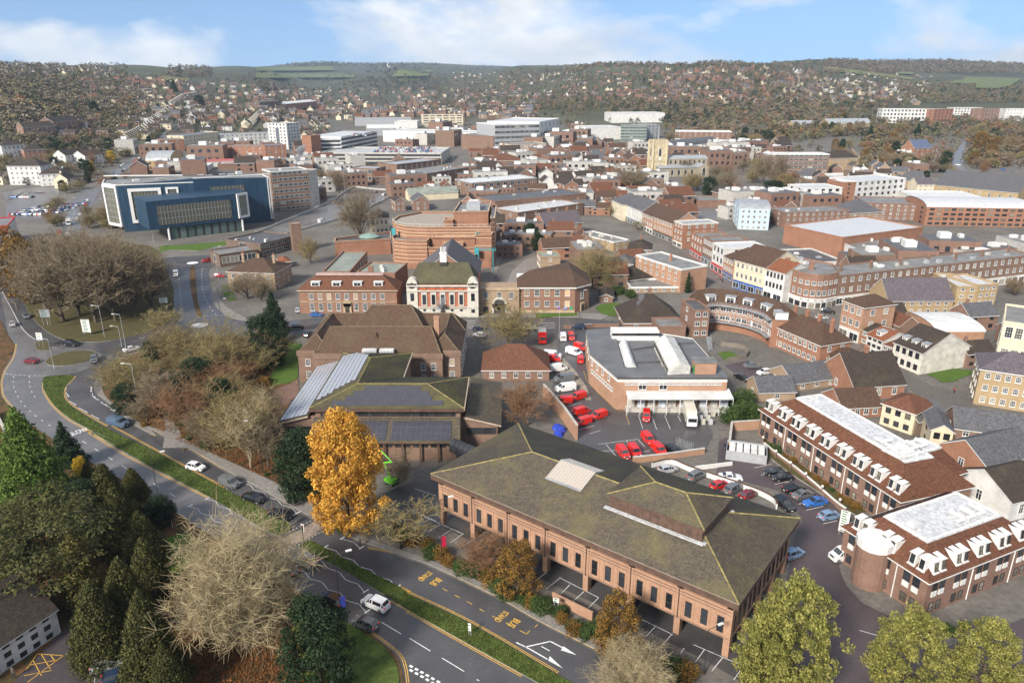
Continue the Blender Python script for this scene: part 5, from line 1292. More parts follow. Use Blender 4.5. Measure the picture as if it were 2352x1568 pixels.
# ================================================================ sorting office with white fascia
def sorting_office():
 t = thing('sorting_office','brick sorting office with white fascia, grey felt roofs, white roof monitor and loading canopy','building',(0,0,0));ZT = 8.2
 g = lambda x,y,h=ZT: (lambda p: (p.x,p.y))(W('3',x,y,h))
 A,B,C,D,E_,F_ = g(210,925),g(245,1135),g(500,1355),g(1510,1355),g(1435,1262),g(905,905)
 foot = [A,B,C,D,E_,g(1190,990),g(890,940),g(450,920)]
 m = MB();m.prism(foot,0,ZT - 1.0,0,top=False);m.build('wall',B_SALMON,t)
 m = MB();m.prism(foot,ZT - 1.0,ZT,0,top=False);m.build('fascia',TRIM_W,t)
 m = MB();m.prism(foot,ZT - .4,ZT - .25);m.build('roof',plain('grey_felt_roof_dark',(0.125,0.125,0.13),.55,var=.2,scale=.3),t)
 # lower inner roof with recessed well shown as raised perimeter ring
 ring = [g(480,985),g(565,1262),g(1330,1262),g(1190,1000),g(880,945)]
 m = MB();m.prism([A,B,C,g(560,1262),g(480,985),g(440,905)],ZT - .2,ZT + .35);m.prism([C,D,E_,g(560,1262)],ZT - .2,ZT + .36);m.build('upper_roof',MATS['grey_felt_roof_dark'],t)
 # white barrel rooflight and white gabled monitor
 a,b,c,d = [Vector((*g(x,y,ZT + .2),0)) for x,y in ((510,1040),(600,1040),(680,1262),(575,1262))]
 m = MB();N = 8
 for i in range(N):
  t0,t1 = i / N,(i + 1) / N;h0,h1 = math.sin(math.pi * t0) * 1.6,math.sin(math.pi * t1) * 1.6
  m.face([(*d.lerp(c,t0)[:2],ZT + h0),(*d.lerp(c,t1)[:2],ZT + h1),(*a.lerp(b,t1)[:2],ZT + h1),(*a.lerp(b,t0)[:2],ZT + h0)])
 m.face([(*d.lerp(c,i / N)[:2],ZT + math.sin(math.pi * i / N) * 1.6) for i in range(N + 1)]);m.build('barrel_rooflight',F_WHITE,t,smooth=True)
 a,b,c,d = [Vector((*g(x,y,ZT + 2.2),0)) for x,y in ((840,1005),(1020,985),(1170,1248),(965,1258))]
 m = MB();zt = ZT + 2.2;ml,mr = d.lerp(c,.5),a.lerp(b,.5)
 for p,q,s in ((a,d,0),(b,c,1)): m.face([(p.x,p.y,ZT - .3),(q.x,q.y,ZT - .3),(q.x,q.y,zt),(p.x,p.y,zt)])
 m.face([(d.x,d.y,ZT - .3),(c.x,c.y,ZT - .3),(c.x,c.y,zt),(ml.x,ml.y,zt + 1.3),(d.x,d.y,zt)]);m.face([(d.x,d.y,zt),(ml.x,ml.y,zt + 1.3),(mr.x,mr.y,zt + 1.3),(a.x,a.y,zt)]);m.face([(c.x,c.y,zt),(ml.x,ml.y,zt + 1.3),(mr.x,mr.y,zt + 1.3),(b.x,b.y,zt)]);mo = m.build('roof_monitor',plain('weathered_white_roof',(0.56,0.55,0.50),.6,var=.25,scale=.5),t)
 dv = (d - a);rz = math.atan2(dv.y,dv.x)
 for i in range(9): q = a.lerp(d,(i + .5) / 9);nrm = Vector((dv.y,-dv.x,0)).normalized();window(mo,'dark',1.5,1.0,q.x,q.y,ZT + 1.2,rz)
 for (x,y,x2,y2) in ((640,1090,850,1060),(680,1210,930,1200),(1060,1035,1200,1030)):
  m = MB();m.obox(g(x,y),g(x2,y2),.25,ZT - .25,ZT + .1);m.build('roof_upstand',F_DARK,t)
 p = g(1300,1310,ZT);m = MB();m.box(p[0] - 2.8,p[0] + 2.2,p[1] - 1.6,p[1] + 1.8,ZT,ZT + 3.2);o = m.build('plant_room',B_SALMON,t);m = MB();m.box(p[0] - 3.0,p[0] + 2.4,p[1] - 1.8,p[1] + 2.0,ZT + 3.2,ZT + 3.5);m.build('plant_room_roof',F_GREY,t);m = MB();m.box(p[0] - 2.9,p[0] - 2.8,p[1] - 1.0,p[1] + .2,ZT,ZT + 2.2);m.build('green_door',plain('green_paint',(0.03,0.28,0.08),.5),o)
 p0,p1 = Vector((*g(450,935,ZT + 2.2),0)),Vector((*g(885,935,ZT + 2.2),0));m = MB();m.obox(p0,p1,4.0,ZT - .2,ZT + 2.4,0,2.0);r_ = m.build('rear_storey',TRIM_W,t);dv = p1 - p0
 for i in range(8): q = p0.lerp(p1,(i + .5) / 8);window(r_,'dark',1.6,.7,q.x,q.y - .01,ZT + 1.6,math.atan2(dv.y,dv.x))
 # windows: left facade strips, front facade
 def on(a,b,s,z,w,h,kind='plain'):
  a,b = Vector(a),Vector(b);d = (b - a).normalized();q = a.lerp(b,s);window(t,kind,w,h,q.x + d.y * .0,q.y - d.x * .0,z,math.atan2(d.y,d.x),True)
 for s in (.1,.3,.5,.72): on(B,C,s,6.6,1.0,1.9)
 for s in (.12,.22,.32,.42,.52,.62,.72,.82): on(B,C,s,4.2,1.25,1.0)
 for s in (.23,.42): on(C,D,s,6.2,1.9,1.9)
 for i in range(14): on(C,D,.1 + i * .063,6.75,1.5,.5)
 on(C,D,.9,4.3,2.2,.55)
 for s in (.2,.5,.8): on(A,B,s,6.0,1.0,1.4)
 # loading canopy on the front
 a,b = Vector((*g(575,1490,4.4),0)),Vector((*g(1530,1490,4.4),0));dd = (b - a).normalized();nn = Vector((dd.y,-dd.x,0))
 cn = MB();L = (b - a).length
 a2,b2 = a + nn * -1.0,b + nn * -1.0;a3,b3 = a + nn * 3.4,b + nn * 3.4
 cn.face([(a2.x,a2.y,5.1),(b2.x,b2.y,5.1),(b3.x,b3.y,4.4),(a3.x,a3.y,4.4)]);cn.face([(a3.x,a3.y,4.4),(b3.x,b3.y,4.4),(b3.x,b3.y,4.1),(a3.x,a3.y,4.1)]);cn.face([(a2.x,a2.y,4.9),(b2.x,b2.y,4.9),(b3.x,b3.y,4.2),(a3.x,a3.y,4.2)][::-1]);co = cn.build('canopy',F_WHITE,t)
 for i in range(9):
  q = a3.lerp(b3,i / 8) - nn * .3;m = MB();m.tube((q.x,q.y,0),(q.x,q.y,4.2),.09,n=6);m.build('canopy_post',TRIM_W,co)
 for i in range(10):
  q = (a + nn * .6).lerp(b + nn * .6,(i + .5) / 10);m = MB();m.box(-.9,.9,-.03,.03,.5,3.6);m.build('strip_curtain',plain('pvc_curtain',(0.5,0.54,0.6),.35) if i % 2 else W_CONC,co,(q.x,q.y,0),math.atan2(dd.y,dd.x))
 m = MB();m.obox(a + nn * .2,b + nn * .2,3.0,0,1.0);m.build('loading_dock',W_CONC,t)
sorting_office()
ZN['H'] = (1705.2,852.6,.2501);ZN['I'] = (1881.6,1087.8,.3936)
# ================================================================ brick offices with mansard roofs, dormers and white spandrels
def mansard(label,loc,rz,L,D,ze,zf,ins,npair,side_pairs,wing=None):
 t = thing('brick_office',label,'building',loc,rz)
 m = MB();m.prism([(0,0),(L,0),(L,D),(0,D)],-1,ze);m.build('wall',B_RED,t)
 o = .45;a = [(-o,-o,ze),(L + o,-o,ze),(L + o,D + o,ze),(-o,D + o,ze)];b = [(ins,ins,zf),(L - ins,ins,zf),(L - ins,D - ins,zf),(ins,D - ins,zf)]
 sl = [(a[0],a[1],b[1],b[0]),(a[1],a[2],b[2],b[1]),(a[2],a[3],b[3],b[2]),(a[3],a[0],b[0],b[3])]
 m = MB();[m.face([(p[0],p[1],p[2] - .05) for p in s]) for s in sl];m.build('mansard_slope',T_RUST,t)
 tiled(sl,.32,.5,.012,.03,'roof_tiles',T_RUST,t,1)
 m = MB();m.prism([(ins - .3,ins - .3),(L - ins + .3,ins - .3),(L - ins + .3,D - ins + .3),(ins - .3,D - ins + .3)],zf - .3,zf - .04);m.build('flat_roof',F_PALE,t)
 m = MB()
 for i in range(4): m.obox(b[i - 1],b[i],.3,zf - .1,zf + .16)
 m.build('roof_kerb',TRIM_W,t);m = MB()
 for i in range(4): m.obox(a[i - 1],a[i],.16,ze - .15,ze + .02)
 m.build('gutter',TRIM_W,t)
 def pairs(p0,p1,n):
  p0,p1 = Vector(p0),Vector(p1);d = (p1 - p0);LL = d.length;d /= LL;nn = Vector((d.y,-d.x));rot = math.atan2(d.y,d.x)
  for i in range(n):
   for j in (-.78,.78):
    q = p0 + d * (LL * (i + .5) / n + j);w = q + nn * .002
    k = q - nn * .35
    do = MB();do.face([(-.75,0,0),(.75,0,0),(.75,.2,1.9),(-.75,.2,1.9)]);do.face([(-.75,0,0),(-.75,.2,1.9),(-.85,2.1,1.7),(-.8,.3,0)]);do.face([(.75,0,0),(.75,.2,1.9),(.85,2.1,1.7),(.8,.3,0)]);do.face([(-.85,.0,1.85),(.85,.0,1.85),(.8,1.7,2.05),(-.8,1.7,2.05)]);do.face([(-.9,0,1.9),(.9,0,1.9),(.9,0,1.75),(-.9,0,1.75)])
    do.box(-.9,.9,-.25,.1,-.12,.02)
    dm = do.build('dormer',TRIM_W,t,(k.x,k.y,ze + .75),rot);dm.scale = (.7,1,1);wn_ = window(dm,'dark',.95,1.45,0,.04,.95,0,True,G_PALE if WRND.random() < .4 else None);wn_.rotation_euler = (R(-6),0,0)
    window(t,'dark',1.15,1.75,w.x,w.y,ze - 1.25,rot,True);window(t,'dark',1.0,1.5,w.x,w.y,1.35,rot,True,G_PALE if WRND.random() < .5 else None)
    pn = MB();pn.box(-.52,.52,-.16,0,ze - 3.1,ze - 2.2);pn.build('spandrel_panel',TRIM_W,t,(w.x,w.y,0),rot)
   if i % 2 == 0 and i: q = p0 + d * (LL * i / n) + nn * .12;m = MB();m.tube((q.x,q.y,0),(q.x,q.y,ze),.09,n=6);m.build('downpipe',TRIM_W,t)
 pairs((0,0),(L,0),npair)
 if side_pairs: pairs((L,0),(L,D),side_pairs[1]) if side_pairs[1] else None;pairs((0,D),(0,0),side_pairs[0]) if side_pairs[0] else None
 for i in range(3):                                  # ducts on the flat roof
  x = L - ins - 2 - i * 2.4;m = MB();m.tube((x,ins + 1.2,zf + .4),(x,ins + 3.6,zf + .4),.35,n=8);m.tube((x,ins + 1.2,zf + .4),(x - 1.6,ins + 1.2,zf + .4),.3,n=8);m.build('duct',TRIM_W,t)
 m = MB();m.box(ins + .8,ins + 2.2,D / 2 - .7,D / 2 + .6,zf,zf + .7);m.build('roof_unit',F_WHITE,t)
 return t
_u = math.atan2(-37.2,12.1)
MAN1 = mansard('long red brick office with nine pairs of white dormers and white flat roof',(54.9,146.0,0),_u,39.1,16,6.2,10.4,5.0,9,None)
MAN2 = mansard('shorter red brick office with round stair tower and white flat roof',(60.1,87.2,0),math.atan2(9.0,19.7),24.5,15.0,6.3,9.6,3.9,5,(3,0))
MAN3 = mansard('cross wing of red brick with small white flat roof joining the dormered offices',(68.2,111.5,0),math.atan2(9.0,19.7),17,10.5,6.4,10.6,3.4,1,None)
m = MB();m.lathe([(2.5,0),(2.5,6.9)],20,0,(4.2,15.6));m.mesh;_st = m.build('stair_tower',B_RED,MAN2)
m = MB();m.lathe([(2.75,6.9),(2.75,8.2),(2.2,8.5),(.1,8.6)],14,0,(4.2,15.6));m.build('stair_tower_cap',TRIM_W,_st)
_st.location = (-4.2 - 0.4,-15.6 + 9.0,0)

# ================================================================ curved brick flats with access galleries
def curved_flats():
 t = thing('curved_flats','curved orange brick flats with two metal galleries, white doors and white dormers','building',(0,0,0))
 px = [(1310,690),(1400,680),(1500,690),(1600,705),(1700,725),(1800,755),(1880,790),(1920,830)]
 base = [Vector((p.x,p.y)) for p in (W('3',x,y,8.2) for x,y in px)];c = cr(base,2);n = len(c)
 back = []
 for i,p in enumerate(c):
  d = (c[min(i + 1,n - 1)] - c[max(i - 1,0)]).normalized();back.append(p + Vector((-d.y,d.x)) * 9)
 m = MB();m.prism(c + back[::-1],0,8.6);m.build('wall',B_ORANGE,t)
 r = MB();mid = [c[i].lerp(back[i],.5) for i in range(n)]
 for i in range(n - 1):
  r.face([(*c[i],8.6),(*c[i + 1],8.6),(*mid[i + 1],12.2),(*mid[i],12.2)]);r.face([(*back[i + 1],8.6),(*back[i],8.6),(*mid[i],12.2),(*mid[i + 1],12.2)])
 for i in (0,n - 1): r.face([(*c[i],8.6),(*mid[i],12.2),(*back[i],8.6)])
 r.build('roof',T_BROWN,t)
 GAL = plain('galvanised_steel',(0.36,0.38,0.40),.45,.3)
 for z in (2.9,8.3):
  g = MB();rl = []
  for i in range(n):
   d = (c[min(i + 1,n - 1)] - c[max(i - 1,0)]).normalized();rl.append(c[i] + Vector((d.y,-d.x)) * 1.3)
  for i in range(n - 1): g.face([(*c[i],z),(*rl[i],z),(*rl[i + 1],z),(*c[i + 1],z)]);g.face([(*rl[i],z - .25),(*rl[i],z),(*rl[i + 1],z),(*rl[i + 1],z - .25)])
  go = g.build('gallery',GAL,t);g = MB()
  for i in range(n - 1):
   for zz in (z + .35,z + .7,z + 1.05): g.tube((*rl[i],zz),(*rl[i + 1],zz),.035,n=4,cap=False)
   g.tube((*rl[i],z),(*rl[i],z + 1.1),.04,n=4)
  g.build('railing',GAL,go)
 m = MB()
 for i in range(n - 1): m.face([(*(c[i] + (c[i] - mid[i]).normalized() * .12),5.5),(*(c[i + 1] + (c[i + 1] - mid[i + 1]).normalized() * .12),5.5),(*(c[i + 1] + (c[i + 1] - mid[i + 1]).normalized() * .12),5.8),(*(c[i] + (c[i] - mid[i]).normalized() * .12),5.8)])
 m.build('string_course',W_CONC,t)
 for i in range(n - 1):
  d = (c[i + 1] - c[i]).normalized();q = (c[i] + c[i + 1]) / 2 + Vector((d.y,-d.x)) * .003;rot = math.atan2(d.y,d.x)
  for z in (4.2,7.0): window(t,'plain',1.7 if (i + int(z)) % 3 else .95,1.5,q.x,q.y,z,rot,True)
  if i % 2: m = MB();e = q - d * 1.5;m.box(-.45,.45,-.06,0,2.95,5.0);m.build('door',TRIM_W,t,(e.x,e.y,0),rot)
  if i % 3 == 1: dormer(t,q.x - d.y * -.0 + (mid[i] - c[i]).normalized().x * .8,q.y + (mid[i] - c[i]).normalized().y * .8,8.7,3.0,2.2,3.5,rot,F_LEAD,None,True,'plain')
 a = W('3',1360,1110);s = MB()
 for i in range(14): s.box(-.5,.5,-i * .28,-i * .28 + .3,2.9 - i * .2,3.0 - i * .2)
 for sx in (-.55,.55): s.tube((sx,.1,4.0),(sx,-3.8,1.2),.04,n=4);s.tube((sx,.1,2.9),(sx,-3.8,.1),.06,n=4)
 s.build('stair',GAL,t,(a.x,a.y + 4.2,0))
curved_flats()

# ================================================================ church with tower
def church():
 ft = W('7',800,1145);t = thing('parish_church','flint parish church with tall pale stone tower, flagpole and long nave','church',(0,0,gz(ft.x,ft.y)))
 z0 = gz(ft.x,ft.y);TS = plain('tower_stone',(0.50,0.42,0.27),.9,var=.25,scale=.5)
 a,b = W('7',800,1145),W('7',985,1130);Ht = top_h(a,'7',835);w = (b - a).length * .55;u = (b - a).normalized();rz = math.atan2(u.y,u.x) - .35;t.location = (a.x + u.x * w * .12,a.y,z0);t.rotation_euler = (0,0,rz)
 m = MB();m.box(0,w,0,w,-2,Ht);tw = m.build('tower',TS,t)
 for x in (0,w):
  for y in (0,w): m = MB();m.tube((x,y,-1),(x,y,Ht + 1),w * .09,w * .07,8);m.build('buttress',TS,tw)
 for z in (Ht * .42,Ht * .97): m = MB();m.box(-.3,w + .3,-.3,w + .3,z,z + .5);m.build('string_course',TS,tw)
 m = MB()
 for i in range(7):
  for s in (0,w): m.box(w * i / 7,w * (i + .55) / 7,s - .25,s + .25,Ht + .4,Ht + 1.5);m.box(s - .25,s + .25,w * i / 7,w * (i + .55) / 7,Ht + .4,Ht + 1.5)
 m.build('battlement',TS,tw);m = MB();m.tube((w / 2,w / 2,Ht),(w / 2,w / 2,Ht + Ht * .42),.14,.07,6);m.build('flagpole',TRIM_W,tw)
 def lancet(p,x,y,z,ww,hh,rot):
  m = MB();m.face([(-ww / 2,-.05,-hh / 2),(ww / 2,-.05,-hh / 2),(ww / 2,-.05,hh * .25),(ww * .25,-.05,hh * .42),(0,-.05,hh * .5),(-ww * .25,-.05,hh * .42),(-ww / 2,-.05,hh * .25)]);f = MB();f.face([(v[0] * 1.35,-.02,v[2] * 1.1) for v in m.v]);o = f.build('window',W_PSTONE,p,(x,y,z),rot);m.build('pane',W_BLACK,o)
 for x,y,rt in ((w / 2,-.02,0),(-.02,w / 2,R(-90)),(w + .02,w / 2,R(90))): lancet(tw,x,y,Ht * .7,w * .17,Ht * .24,rt);m = MB();m.tube((0,-.2,0),(0,0,0),w * .1,n=14);m.build('clock_face',TRIM_W,tw,(x,y,Ht * .5),rt)
 # nave and aisle to the right
 L = w * 3.1;hn = Ht * .50
 m = MB();gable_walls(m,w,w + L,w * .1,w * 1.3,-2,hn,2.0);m.build('nave_wall',W_STONE,t);m = MB();gable_roof(m,w,w + L,w * .1,w * 1.3,hn,2.0,.3);m.build('nave_roof',[F_LEAD,W_PSTONE],t)
 facade(t,(w + 1,w * .1),(w + L,w * .1),[(hn * .78,hn * .2)],8,'dark',1.2,True)
 ha = hn * .52
 m = MB();m.box(w * .3,w + L * .9,-w * .75,w * .1,-2,ha);m.build('aisle_wall',W_STONE,t);m = MB();m.face([(w * .2,-w * .8,ha),(w + L * .92,-w * .8,ha),(w + L * .92,w * .1,ha + 1.8),(w * .2,w * .1,ha + 1.8)]);m.build('aisle_roof',F_LEAD,t)
 for i in range(7):
  x = w * .6 + (L + w * .1) * i / 6.6;lancet(t,x + 1.6,-w * .75 - .02,ha * .5,1.7,ha * .6,0);m = MB();m.box(x - .4,x + .4,-w * .75 - .8,-w * .75,-2,ha * .9);m.build('buttress',W_STONE,t)
 x = w + L * .62;m = MB();gable_walls(m,x,x + w * .8,-w * 1.25,0,-2,ha * 1.15,2.2,'y');m.build('chapel_wall',W_STONE,t);m = MB();gable_roof(m,x,x + w * .8,-w * 1.25,0,ha * 1.15,2.2,.3,'y');m.build('chapel_roof',[F_LEAD,W_PSTONE],t);lancet(t,x + w * .4,-w * 1.25 - .02,ha * .65,2.6,ha * .95,0)
church()

# ================================================================ blue clad university building
def blue_building():
 t = thing('university_building','large blue clad building with white framed glass bays and a projecting lower box','building',(0,0,0))
 m_,n,l,b = _new('streaky_blue_cladding');uv = uvv(n,l);mp = n.new('ShaderNodeMapping');mp.inputs['Scale'].default_value = (1.3,.07,1);l.new(uv,mp.inputs['Vector']);f = noise(n,l,mp.outputs[0],1.0,4,.8);l.new(ramp(n,l,f,.32,.7,(0.005,0.018,0.045),(0.022,0.065,0.11)),b.inputs['Base Color']);b.inputs['Roughness'].default_value = .45;MATS['blue'] = m_
 BL,GL = m_,glassy('curtain_glass',(0.085,0.085,0.065),.12)
 fl,fr = W('5',1075,1352),W('5',1790,1262);u = (fr - fl).normalized();rz = math.atan2(u.y,u.x);t.location = (fl.x,fl.y,gz(fl.x,fl.y));t.rotation_euler = (0,0,rz);L = (fr - fl).length
 hb,ht = top_h(fl,'5',1262),top_h(fl,'5',1085)
 m = MB();m.box(L * .18,L * .92,1.2,22,-2,hb);g = m.build('ground_floor',W_BLACK,t)
 for i in range(9): m = MB();x = L * (.2 + .08 * i);m.box(x,x + L * .055,1.1,1.2,.3,hb - .4);m.build('pane',G_GREEN,g)
 for x in (L * .17,L * .9): m = MB();m.tube((x,.6,-1),(x,.6,hb),.55,n=8);m.build('column',TRIM_W,t)
 m = MB();m.prism([(0,0),(L * .86,0),(L,3.5),(L,22),(0,22)],hb,ht + 1.4,0);m.build('lower_box',BL,t)
 def bay(x0,x1,y,z0,z1,rim,rot=0,nm='glazed_bay',ox=0,oy=0,nx=8,nz=3):
  a = MB();a.box(x0,x1,y - .15,y,z0,z1) if not rim else None
  if rim:
   for p in ((x0,x1,z1 - rim,z1),(x0,x1,z0,z0 + rim),(x0,x0 + rim,z0 + rim,z1 - rim),(x1 - rim,x1,z0 + rim,z1 - rim)): a.box(p[0],p[1],y - .7,y,p[2],p[3])
  o = a.build(nm,TRIM_W if rim else GL,t,(ox,oy,0),rot);g_ = MB();r_ = rim or 0
  g_.face([(x0 + r_,y - .17,z0 + r_),(x1 - r_,y - .17,z0 + r_),(x1 - r_,y - .17,z1 - r_),(x0 + r_,y - .17,z1 - r_)]);g_.build('pane',GL,o);k = MB()
  for i in range(1,nx): xx = x0 + r_ + (x1 - x0 - 2 * r_) * i / nx;k.box(xx - .06,xx + .06,y - .25,y - .17,z0 + r_,z1 - r_)
  for i in range(1,nz): zz = z0 + r_ + (z1 - z0 - 2 * r_) * i / nz;k.box(x0 + r_,x1 - r_,y - .24,y - .175,zz - .06,zz + .06)
  k.build('mullions',W_GREY,o)
 bay(L * .09,L * .80,-.01,hb + 1.6,ht - 1.3,0,nx=22,nz=3)
 d = Vector((L * .14,3.5));rr = math.atan2(d.y,d.x);bay(0.2,d.length - .2,-.02,hb + .8,ht + 1.2,1.1,rr,ox=L * .86,oy=0,nx=4,nz=3)
 # tall rear slab
 q0,q1 = W('5',830,1160),W('5',1935,1195);
 hs = 22.0;p0,p1,p2 = W('5',820,940,24.5),W('5',1360,890,26.5),W('5',1900,885,24.5)
 Mi = Matrix.Rotation(-rz,3,'Z');lc = lambda p: (lambda v: (v.x,v.y))(Mi @ (Vector((p.x,p.y,0)) - Vector((fl.x,fl.y,0))))
 A,B,C = lc(p0),lc(p1),lc(p2);E = lc(W('5',722,925,24.5))
 nb = [(C[0] + 2,C[1] + 16),(B[0],B[1] + 18),(E[0] + 4,E[1] + 16)]
 m = MB();pts = [E,A,B,C] + nb;zz = [24.5,24.5,26.5,24.5,24.5,26.5,24.5];k = len(pts)
 for i in range(k): a,b_ = pts[i],pts[(i + 1) % k];m.face([(*a,3 if i < 1 else 0),(*b_,3 if i < 1 else 0),(*b_,zz[(i + 1) % k]),(*a,zz[i])])
 m.build('upper_slab',BL,t);m = MB();m.face([(*pts[i],zz[i] - .3) for i in range(k)]);m.build('roof',F_GREY,t)
 m = MB()
 for i in range(k): m.obox(pts[i],pts[(i + 1) % k],.5,zz[i] - .2,zz[i] + .25)
 m.build('coping',TRIM_W,t)
 v = Vector(B) - Vector(A);LA = v.length;ra = math.atan2(v.y,v.x);bay(LA * .13,LA * .56,-.02,5,22.5,1.5,ra,ox=A[0],oy=A[1],nx=8,nz=5);bay(LA * .62,LA * .79,-.02,14,22.5,1.0,ra,ox=A[0],oy=A[1],nx=3,nz=3)
 v = Vector(C) - Vector(B);LB = v.length;rb = math.atan2(v.y,v.x);bay(LB * .2,LB * .65,-.02,13.5,21.5,0,rb,ox=B[0],oy=B[1],nx=9,nz=3);bay(LB * .965,LB * 1.0,-.03,2,24.3,.35,rb,ox=B[0],oy=B[1],nx=2,nz=2,nm='white_end_fin')
 v = Vector(A) - Vector(E);LE = v.length;re = math.atan2(v.y,v.x);bay(0.1,LE - .1,-.02,3.2,24.2,1.4,re,ox=E[0],oy=E[1],nx=3,nz=6)
 cx = [(E[0] + A[0]) / 2 + 6 + i * 5.5 for i in range(12)]
 for i,x in enumerate(cx): m = MB();m.box(x,x + 3.2,A[1] + 4 + (i % 3) * 3,A[1] + 6.5 + (i % 3) * 3,24.2,25.0 + (i % 2) * .8);m.build('roof_unit',F_WHITE if i % 3 else W_GREY,t)
blue_building()

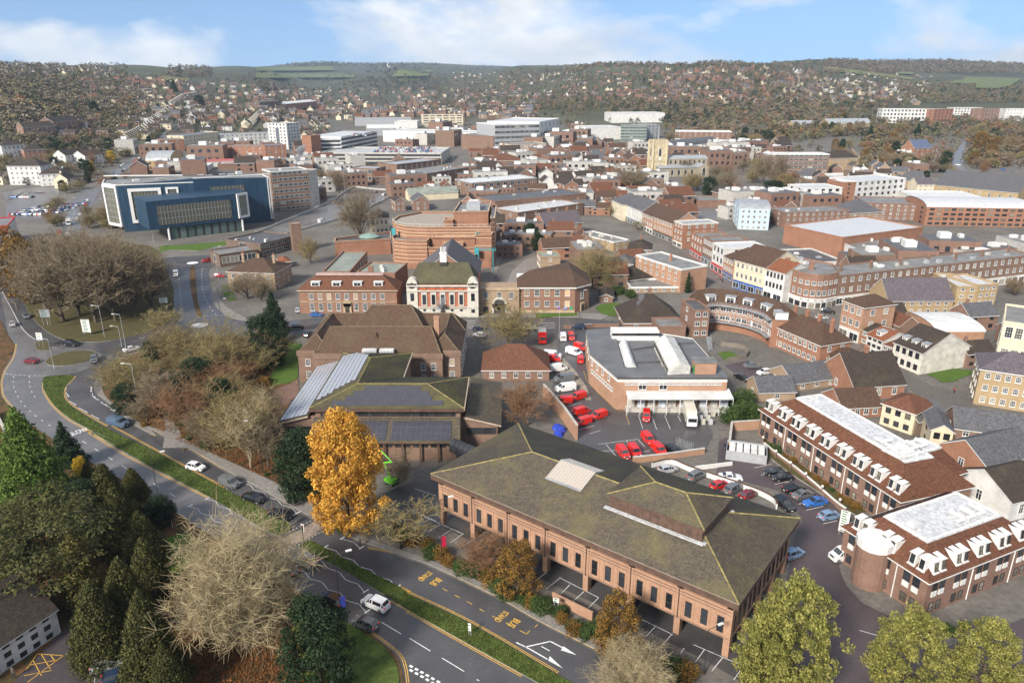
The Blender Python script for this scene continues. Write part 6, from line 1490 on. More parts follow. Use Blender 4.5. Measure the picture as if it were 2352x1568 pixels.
# ================================================================ the rest of the town: one row per building
BT = [
# name, label, view, front base line x1,y1,x2,y2, top row, depth, roof, wall, roof material, floors, windows front, side, options
('office_block','seven storey brown brick office slab beside the blue clad building','5',1942,1137,2202,1112,850,16,'flat',B_BROWN,F_GREY,7,7,3,dict(wk='ribbon',ww=3.6,clutter=4,trim=TRIM_W)),
('office_tower','grey stair tower with small windows on the end of the brown office slab','5',2202,1112,2262,1085,850,22,'flat',W_CONC,F_GREY,7,1,0,dict(ww=1.0)),
('vaulted_building','yellow brick building with grey barrel vaulted roof','5',1040,838,1212,842,775,26,'barrel',B_YELLOW,F_LEAD,2,4,2,dict(rise=7,wk='dark')),
('apartment_block','orange brick apartment corner with green roof by the climbing road','5',1140,702,1308,706,628,22,'flat',B_ORANGE,F_GREEN,4,2,2,dict(ww=1.4)),
('apartment_block','white and orange apartment range with recessed dark top floor','5',1308,690,1560,670,598,18,'flat',W_CREAM,W_BLUEGREY,4,9,2,dict(ww=1.5)),
('apartment_block','long white apartment range with dark blue grey attic','5',1560,672,1960,662,590,18,'flat',W_WHITE,W_BLUEGREY,4,12,2,dict(ww=1.8)),
('attic_storey','dark blue grey attic set back on the long white apartments','5',1575,625,1945,618,583,12,'flat',W_BLUEGREY,F_DARK,1,14,1,dict(ww=1.3,parapet=.2)),
('apartment_block','orange brick apartment block with black louvred centre','5',1580,775,1880,790,668,20,'flat',B_ORANGE,F_GREY,4,6,2,dict(ww=1.3)),
('apartment_block','orange brick apartment block with blue grey roof beside the louvred one','5',1885,795,2032,790,668,24,'flat',B_ORANGE,W_BLUEGREY,4,3,2,dict(ww=1.3)),
('apartment_tower','white apartment tower with dark upper storeys near the car park','5',1960,690,2040,690,545,18,'flat',W_BLUEGREY,F_DARK,7,3,3,dict(ww=1.4)),
('apartment_tower','tall white rendered apartment tower with rows of dark windows','5',2040,695,2128,685,510,26,'flat',W_WHITE,F_GREY,8,4,5,dict(wk='dark',ww=1.6)),
('shed','long low white roofed retail shed behind the blue building','5',1250,845,1470,850,815,26,'flat',W_WHITE,F_WHITE,0,0,0,dict(clutter=5)),
('shed','low retail shed with red and white striped roof','5',1360,815,1720,815,785,22,'gable',W_WHITE,plain('red_metal_roof',(0.42,0.10,0.09),.5),0,0,0,dict(rise=1)),
('shed','long low brown roofed shed with white rooflights by the smoke','5',1540,835,1960,830,800,24,'flat',B_BROWN,plain('pinkish_roof',(0.28,0.20,0.18),.7),0,0,0,dict(clutter=8)),
('retail_unit','white and red retail unit cut by the left edge','5',-140,1420,92,1400,1245,26,'flat',W_WHITE,F_GREY,2,5,2,dict(trim=plain('sign_red',(0.5,0.03,0.03),.5))),
('flats','white and brick flats with brown hipped roof, topmost by the left edge','5',30,770,195,745,668,12,'hip',W_WHITE,T_DARK,3,5,2,{}),
('flats','orange and white flats stepping down from the topmost block','5',185,780,340,770,700,12,'hip',B_ORANGE,T_DARK,3,4,2,{}),
('flats','white flats with orange ground floor below the yellow trees','5',75,945,310,945,812,14,'hip',W_WHITE,T_DARK,4,6,2,{}),
('flats','low white flats with dark roof beside the yellow trees','5',290,955,465,945,870,12,'hip',W_WHITE,T_DARK,3,4,2,{}),
('flats','white gabled flats behind the yellow trees, left one','5',470,790,600,780,735,12,'gable',W_WHITE,T_DARK,2,4,2,{}),
('flats','white gabled flats behind the yellow trees, right one','5',610,800,735,790,740,12,'gable',W_WHITE,T_BROWN,2,4,2,{}),
('flats','red brick flats on the hillside, left one','5',175,598,400,600,538,14,'gable',B_RED,T_DARK,3,6,2,{}),
('flats','red brick flats on the hillside, right one','5',390,575,565,560,500,14,'gable',B_RED,T_DARK,3,5,2,{}),
('low_office','low brown office with flat roof and white window band by the mini roundabout','1',1560,262,1825,222,170,12,'flat',B_DARK,F_GREY,1,4,1,dict(wk='ribbon',ww=3.5)),
('low_office','long dark flat roofed office with round rooflights','1',1850,190,2105,120,95,22,'flat',B_DARK,F_DARK,2,5,1,dict(wk='ribbon',ww=4.5,clutter=4)),
('low_office','small dark flat roofed block between the two low offices','1',1670,150,1850,130,90,14,'flat',B_DARK,F_GREY,1,0,0,{}),
('drill_tower','slim brown brick tower with white slatted edge','5',2075,1425,2145,1418,1220,4.5,'flat',B_BROWN,F_WHITE,0,0,0,{}),
('brick_house','large buff brick house with hipped roof behind bare climbers','1',1620,412,1950,425,290,15,'hip',B_BUFF,T_BROWN,2,6,3,dict(chim=3,rise=4)),
('brick_house','small pink roofed house behind the large buff house','1',1985,270,2060,262,225,8,'hip',B_RED,T_ORANGE,1,2,1,{}),
('car_park_deck','three tier white concrete car park deck along the main road','6',470,795,1310,800,715,62,'flat',W_CONC,plain('car_deck',(0.42,0.42,0.41),.5,var=.2),0,0,0,dict(parapet=1.0)),
('car_park_tower','five tier white slatted multi storey car park','6',400,760,610,755,620,42,'flat',TRIM_D,F_PALE,0,0,0,{}),
('car_park_tower','second wing of the white slatted car park with white bracing','6',610,755,860,690,605,40,'flat',TRIM_D,F_PALE,0,0,0,{}),
('stair_tower','orange brick stair tower with blue sign on the car park','6',338,770,402,775,595,14,'flat',B_ORANGE,F_GREY,0,0,0,{}),
('mall_block','pale flat roofed mall block behind the car park','6',900,640,1680,670,560,40,'flat',W_WHITE,F_PALE,0,0,0,dict(clutter=6)),
('mall_block','curved brick mall drum beside the cinema','6',1450,690,1680,705,590,30,'flat',B_BROWN,F_GREY,0,0,0,{}),
('cinema','big white cinema with tall glazed front and floating roof','6',1690,705,2000,690,520,50,'flat',W_GREY,F_PALE,5,9,0,dict(wk='ribbon',ww=8,clutter=4,trim=TRIM_W)),
('cinema','white side of the cinema with red sign above shop fronts','6',2000,690,2140,640,500,60,'flat',W_WHITE,F_PALE,3,5,0,dict(wk='dark',ww=2.5,trim=TRIM_W)),
('mall_block','pinkish stepped block with red brick tower before the cinema','6',1800,735,2050,720,660,24,'flat',plain('pinkish_render',(0.56,0.46,0.38),.8),F_GREY,2,5,2,{}),
('office_slab','cream banded office slab beyond the malls','6',1175,535,1465,530,450,16,'flat',W_CREAM,F_GREY,5,6,2,dict(wk='ribbon',ww=8)),
('mall_roof','white scalloped canopy roof on dark steel struts','6',790,600,1018,595,545,24,'barrel',W_GREY,F_WHITE,0,0,0,dict(rise=4)),
('shed','long grey curved shed beyond the car park','6',700,530,1100,525,478,40,'flat',W_GREY,F_LEAD,0,0,0,{}),
('shed','wide white roofed shed beside the cream office slab','6',980,545,1140,545,495,30,'flat',W_WHITE,F_WHITE,0,0,0,{}),
('brick_mill','dark brick block of flats in the valley','6',30,425,190,420,360,24,'flat',B_DARK,F_GREY,4,9,2,{}),
('brick_mill','orange brick block with pale roof in the valley','6',195,425,435,420,375,30,'gable',B_ORANGE,F_WHITE,3,10,2,dict(rise=3)),
('rotunda','silver domed low building beside the wet road','6',675,918,850,925,825,18,'flat',B_BROWN,F_LEAD,2,7,1,dict(wk='ribbon',ww=3)),
('market_hall','long grey roofed shop range beside the wet road','6',1000,905,1310,860,800,22,'flat',B_BROWN,F_LEAD,2,8,1,{}),
('shopping_centre','brick shopping centre with white glazed arcade roof','6',1525,1030,1985,985,930,24,'flat',B_BROWN,F_WHITE,2,9,2,dict(wk='ribbon',ww=3.2,trim=F_LEAD,clutter=3)),
('shopping_centre','green and white vaulted arcade roof of the shopping centre','6',1590,930,1950,925,878,12,'barrel',F_WHITE,plain('arcade_glass',(0.52,0.58,0.54),.3),0,0,0,dict(rise=3)),
('shopping_centre','brick rear block of the shopping centre with flat grey roof','6',1210,960,1500,905,865,30,'flat',B_BROWN,F_GREY,2,5,1,dict(clutter=4)),
('shop_range','brown hipped store roof behind the shopping centre','6',1650,850,1890,845,775,26,'hip',B_RED,T_RUST,1,0,0,dict(rise=5)),
('brick_range','long flat roofed brick range behind the theatre','6',1690,1180,2330,1110,1060,26,'flat',B_RED,F_DARK,2,0,2,dict(clutter=5)),
('brick_range','flat grey roofed shop range facing the theatre lane','6',1850,1240,2310,1160,1140,22,'flat',B_BROWN,F_PALE,2,6,2,dict(clutter=6)),
('chapel_hall','hall with steep purple slate roof and orange chimneys','9',300,555,640,520,420,13,'gable',B_ORANGE,T_PURPLE,2,4,2,dict(chim=2,rise=5)),
('brick_house','brick gabled houses by the wet road, left gable','6',990,1135,1060,1130,1060,12,'gabley',B_RED,T_DARK,2,2,2,{}),
('brick_house','brick gabled houses by the wet road, right gable','6',1115,1130,1225,1125,1060,16,'gabley',B_RED,T_SLATE,2,2,3,{}),
('brick_range','yellow walled long shed behind the gabled houses','6',1080,1060,1430,1040,1010,10,'gable',W_CREAM,F_GREEN,1,0,0,{}),
('court_house','white and grey building half hidden by the bare tree at the theatre','6',810,1300,945,1295,1180,14,'hip',W_CREAM,T_DARK,2,4,2,{}),
('bank_house','buff box shaped building with flat roof and white lift hut','9',262,840,442,835,712,11,'flat',B_BUFF,F_GREEN,2,1,3,dict(clutter=2)),
('flat_office','cream brick flat roofed office with white plant room','9',930,665,1070,640,575,26,'flat',B_YELLOW,F_GREY,2,2,5,dict(trim=TRIM_W,clutter=5)),
('villa','brown roofed villa with white bays among gardens','9',1060,760,1270,770,640,13,'hip',B_BROWN,T_DARK,2,3,2,dict(chim=1)),
('villa','slate roofed house with white bay windows beside the bare plane tree','9',935,880,1105,890,770,11,'hip',W_WHITE,T_SLATE,2,3,2,{}),
('cottage','white rendered gabled cottage with dark roof','9',970,900,1140,900,840,8,'gable',W_WHITE,T_DARK,1,3,1,{}),
('single_storey_hall','single storey curved annexe with three white rooflights','9',1090,1045,1540,1040,990,12,'flat',B_BUFF,F_GREY,1,5,2,dict(trim=TRIM_W)),
('pyramid_hall','small dark pyramid roofed hall beside the annexe','9',1070,990,1290,960,930,12,'hip',B_BROWN,T_DARK,1,2,1,dict(rise=4)),
('brick_house','tall brick house with white cornice and blind arch on the high street corner','9',1538,1045,1775,1005,825,27,'flat',B_SALMON,F_GREY,3,0,7,dict(trim=TRIM_W,wk='sash',chim=1)),
('garden_hut','low dark roofed brick garden building by the lawn','9',800,1130,925,1135,1075,10,'gabley',B_BROWN,T_DARK,1,1,1,dict(rise=1)),
('chapel','steep brown roofed brick chapel with tall chimney and smoking flue','3',560,905,1100,900,850,18,'hip',B_RED,T_DARK,1,3,1,dict(rise=7.5,chim=1)),
('annexe','flat roofed brick annexe with two round windows','3',870,990,1120,985,880,9,'flat',B_RED,F_GREY,1,0,0,{}),
('stair_block','brick stair block linking annexe and curved flats','3',1180,985,1325,980,730,12,'flat',B_RED,F_DARK,3,2,1,dict(ww=1.5)),
('terrace','orange brick terrace with long brown roof and white windows','3',1905,1050,2340,1250,870,11,'hip',B_ORANGE,T_BROWN,2,9,2,dict(chim=4,rise=4.5)),
('post_house','brown roofed brick office beside the delivery yard','2',1420,1060,1890,1060,985,13,'hip',B_RED,T_RUST,1,5,2,dict(rise=5)),
('shop','orange brick corner shop with red fascia on the high street','9',1632,690,1738,762,485,14,'flat',B_ORANGE,F_GREY,3,4,2,dict(wk='sash',gf=plain('shop_red',(0.45,0.03,0.03),.5))),
('shop','dark red brick shop with white sash rows','9',1738,762,1830,818,520,16,'flat',B_RED,F_GREY,3,5,2,dict(wk='sash',gf=W_BLUEGREY)),
('shop','plain white three storey shop on the high street','9',1824,830,1930,892,580,18,'flat',W_WHITE,F_PALE,3,3,2,dict(wk='dark',gf=plain('shop_red',(0.45,0.03,0.03),.5))),
('shop','narrow brick shop with yellow gable on the high street','9',1928,892,2022,948,700,20,'gable',B_SALMON,T_BROWN,3,4,2,dict(wk='sash',gf=plain('shop_blue',(0.03,0.09,0.3),.5))),
('shop','yellow rendered shop with blue awning and steep tiled roof','3',1552,525,1830,612,265,20,'gable',W_CREAM,T_BROWN,3,6,2,dict(gf=plain('shop_blue',(0.03,0.09,0.3)),rise=5)),
('shop','white three storey shop with orange tiled roof','3',1828,612,2006,668,345,14,'gable',W_WHITE,T_ORANGE,3,5,2,dict(wk='dark',gf=TRIM_W,ww=.9)),
('shop','red brick georgian terrace on the far high street, first of three','9',1290,510,1470,590,340,15,'gable',B_SALMON,T_BROWN,3,7,2,dict(wk='sash',gf=W_BLACK)),
('shop','red brick georgian terrace on the far high street, second of three','9',1190,455,1290,510,300,15,'gable',B_SALMON,T_BROWN,3,5,2,dict(wk='sash',gf=W_WHITE)),
('shop','white three storey house on the far high street, third of three','9',1040,380,1190,455,230,15,'gable',W_WHITE,T_SLATE,3,6,2,dict(wk='sash',gf=W_BLUEGREY)),
('bank','ornate orange brick and stone corner bank with slate mansard','9',1475,600,1560,640,380,18,'flat',B_ORANGE,F_LEAD,4,3,4,dict(wk='sash',trim=W_PSTONE,gf=W_PSTONE)),
('shop','cream hall with grey dome behind the market tree','9',912,330,1010,385,190,16,'hip',W_CREAM,T_SLATE,3,4,2,{}),
('warehouse','plain windowless brick warehouse above the car park','9',1700,262,1975,258,195,20,'flat',B_RED,F_GREY,0,0,0,{}),
('apartment_block','pale blue flats with curved grey roof and orange balconies','9',2070,460,2351,470,270,26,'barrel',W_PALEBLUE,F_LEAD,4,5,2,dict(rise=2.5)),
('terrace','long three storey brick terrace with white sash windows and parapet','4',605,690,2400,470,415,13,'flat',B_BROWN,F_GREY,3,26,2,dict(wk='sash',ww=1.4,chim=7,clutter=10,gf=W_WHITE)),
('brick_hall','box shaped orange brick hall raised on concrete legs','4',660,250,1395,140,62,34,'flat',B_ORANGE,F_PALE,0,0,0,dict(trim=B_ORANGE)),
('white_office','low white flat roofed office with grey roofs before the terrace','4',790,300,1480,300,170,26,'flat',W_WHITE,F_GREY,2,6,1,dict(wk='ribbon',ww=4,clutter=5)),
('black_roof_block','white building with broad black flat roof behind the corner shop','4',250,350,700,330,300,26,'flat',W_WHITE,F_DARK,1,4,2,dict(clutter=3)),
('shop_house','long purple slate roofed building with yellow brick rear and white windows','4',1085,775,1680,770,640,13,'gable',B_YELLOW,T_PURPLE,2,7,1,dict(rise=6)),
('corner_shop','curved brick corner shop with tall white windows','4',640,960,830,1040,640,12,'hip',B_SALMON,T_BROWN,3,3,2,dict(wk='sash',ww=1.6,gf=W_WHITE,rise=2.5)),
('flats','stepped yellow brick flats with pale roof and white end wall','4',1690,760,1880,765,510,18,'flat',B_YELLOW,F_PALE,4,2,2,{}),
('flats','yellow brick flats with white gable panel next to the stepped flats','4',1880,760,2060,745,500,14,'flat',B_YELLOW,F_PALE,4,3,0,{}),
('shop_house','narrow brick house with dark roof in the curving lane','4',790,1010,900,1060,880,9,'gable',B_ORANGE,T_DARK,2,3,1,{}),
('shop_house','white house with orange roof and one dormer in the curving lane','4',885,1105,1035,1170,950,10,'gable',W_WHITE,T_ORANGE,3,3,1,dict(wk='dark',dorm=1)),
('shop_house','narrow dark brick house between two white houses','4',1035,1170,1125,1200,1040,10,'gable',B_BROWN,T_RUST,2,2,1,{}),
('gabled_house','white gabled house with stone front and three white dormers','4',1125,1215,1385,1325,1020,17,'gable',W_PSTONE,T_DARK,2,4,0,dict(wk='dark',dorm=3,rise=4.5,trim=TRIM_W)),
('warehouse','brick building with white curved metal roof behind the gabled house','4',1520,1080,1960,1080,930,18,'barrel',B_SALMON,F_WHITE,1,0,0,dict(rise=1.8)),
('stone_hall','cream classical stone hall with arched windows cut by the right edge','4',2075,1220,2480,1290,830,20,'flat',W_CREAM,F_GREY,2,4,2,dict(trim=W_CREAM,wk='sash',ww=1.8)),
('georgian_house','three storey yellow brick georgian house with slate roof at the right edge','4',1880,1590,2500,1690,1270,12,'hip',B_YELLOW,T_PURPLE,3,6,3,dict(wk='sash',rise=3.5)),
('cottage','small yellow stone cottage with grey slate roof','4',225,1480,655,1420,1400,10,'gable',B_BUFF,T_SLATE,1,3,2,dict(eave=None,rise=3)),
('garage','small yellow brick garage with blue grey slate roof','4',-90,1570,245,1560,1480,8,'gable',B_BUFF,T_SLATE,1,1,1,{}),
('school_house','steep roofed orange brick school house with arched gable window','4',770,1560,1240,1530,1430,15,'gable',B_ORANGE,T_DARK,1,3,1,dict(rise=6,chim=1)),
('school_house','brown roofed orange brick wing behind the school house','4',590,1330,900,1360,1230,12,'hip',B_ORANGE,T_BROWN,2,4,2,{}),
('cottage','low brown roofed cottage between school house and cream house','C',600,290,790,280,235,9,'gable',B_ORANGE,T_BROWN,1,4,1,dict(chim=0)),
('cream_house','tall cream rendered house with big cream chimney','C',785,315,940,370,215,9,'hip',W_CREAM,T_RUST,2,3,2,dict(wk='dark')),
('cottage','long grey slate roofed cottage range at the right','C',1130,430,1480,480,330,9,'gable',B_BROWN,T_SLATE,2,4,1,dict(rise=3)),
('cottage','cream rendered gabled cottage with grey slate roof','C',1015,455,1120,470,340,9,'gabley',W_CREAM,T_SLATE,2,2,1,dict(wk='dark')),
('cottage','dark brick cottage with two white dormer windows behind the cream cottage','C',960,370,1100,345,300,8,'gable',B_DARK,T_SLATE,1,2,1,{}),
('cottage','brick house with grey roof and three skylights at the right edge','C',1270,670,1520,600,520,10,'gable',B_ORANGE,T_SLATE,2,3,1,{}),
('cottage','white walled dark roofed house cut by the right edge','C',1400,790,1600,740,690,12,'gable',W_WHITE,T_DARK,1,2,1,{}),
('mill_house','whitewashed brick house with brown roof and small dark windows at the lower left','B',-260,1700,352,1278,1545,12,'gable',W_WHITE,T_DARK,3,7,2,dict(wk='dark',ww=.9,rise=4.5)),
('hotel','white and red brick hotel block with white end towers','7',1030,850,1540,855,735,22,'flat',B_RED,F_PALE,5,10,3,dict(trim=TRIM_W)),
('store','white store with wide red framed entrance on the hill foot','7',445,660,930,655,570,50,'flat',W_WHITE,F_PALE,0,0,0,{}),
('mall_block','green glass drum store with red lettering','7',525,830,760,830,690,40,'flat',plain('greenish_cladding',(0.20,0.26,0.23),.3),F_GREY,5,6,2,dict(wk='ribbon',ww=7)),
('mall_block','pale green and white store left of the green drum','7',220,820,525,810,700,40,'flat',W_WHITE,F_PALE,0,0,0,dict(clutter=3)),
('mall_block','dark glazed tower right of the green drum','7',760,810,880,800,680,30,'flat',W_GREY,F_GREY,5,3,1,dict(wk='dark')),
('station_block','white building with dark sloped glass roof behind the church','7',1010,990,1420,930,880,22,'barrel',W_WHITE,F_DARK,1,6,1,dict(rise=5)),
('office_block','six storey white and brown banded office block behind bare trees','7',1870,1150,2420,1150,945,16,'flat',B_BROWN,F_WHITE,6,12,3,dict(wk='ribbon',ww=3.6,clutter=3,trim=TRIM_W)),
('arts_building','curved yellow brick flats with brown roof beside the banded office','8',560,1110,820,1100,985,18,'hip',B_YELLOW,T_DARK,3,6,2,{}),
('apartment_block','white rendered flats with glass balconies and orange brick stair, left part','8',310,1440,660,1430,1260,20,'flat',W_WHITE,F_PALE,4,5,2,dict(wk='dark',ww=2.2)),
('apartment_block','orange brick stair tower of the white balcony flats','8',660,1405,780,1400,1205,16,'flat',B_ORANGE,F_PALE,5,1,0,dict(wk='dark')),
('apartment_block','white rendered flats with glass balconies, right part','8',780,1400,1235,1360,1195,22,'flat',W_WHITE,F_PALE,4,8,2,dict(wk='dark',ww=2.0)),
('penthouse','white glazed penthouse on the balcony flats','8',560,1215,1050,1200,1140,12,'flat',W_WHITE,F_WHITE,1,8,1,dict(wk='ribbon',ww=4)),
('sports_hall','big grey roofed hall with yellow brick walls','8',1510,1310,2280,1400,1225,36,'gable',B_YELLOW,T_SLATE,1,8,1,dict(rise=9)),
('georgian_terrace','cream terrace end left of the sports hall','8',1355,1330,1510,1330,1220,12,'gable',W_CREAM,T_PURPLE,3,3,2,{}),
('apartment_block','brown brick flats with curved roof edge and round windows','8',870,1540,1430,1560,1390,26,'flat',B_RED,F_GREY,4,8,2,{}),
('apartment_block','balconied orange flats with pale curved roof at the right edge','8',1430,1600,2400,1620,1430,30,'barrel',B_ORANGE,F_PALE,4,14,3,dict(rise=3,wk='dark',ww=2.4)),
('apartment_block','white roofed flats behind the balconied orange flats','8',1320,1420,1950,1430,1330,26,'flat',W_WHITE,F_WHITE,2,8,2,{}),
('brick_office','brown brick office with white window bands and lift hut','8',130,1620,730,1600,1480,18,'flat',B_RED,F_GREY,3,10,2,dict(wk='plain',clutter=3)),
('brick_office','pale gabled porch building with grey roof beside the brown office','8',735,1600,1030,1580,1490,18,'hip',B_BUFF,T_SLATE,3,4,2,{}),
('apartment_block','long white balconied flats on orange base on the right hillside','8',1035,660,1500,665,530,22,'flat',W_WHITE,W_GREY,4,14,2,dict(wk='dark',ww=2.6)),
('apartment_block','orange brick end block of the hillside flats','8',1500,670,1680,660,535,26,'flat',B_ORANGE,W_GREY,5,5,3,dict(wk='dark',ww=2)),
('apartment_block','white hillside flats behind the orange end block','8',1700,590,1960,585,520,22,'flat',W_WHITE,F_GREY,3,9,2,dict(wk='dark',ww=2.4)),
('apartment_block','red brick hillside flats near the right edge','8',1960,640,2160,630,530,22,'flat',B_RED,F_GREY,5,7,2,{}),
('apartment_block','red and white hillside flats cut by the right edge','8',2165,640,2420,640,530,22,'flat',W_WHITE,F_GREY,4,8,2,{}),
('school','long blue grey roofed school with yellow walls among trees','8',240,720,430,715,675,20,'gable',B_YELLOW,F_LEAD,1,5,1,dict(rise=5)),
('school','blue grey gabled school hall with yellow walls','8',560,710,950,700,665,22,'gable',B_YELLOW,F_LEAD,1,6,2,dict(rise=6)),
('blue_roof_house','orange brick house with dark blue roof among the trees','8',1325,1010,1480,1000,890,14,'gable',B_ORANGE,plain('blue_slate',(0.09,0.11,0.18),.6),3,3,2,dict(rise=7)),
('brick_house','detached brick house with slate roof beside the sloping street','8',1480,990,1560,985,890,12,'gabley',B_BROWN,T_SLATE,2,2,2,{}),
('shed','white roofed station shed left of the church','7',0,940,250,930,880,20,'gable',B_BROWN,F_WHITE,1,0,0,dict(rise=2)),
('council_house','low white flat roofed shop behind the church','7',610,890,810,890,840,20,'flat',W_WHITE,F_PALE,1,5,1,{}),
('market_house','white gabled market house with three gables','7',130,1270,300,1260,1170,14,'gable',W_WHITE,T_DARK,3,5,2,dict(wk='dark')),
('guild_hall','orange brick guildhall with pediment and arched window','9',490,150,600,145,55,16,'gabley',B_ORANGE,T_DARK,2,2,2,dict(wk='sash',rise=3)),
]
def town():
 for r in BT:
  nm,lb,k,x1,y1,x2,y2,top,D,roof,wall,rm,fl,n,ns,o = r
  building(nm,lb,'building',k,x1,y1,x2,y2,top,D,roof,wall,rm,fl,n,ns,**o)
town()

def decks(nm,n):
 t = bpy.data.objects[nm];H,L,D = BINFO[nm]
 for i in range(n):
  z = H * (i + .62) / n;m = MB();[m.obox(a,b,.5,z,z + H / n * .42,0,-.25) for a,b in (((0,0),(L,0)),((L,0),(L,D)),((0,D),(0,0)))];m.build('deck_parapet',F_WHITE if 'tower' in nm else W_CONC,t)
  m = MB();m.obox((.6,0),(L - .6,0),.2,z - H / n * .55,z - .02,0,-.12);m.build('deck_gap_shade',W_BLACK,t)  # solid black strip painted in for the shade between decks
decks('car_park_deck',3);decks('car_park_tower',5);decks('car_park_tower.001',5)

def text_on(body,size,mat,parent,loc,rot,name='lettering'):
 c = bpy.data.curves.new(name,'FONT');c.body = body;c.size = size;c.align_x = 'CENTER';c.extrude = .03;c.materials.append(mat);q = link(name,c);me = bpy.data.meshes.new_from_object(q.evaluated_get(bpy.context.evaluated_depsgraph_get()));bpy.data.objects.remove(q);o = link(name,me,parent,loc);o.rotation_euler = (R(90),0,rot);return o
def corner_shop():
 t = thing('corner_shop','rounded three storey brick corner building over a white shop front lettered Hurst','building',(0,0,0))
 base = [Vector((p.x,p.y)) for p in (W('4',x,y) for x,y in ((128,605),(195,660),(300,700),(420,716),(520,710),(606,690)))];H = top_h((*base[2],0),'4',408);c = cr(base,2);n = len(c);bk = [c[-1] + Vector((3,13)),c[0] + Vector((6,14))]
 m = MB();m.prism(c + bk,0,H);m.build('wall',B_HALL,t);m = MB();m.prism(c + bk,H,H + .7,0,top=False,bot=False);m.build('parapet',B_HALL,t);m = MB();m.prism(c + bk,H,H + .05);m.build('roof',F_GREY,t);roof_clutter(t,min(p.x for p in c) + 4,max(p.x for p in c) - 3,max(p.y for p in c) + 1,max(p.y for p in c) + 11,H,5)
 s = MB();[s.obox(c[i],c[i + 1],.5,0,H * .30,0,-.2) for i in range(n - 1)];sf = s.build('shop_front',TRIM_W,t)
 for i in range(n - 1):
  d = (c[i + 1] - c[i]).normalized();nn = Vector((d.y,-d.x));q = (c[i] + c[i + 1]) / 2;r = math.atan2(d.y,d.x);w = q + nn * .46;window(sf,'dark',(c[i + 1] - c[i]).length * .8,H * .16,w.x,w.y,H * .1,r)
  for z,h in ((.47,.17),(.78,.12)): window(t,'sash',1.5,H * h,q.x,q.y,H * z,r,True)
  if i in (1,4,6,8): text_on('Hurst',1.5,W_GREY,sf,(q.x + nn.x * .5,q.y + nn.y * .5,H * .215),r)
 for i in (2,6): q = c[i] + Vector((1,9));chimney(t,q.x,q.y,H,H + 2.6,1.6,.9,B_HALL)
corner_shop()
_o = bpy.data.objects['retail_unit'];text_on('Office Outlet',2.6,TRIM_W,_o,(BINFO['retail_unit'][1] * .55,-.35,BINFO['retail_unit'][0] - 3.2),0)
m = MB();m.box(2,BINFO['retail_unit'][1] - .5,-.3,-.02,BINFO['retail_unit'][0] - 4.2,BINFO['retail_unit'][0] - .6);m.build('sign_board',MATS['sign_red'],_o)
# ================================================================ trees
def _tubes(S,n):
 """S (N,8): x y z, x y z, r0 r1 -> n-sided open tubes"""
 S = np.array(S,float);a,b = S[:,:3],S[:,3:6];d = b - a;d /= np.linalg.norm(d,axis=1)[:,None] + 1e-9
 h = np.where(np.abs(d[:,2:3]) > .9,[[1.,0,0]],[[0,0,1.]]);u = np.cross(d,h);u /= np.linalg.norm(u,axis=1)[:,None];v = np.cross(d,u);V = []
 for e,r in ((a,S[:,6:7]),(b,S[:,7:8])):
  for k in range(n): t = 2 * math.pi * k / n;V.append(e + (u * math.cos(t) + v * math.sin(t)) * r)
 N = len(S);V = np.stack(V,1).reshape(-1,3);i = np.arange(N)[:,None] * 2 * n
 F = np.concatenate([np.stack([i[:,0] + k,i[:,0] + (k + 1) % n,i[:,0] + n + (k + 1) % n,i[:,0] + n + k],1) for k in range(n)])
 return V,F
def bare_meshes(seed,spread=.42,droop=0.0,kids=(8,3,3,4),upr=.55,rt=.0019,wood='bark',twig='twigs',trunk=.13):
 """a leafless tree of height 1: (trunk mesh, crown mesh); kids = limbs, then side shoots per joint on each level"""
 r = random.Random(seed);big,small = [],[]
 def grow(p,d,ln,rad,lev):
  n = (0,3,2,2,1)[lev]
  for i in range(n):
   d = (d + Vector((r.gauss(0,.17),r.gauss(0,.17),r.gauss(0,.08) + (upr * .12 if lev < 3 else -droop)))).normalized();q = p + d * (ln / n);r1 = max(rt * .5,rad * (.8 if i < n - 1 else .62))
   (big if lev < 2 else small).append((*p,*q,rad,r1));p,rad = q,r1
   if lev < 4:
    for k in range(kids[lev]):
     ax = Vector((r.gauss(0,1),r.gauss(0,1),r.gauss(0,.5) + upr * .5)).normalized();e = (d * .75 + ax * (.75 + spread * .6)).normalized()
     grow(p,e,ln * r.uniform(.42,.72),max(rt,rad * .45),lev + 1)
 p = Vector((0,0,-.01));q = Vector((r.gauss(0,.01),r.gauss(0,.01),trunk));big.append((*p,*q,.02,.015))
 for k in range(kids[0]):
  a = 2 * math.pi * k / kids[0] + r.uniform(-.3,.3);f = r.uniform(.25,1.25);e = Vector((math.cos(a) * spread * 1.6 * f,math.sin(a) * spread * 1.6 * f,1)).normalized();grow(q - Vector((0,0,r.uniform(0,.1))),e,.38 * r.uniform(.8,1.1),.0075,1)
 V,F = _tubes(big,5);tm = mesh_np('trunk',V,F,MATS[wood]);V2,F2 = _tubes(small,3);z = np.percentile(V2[:,2],99.5)
 cm = mesh_np('crown',V2,F2,MATS[twig])
 for m in (tm,cm): m.transform(Matrix.Scale(1 / z,4))
 return tm,cm
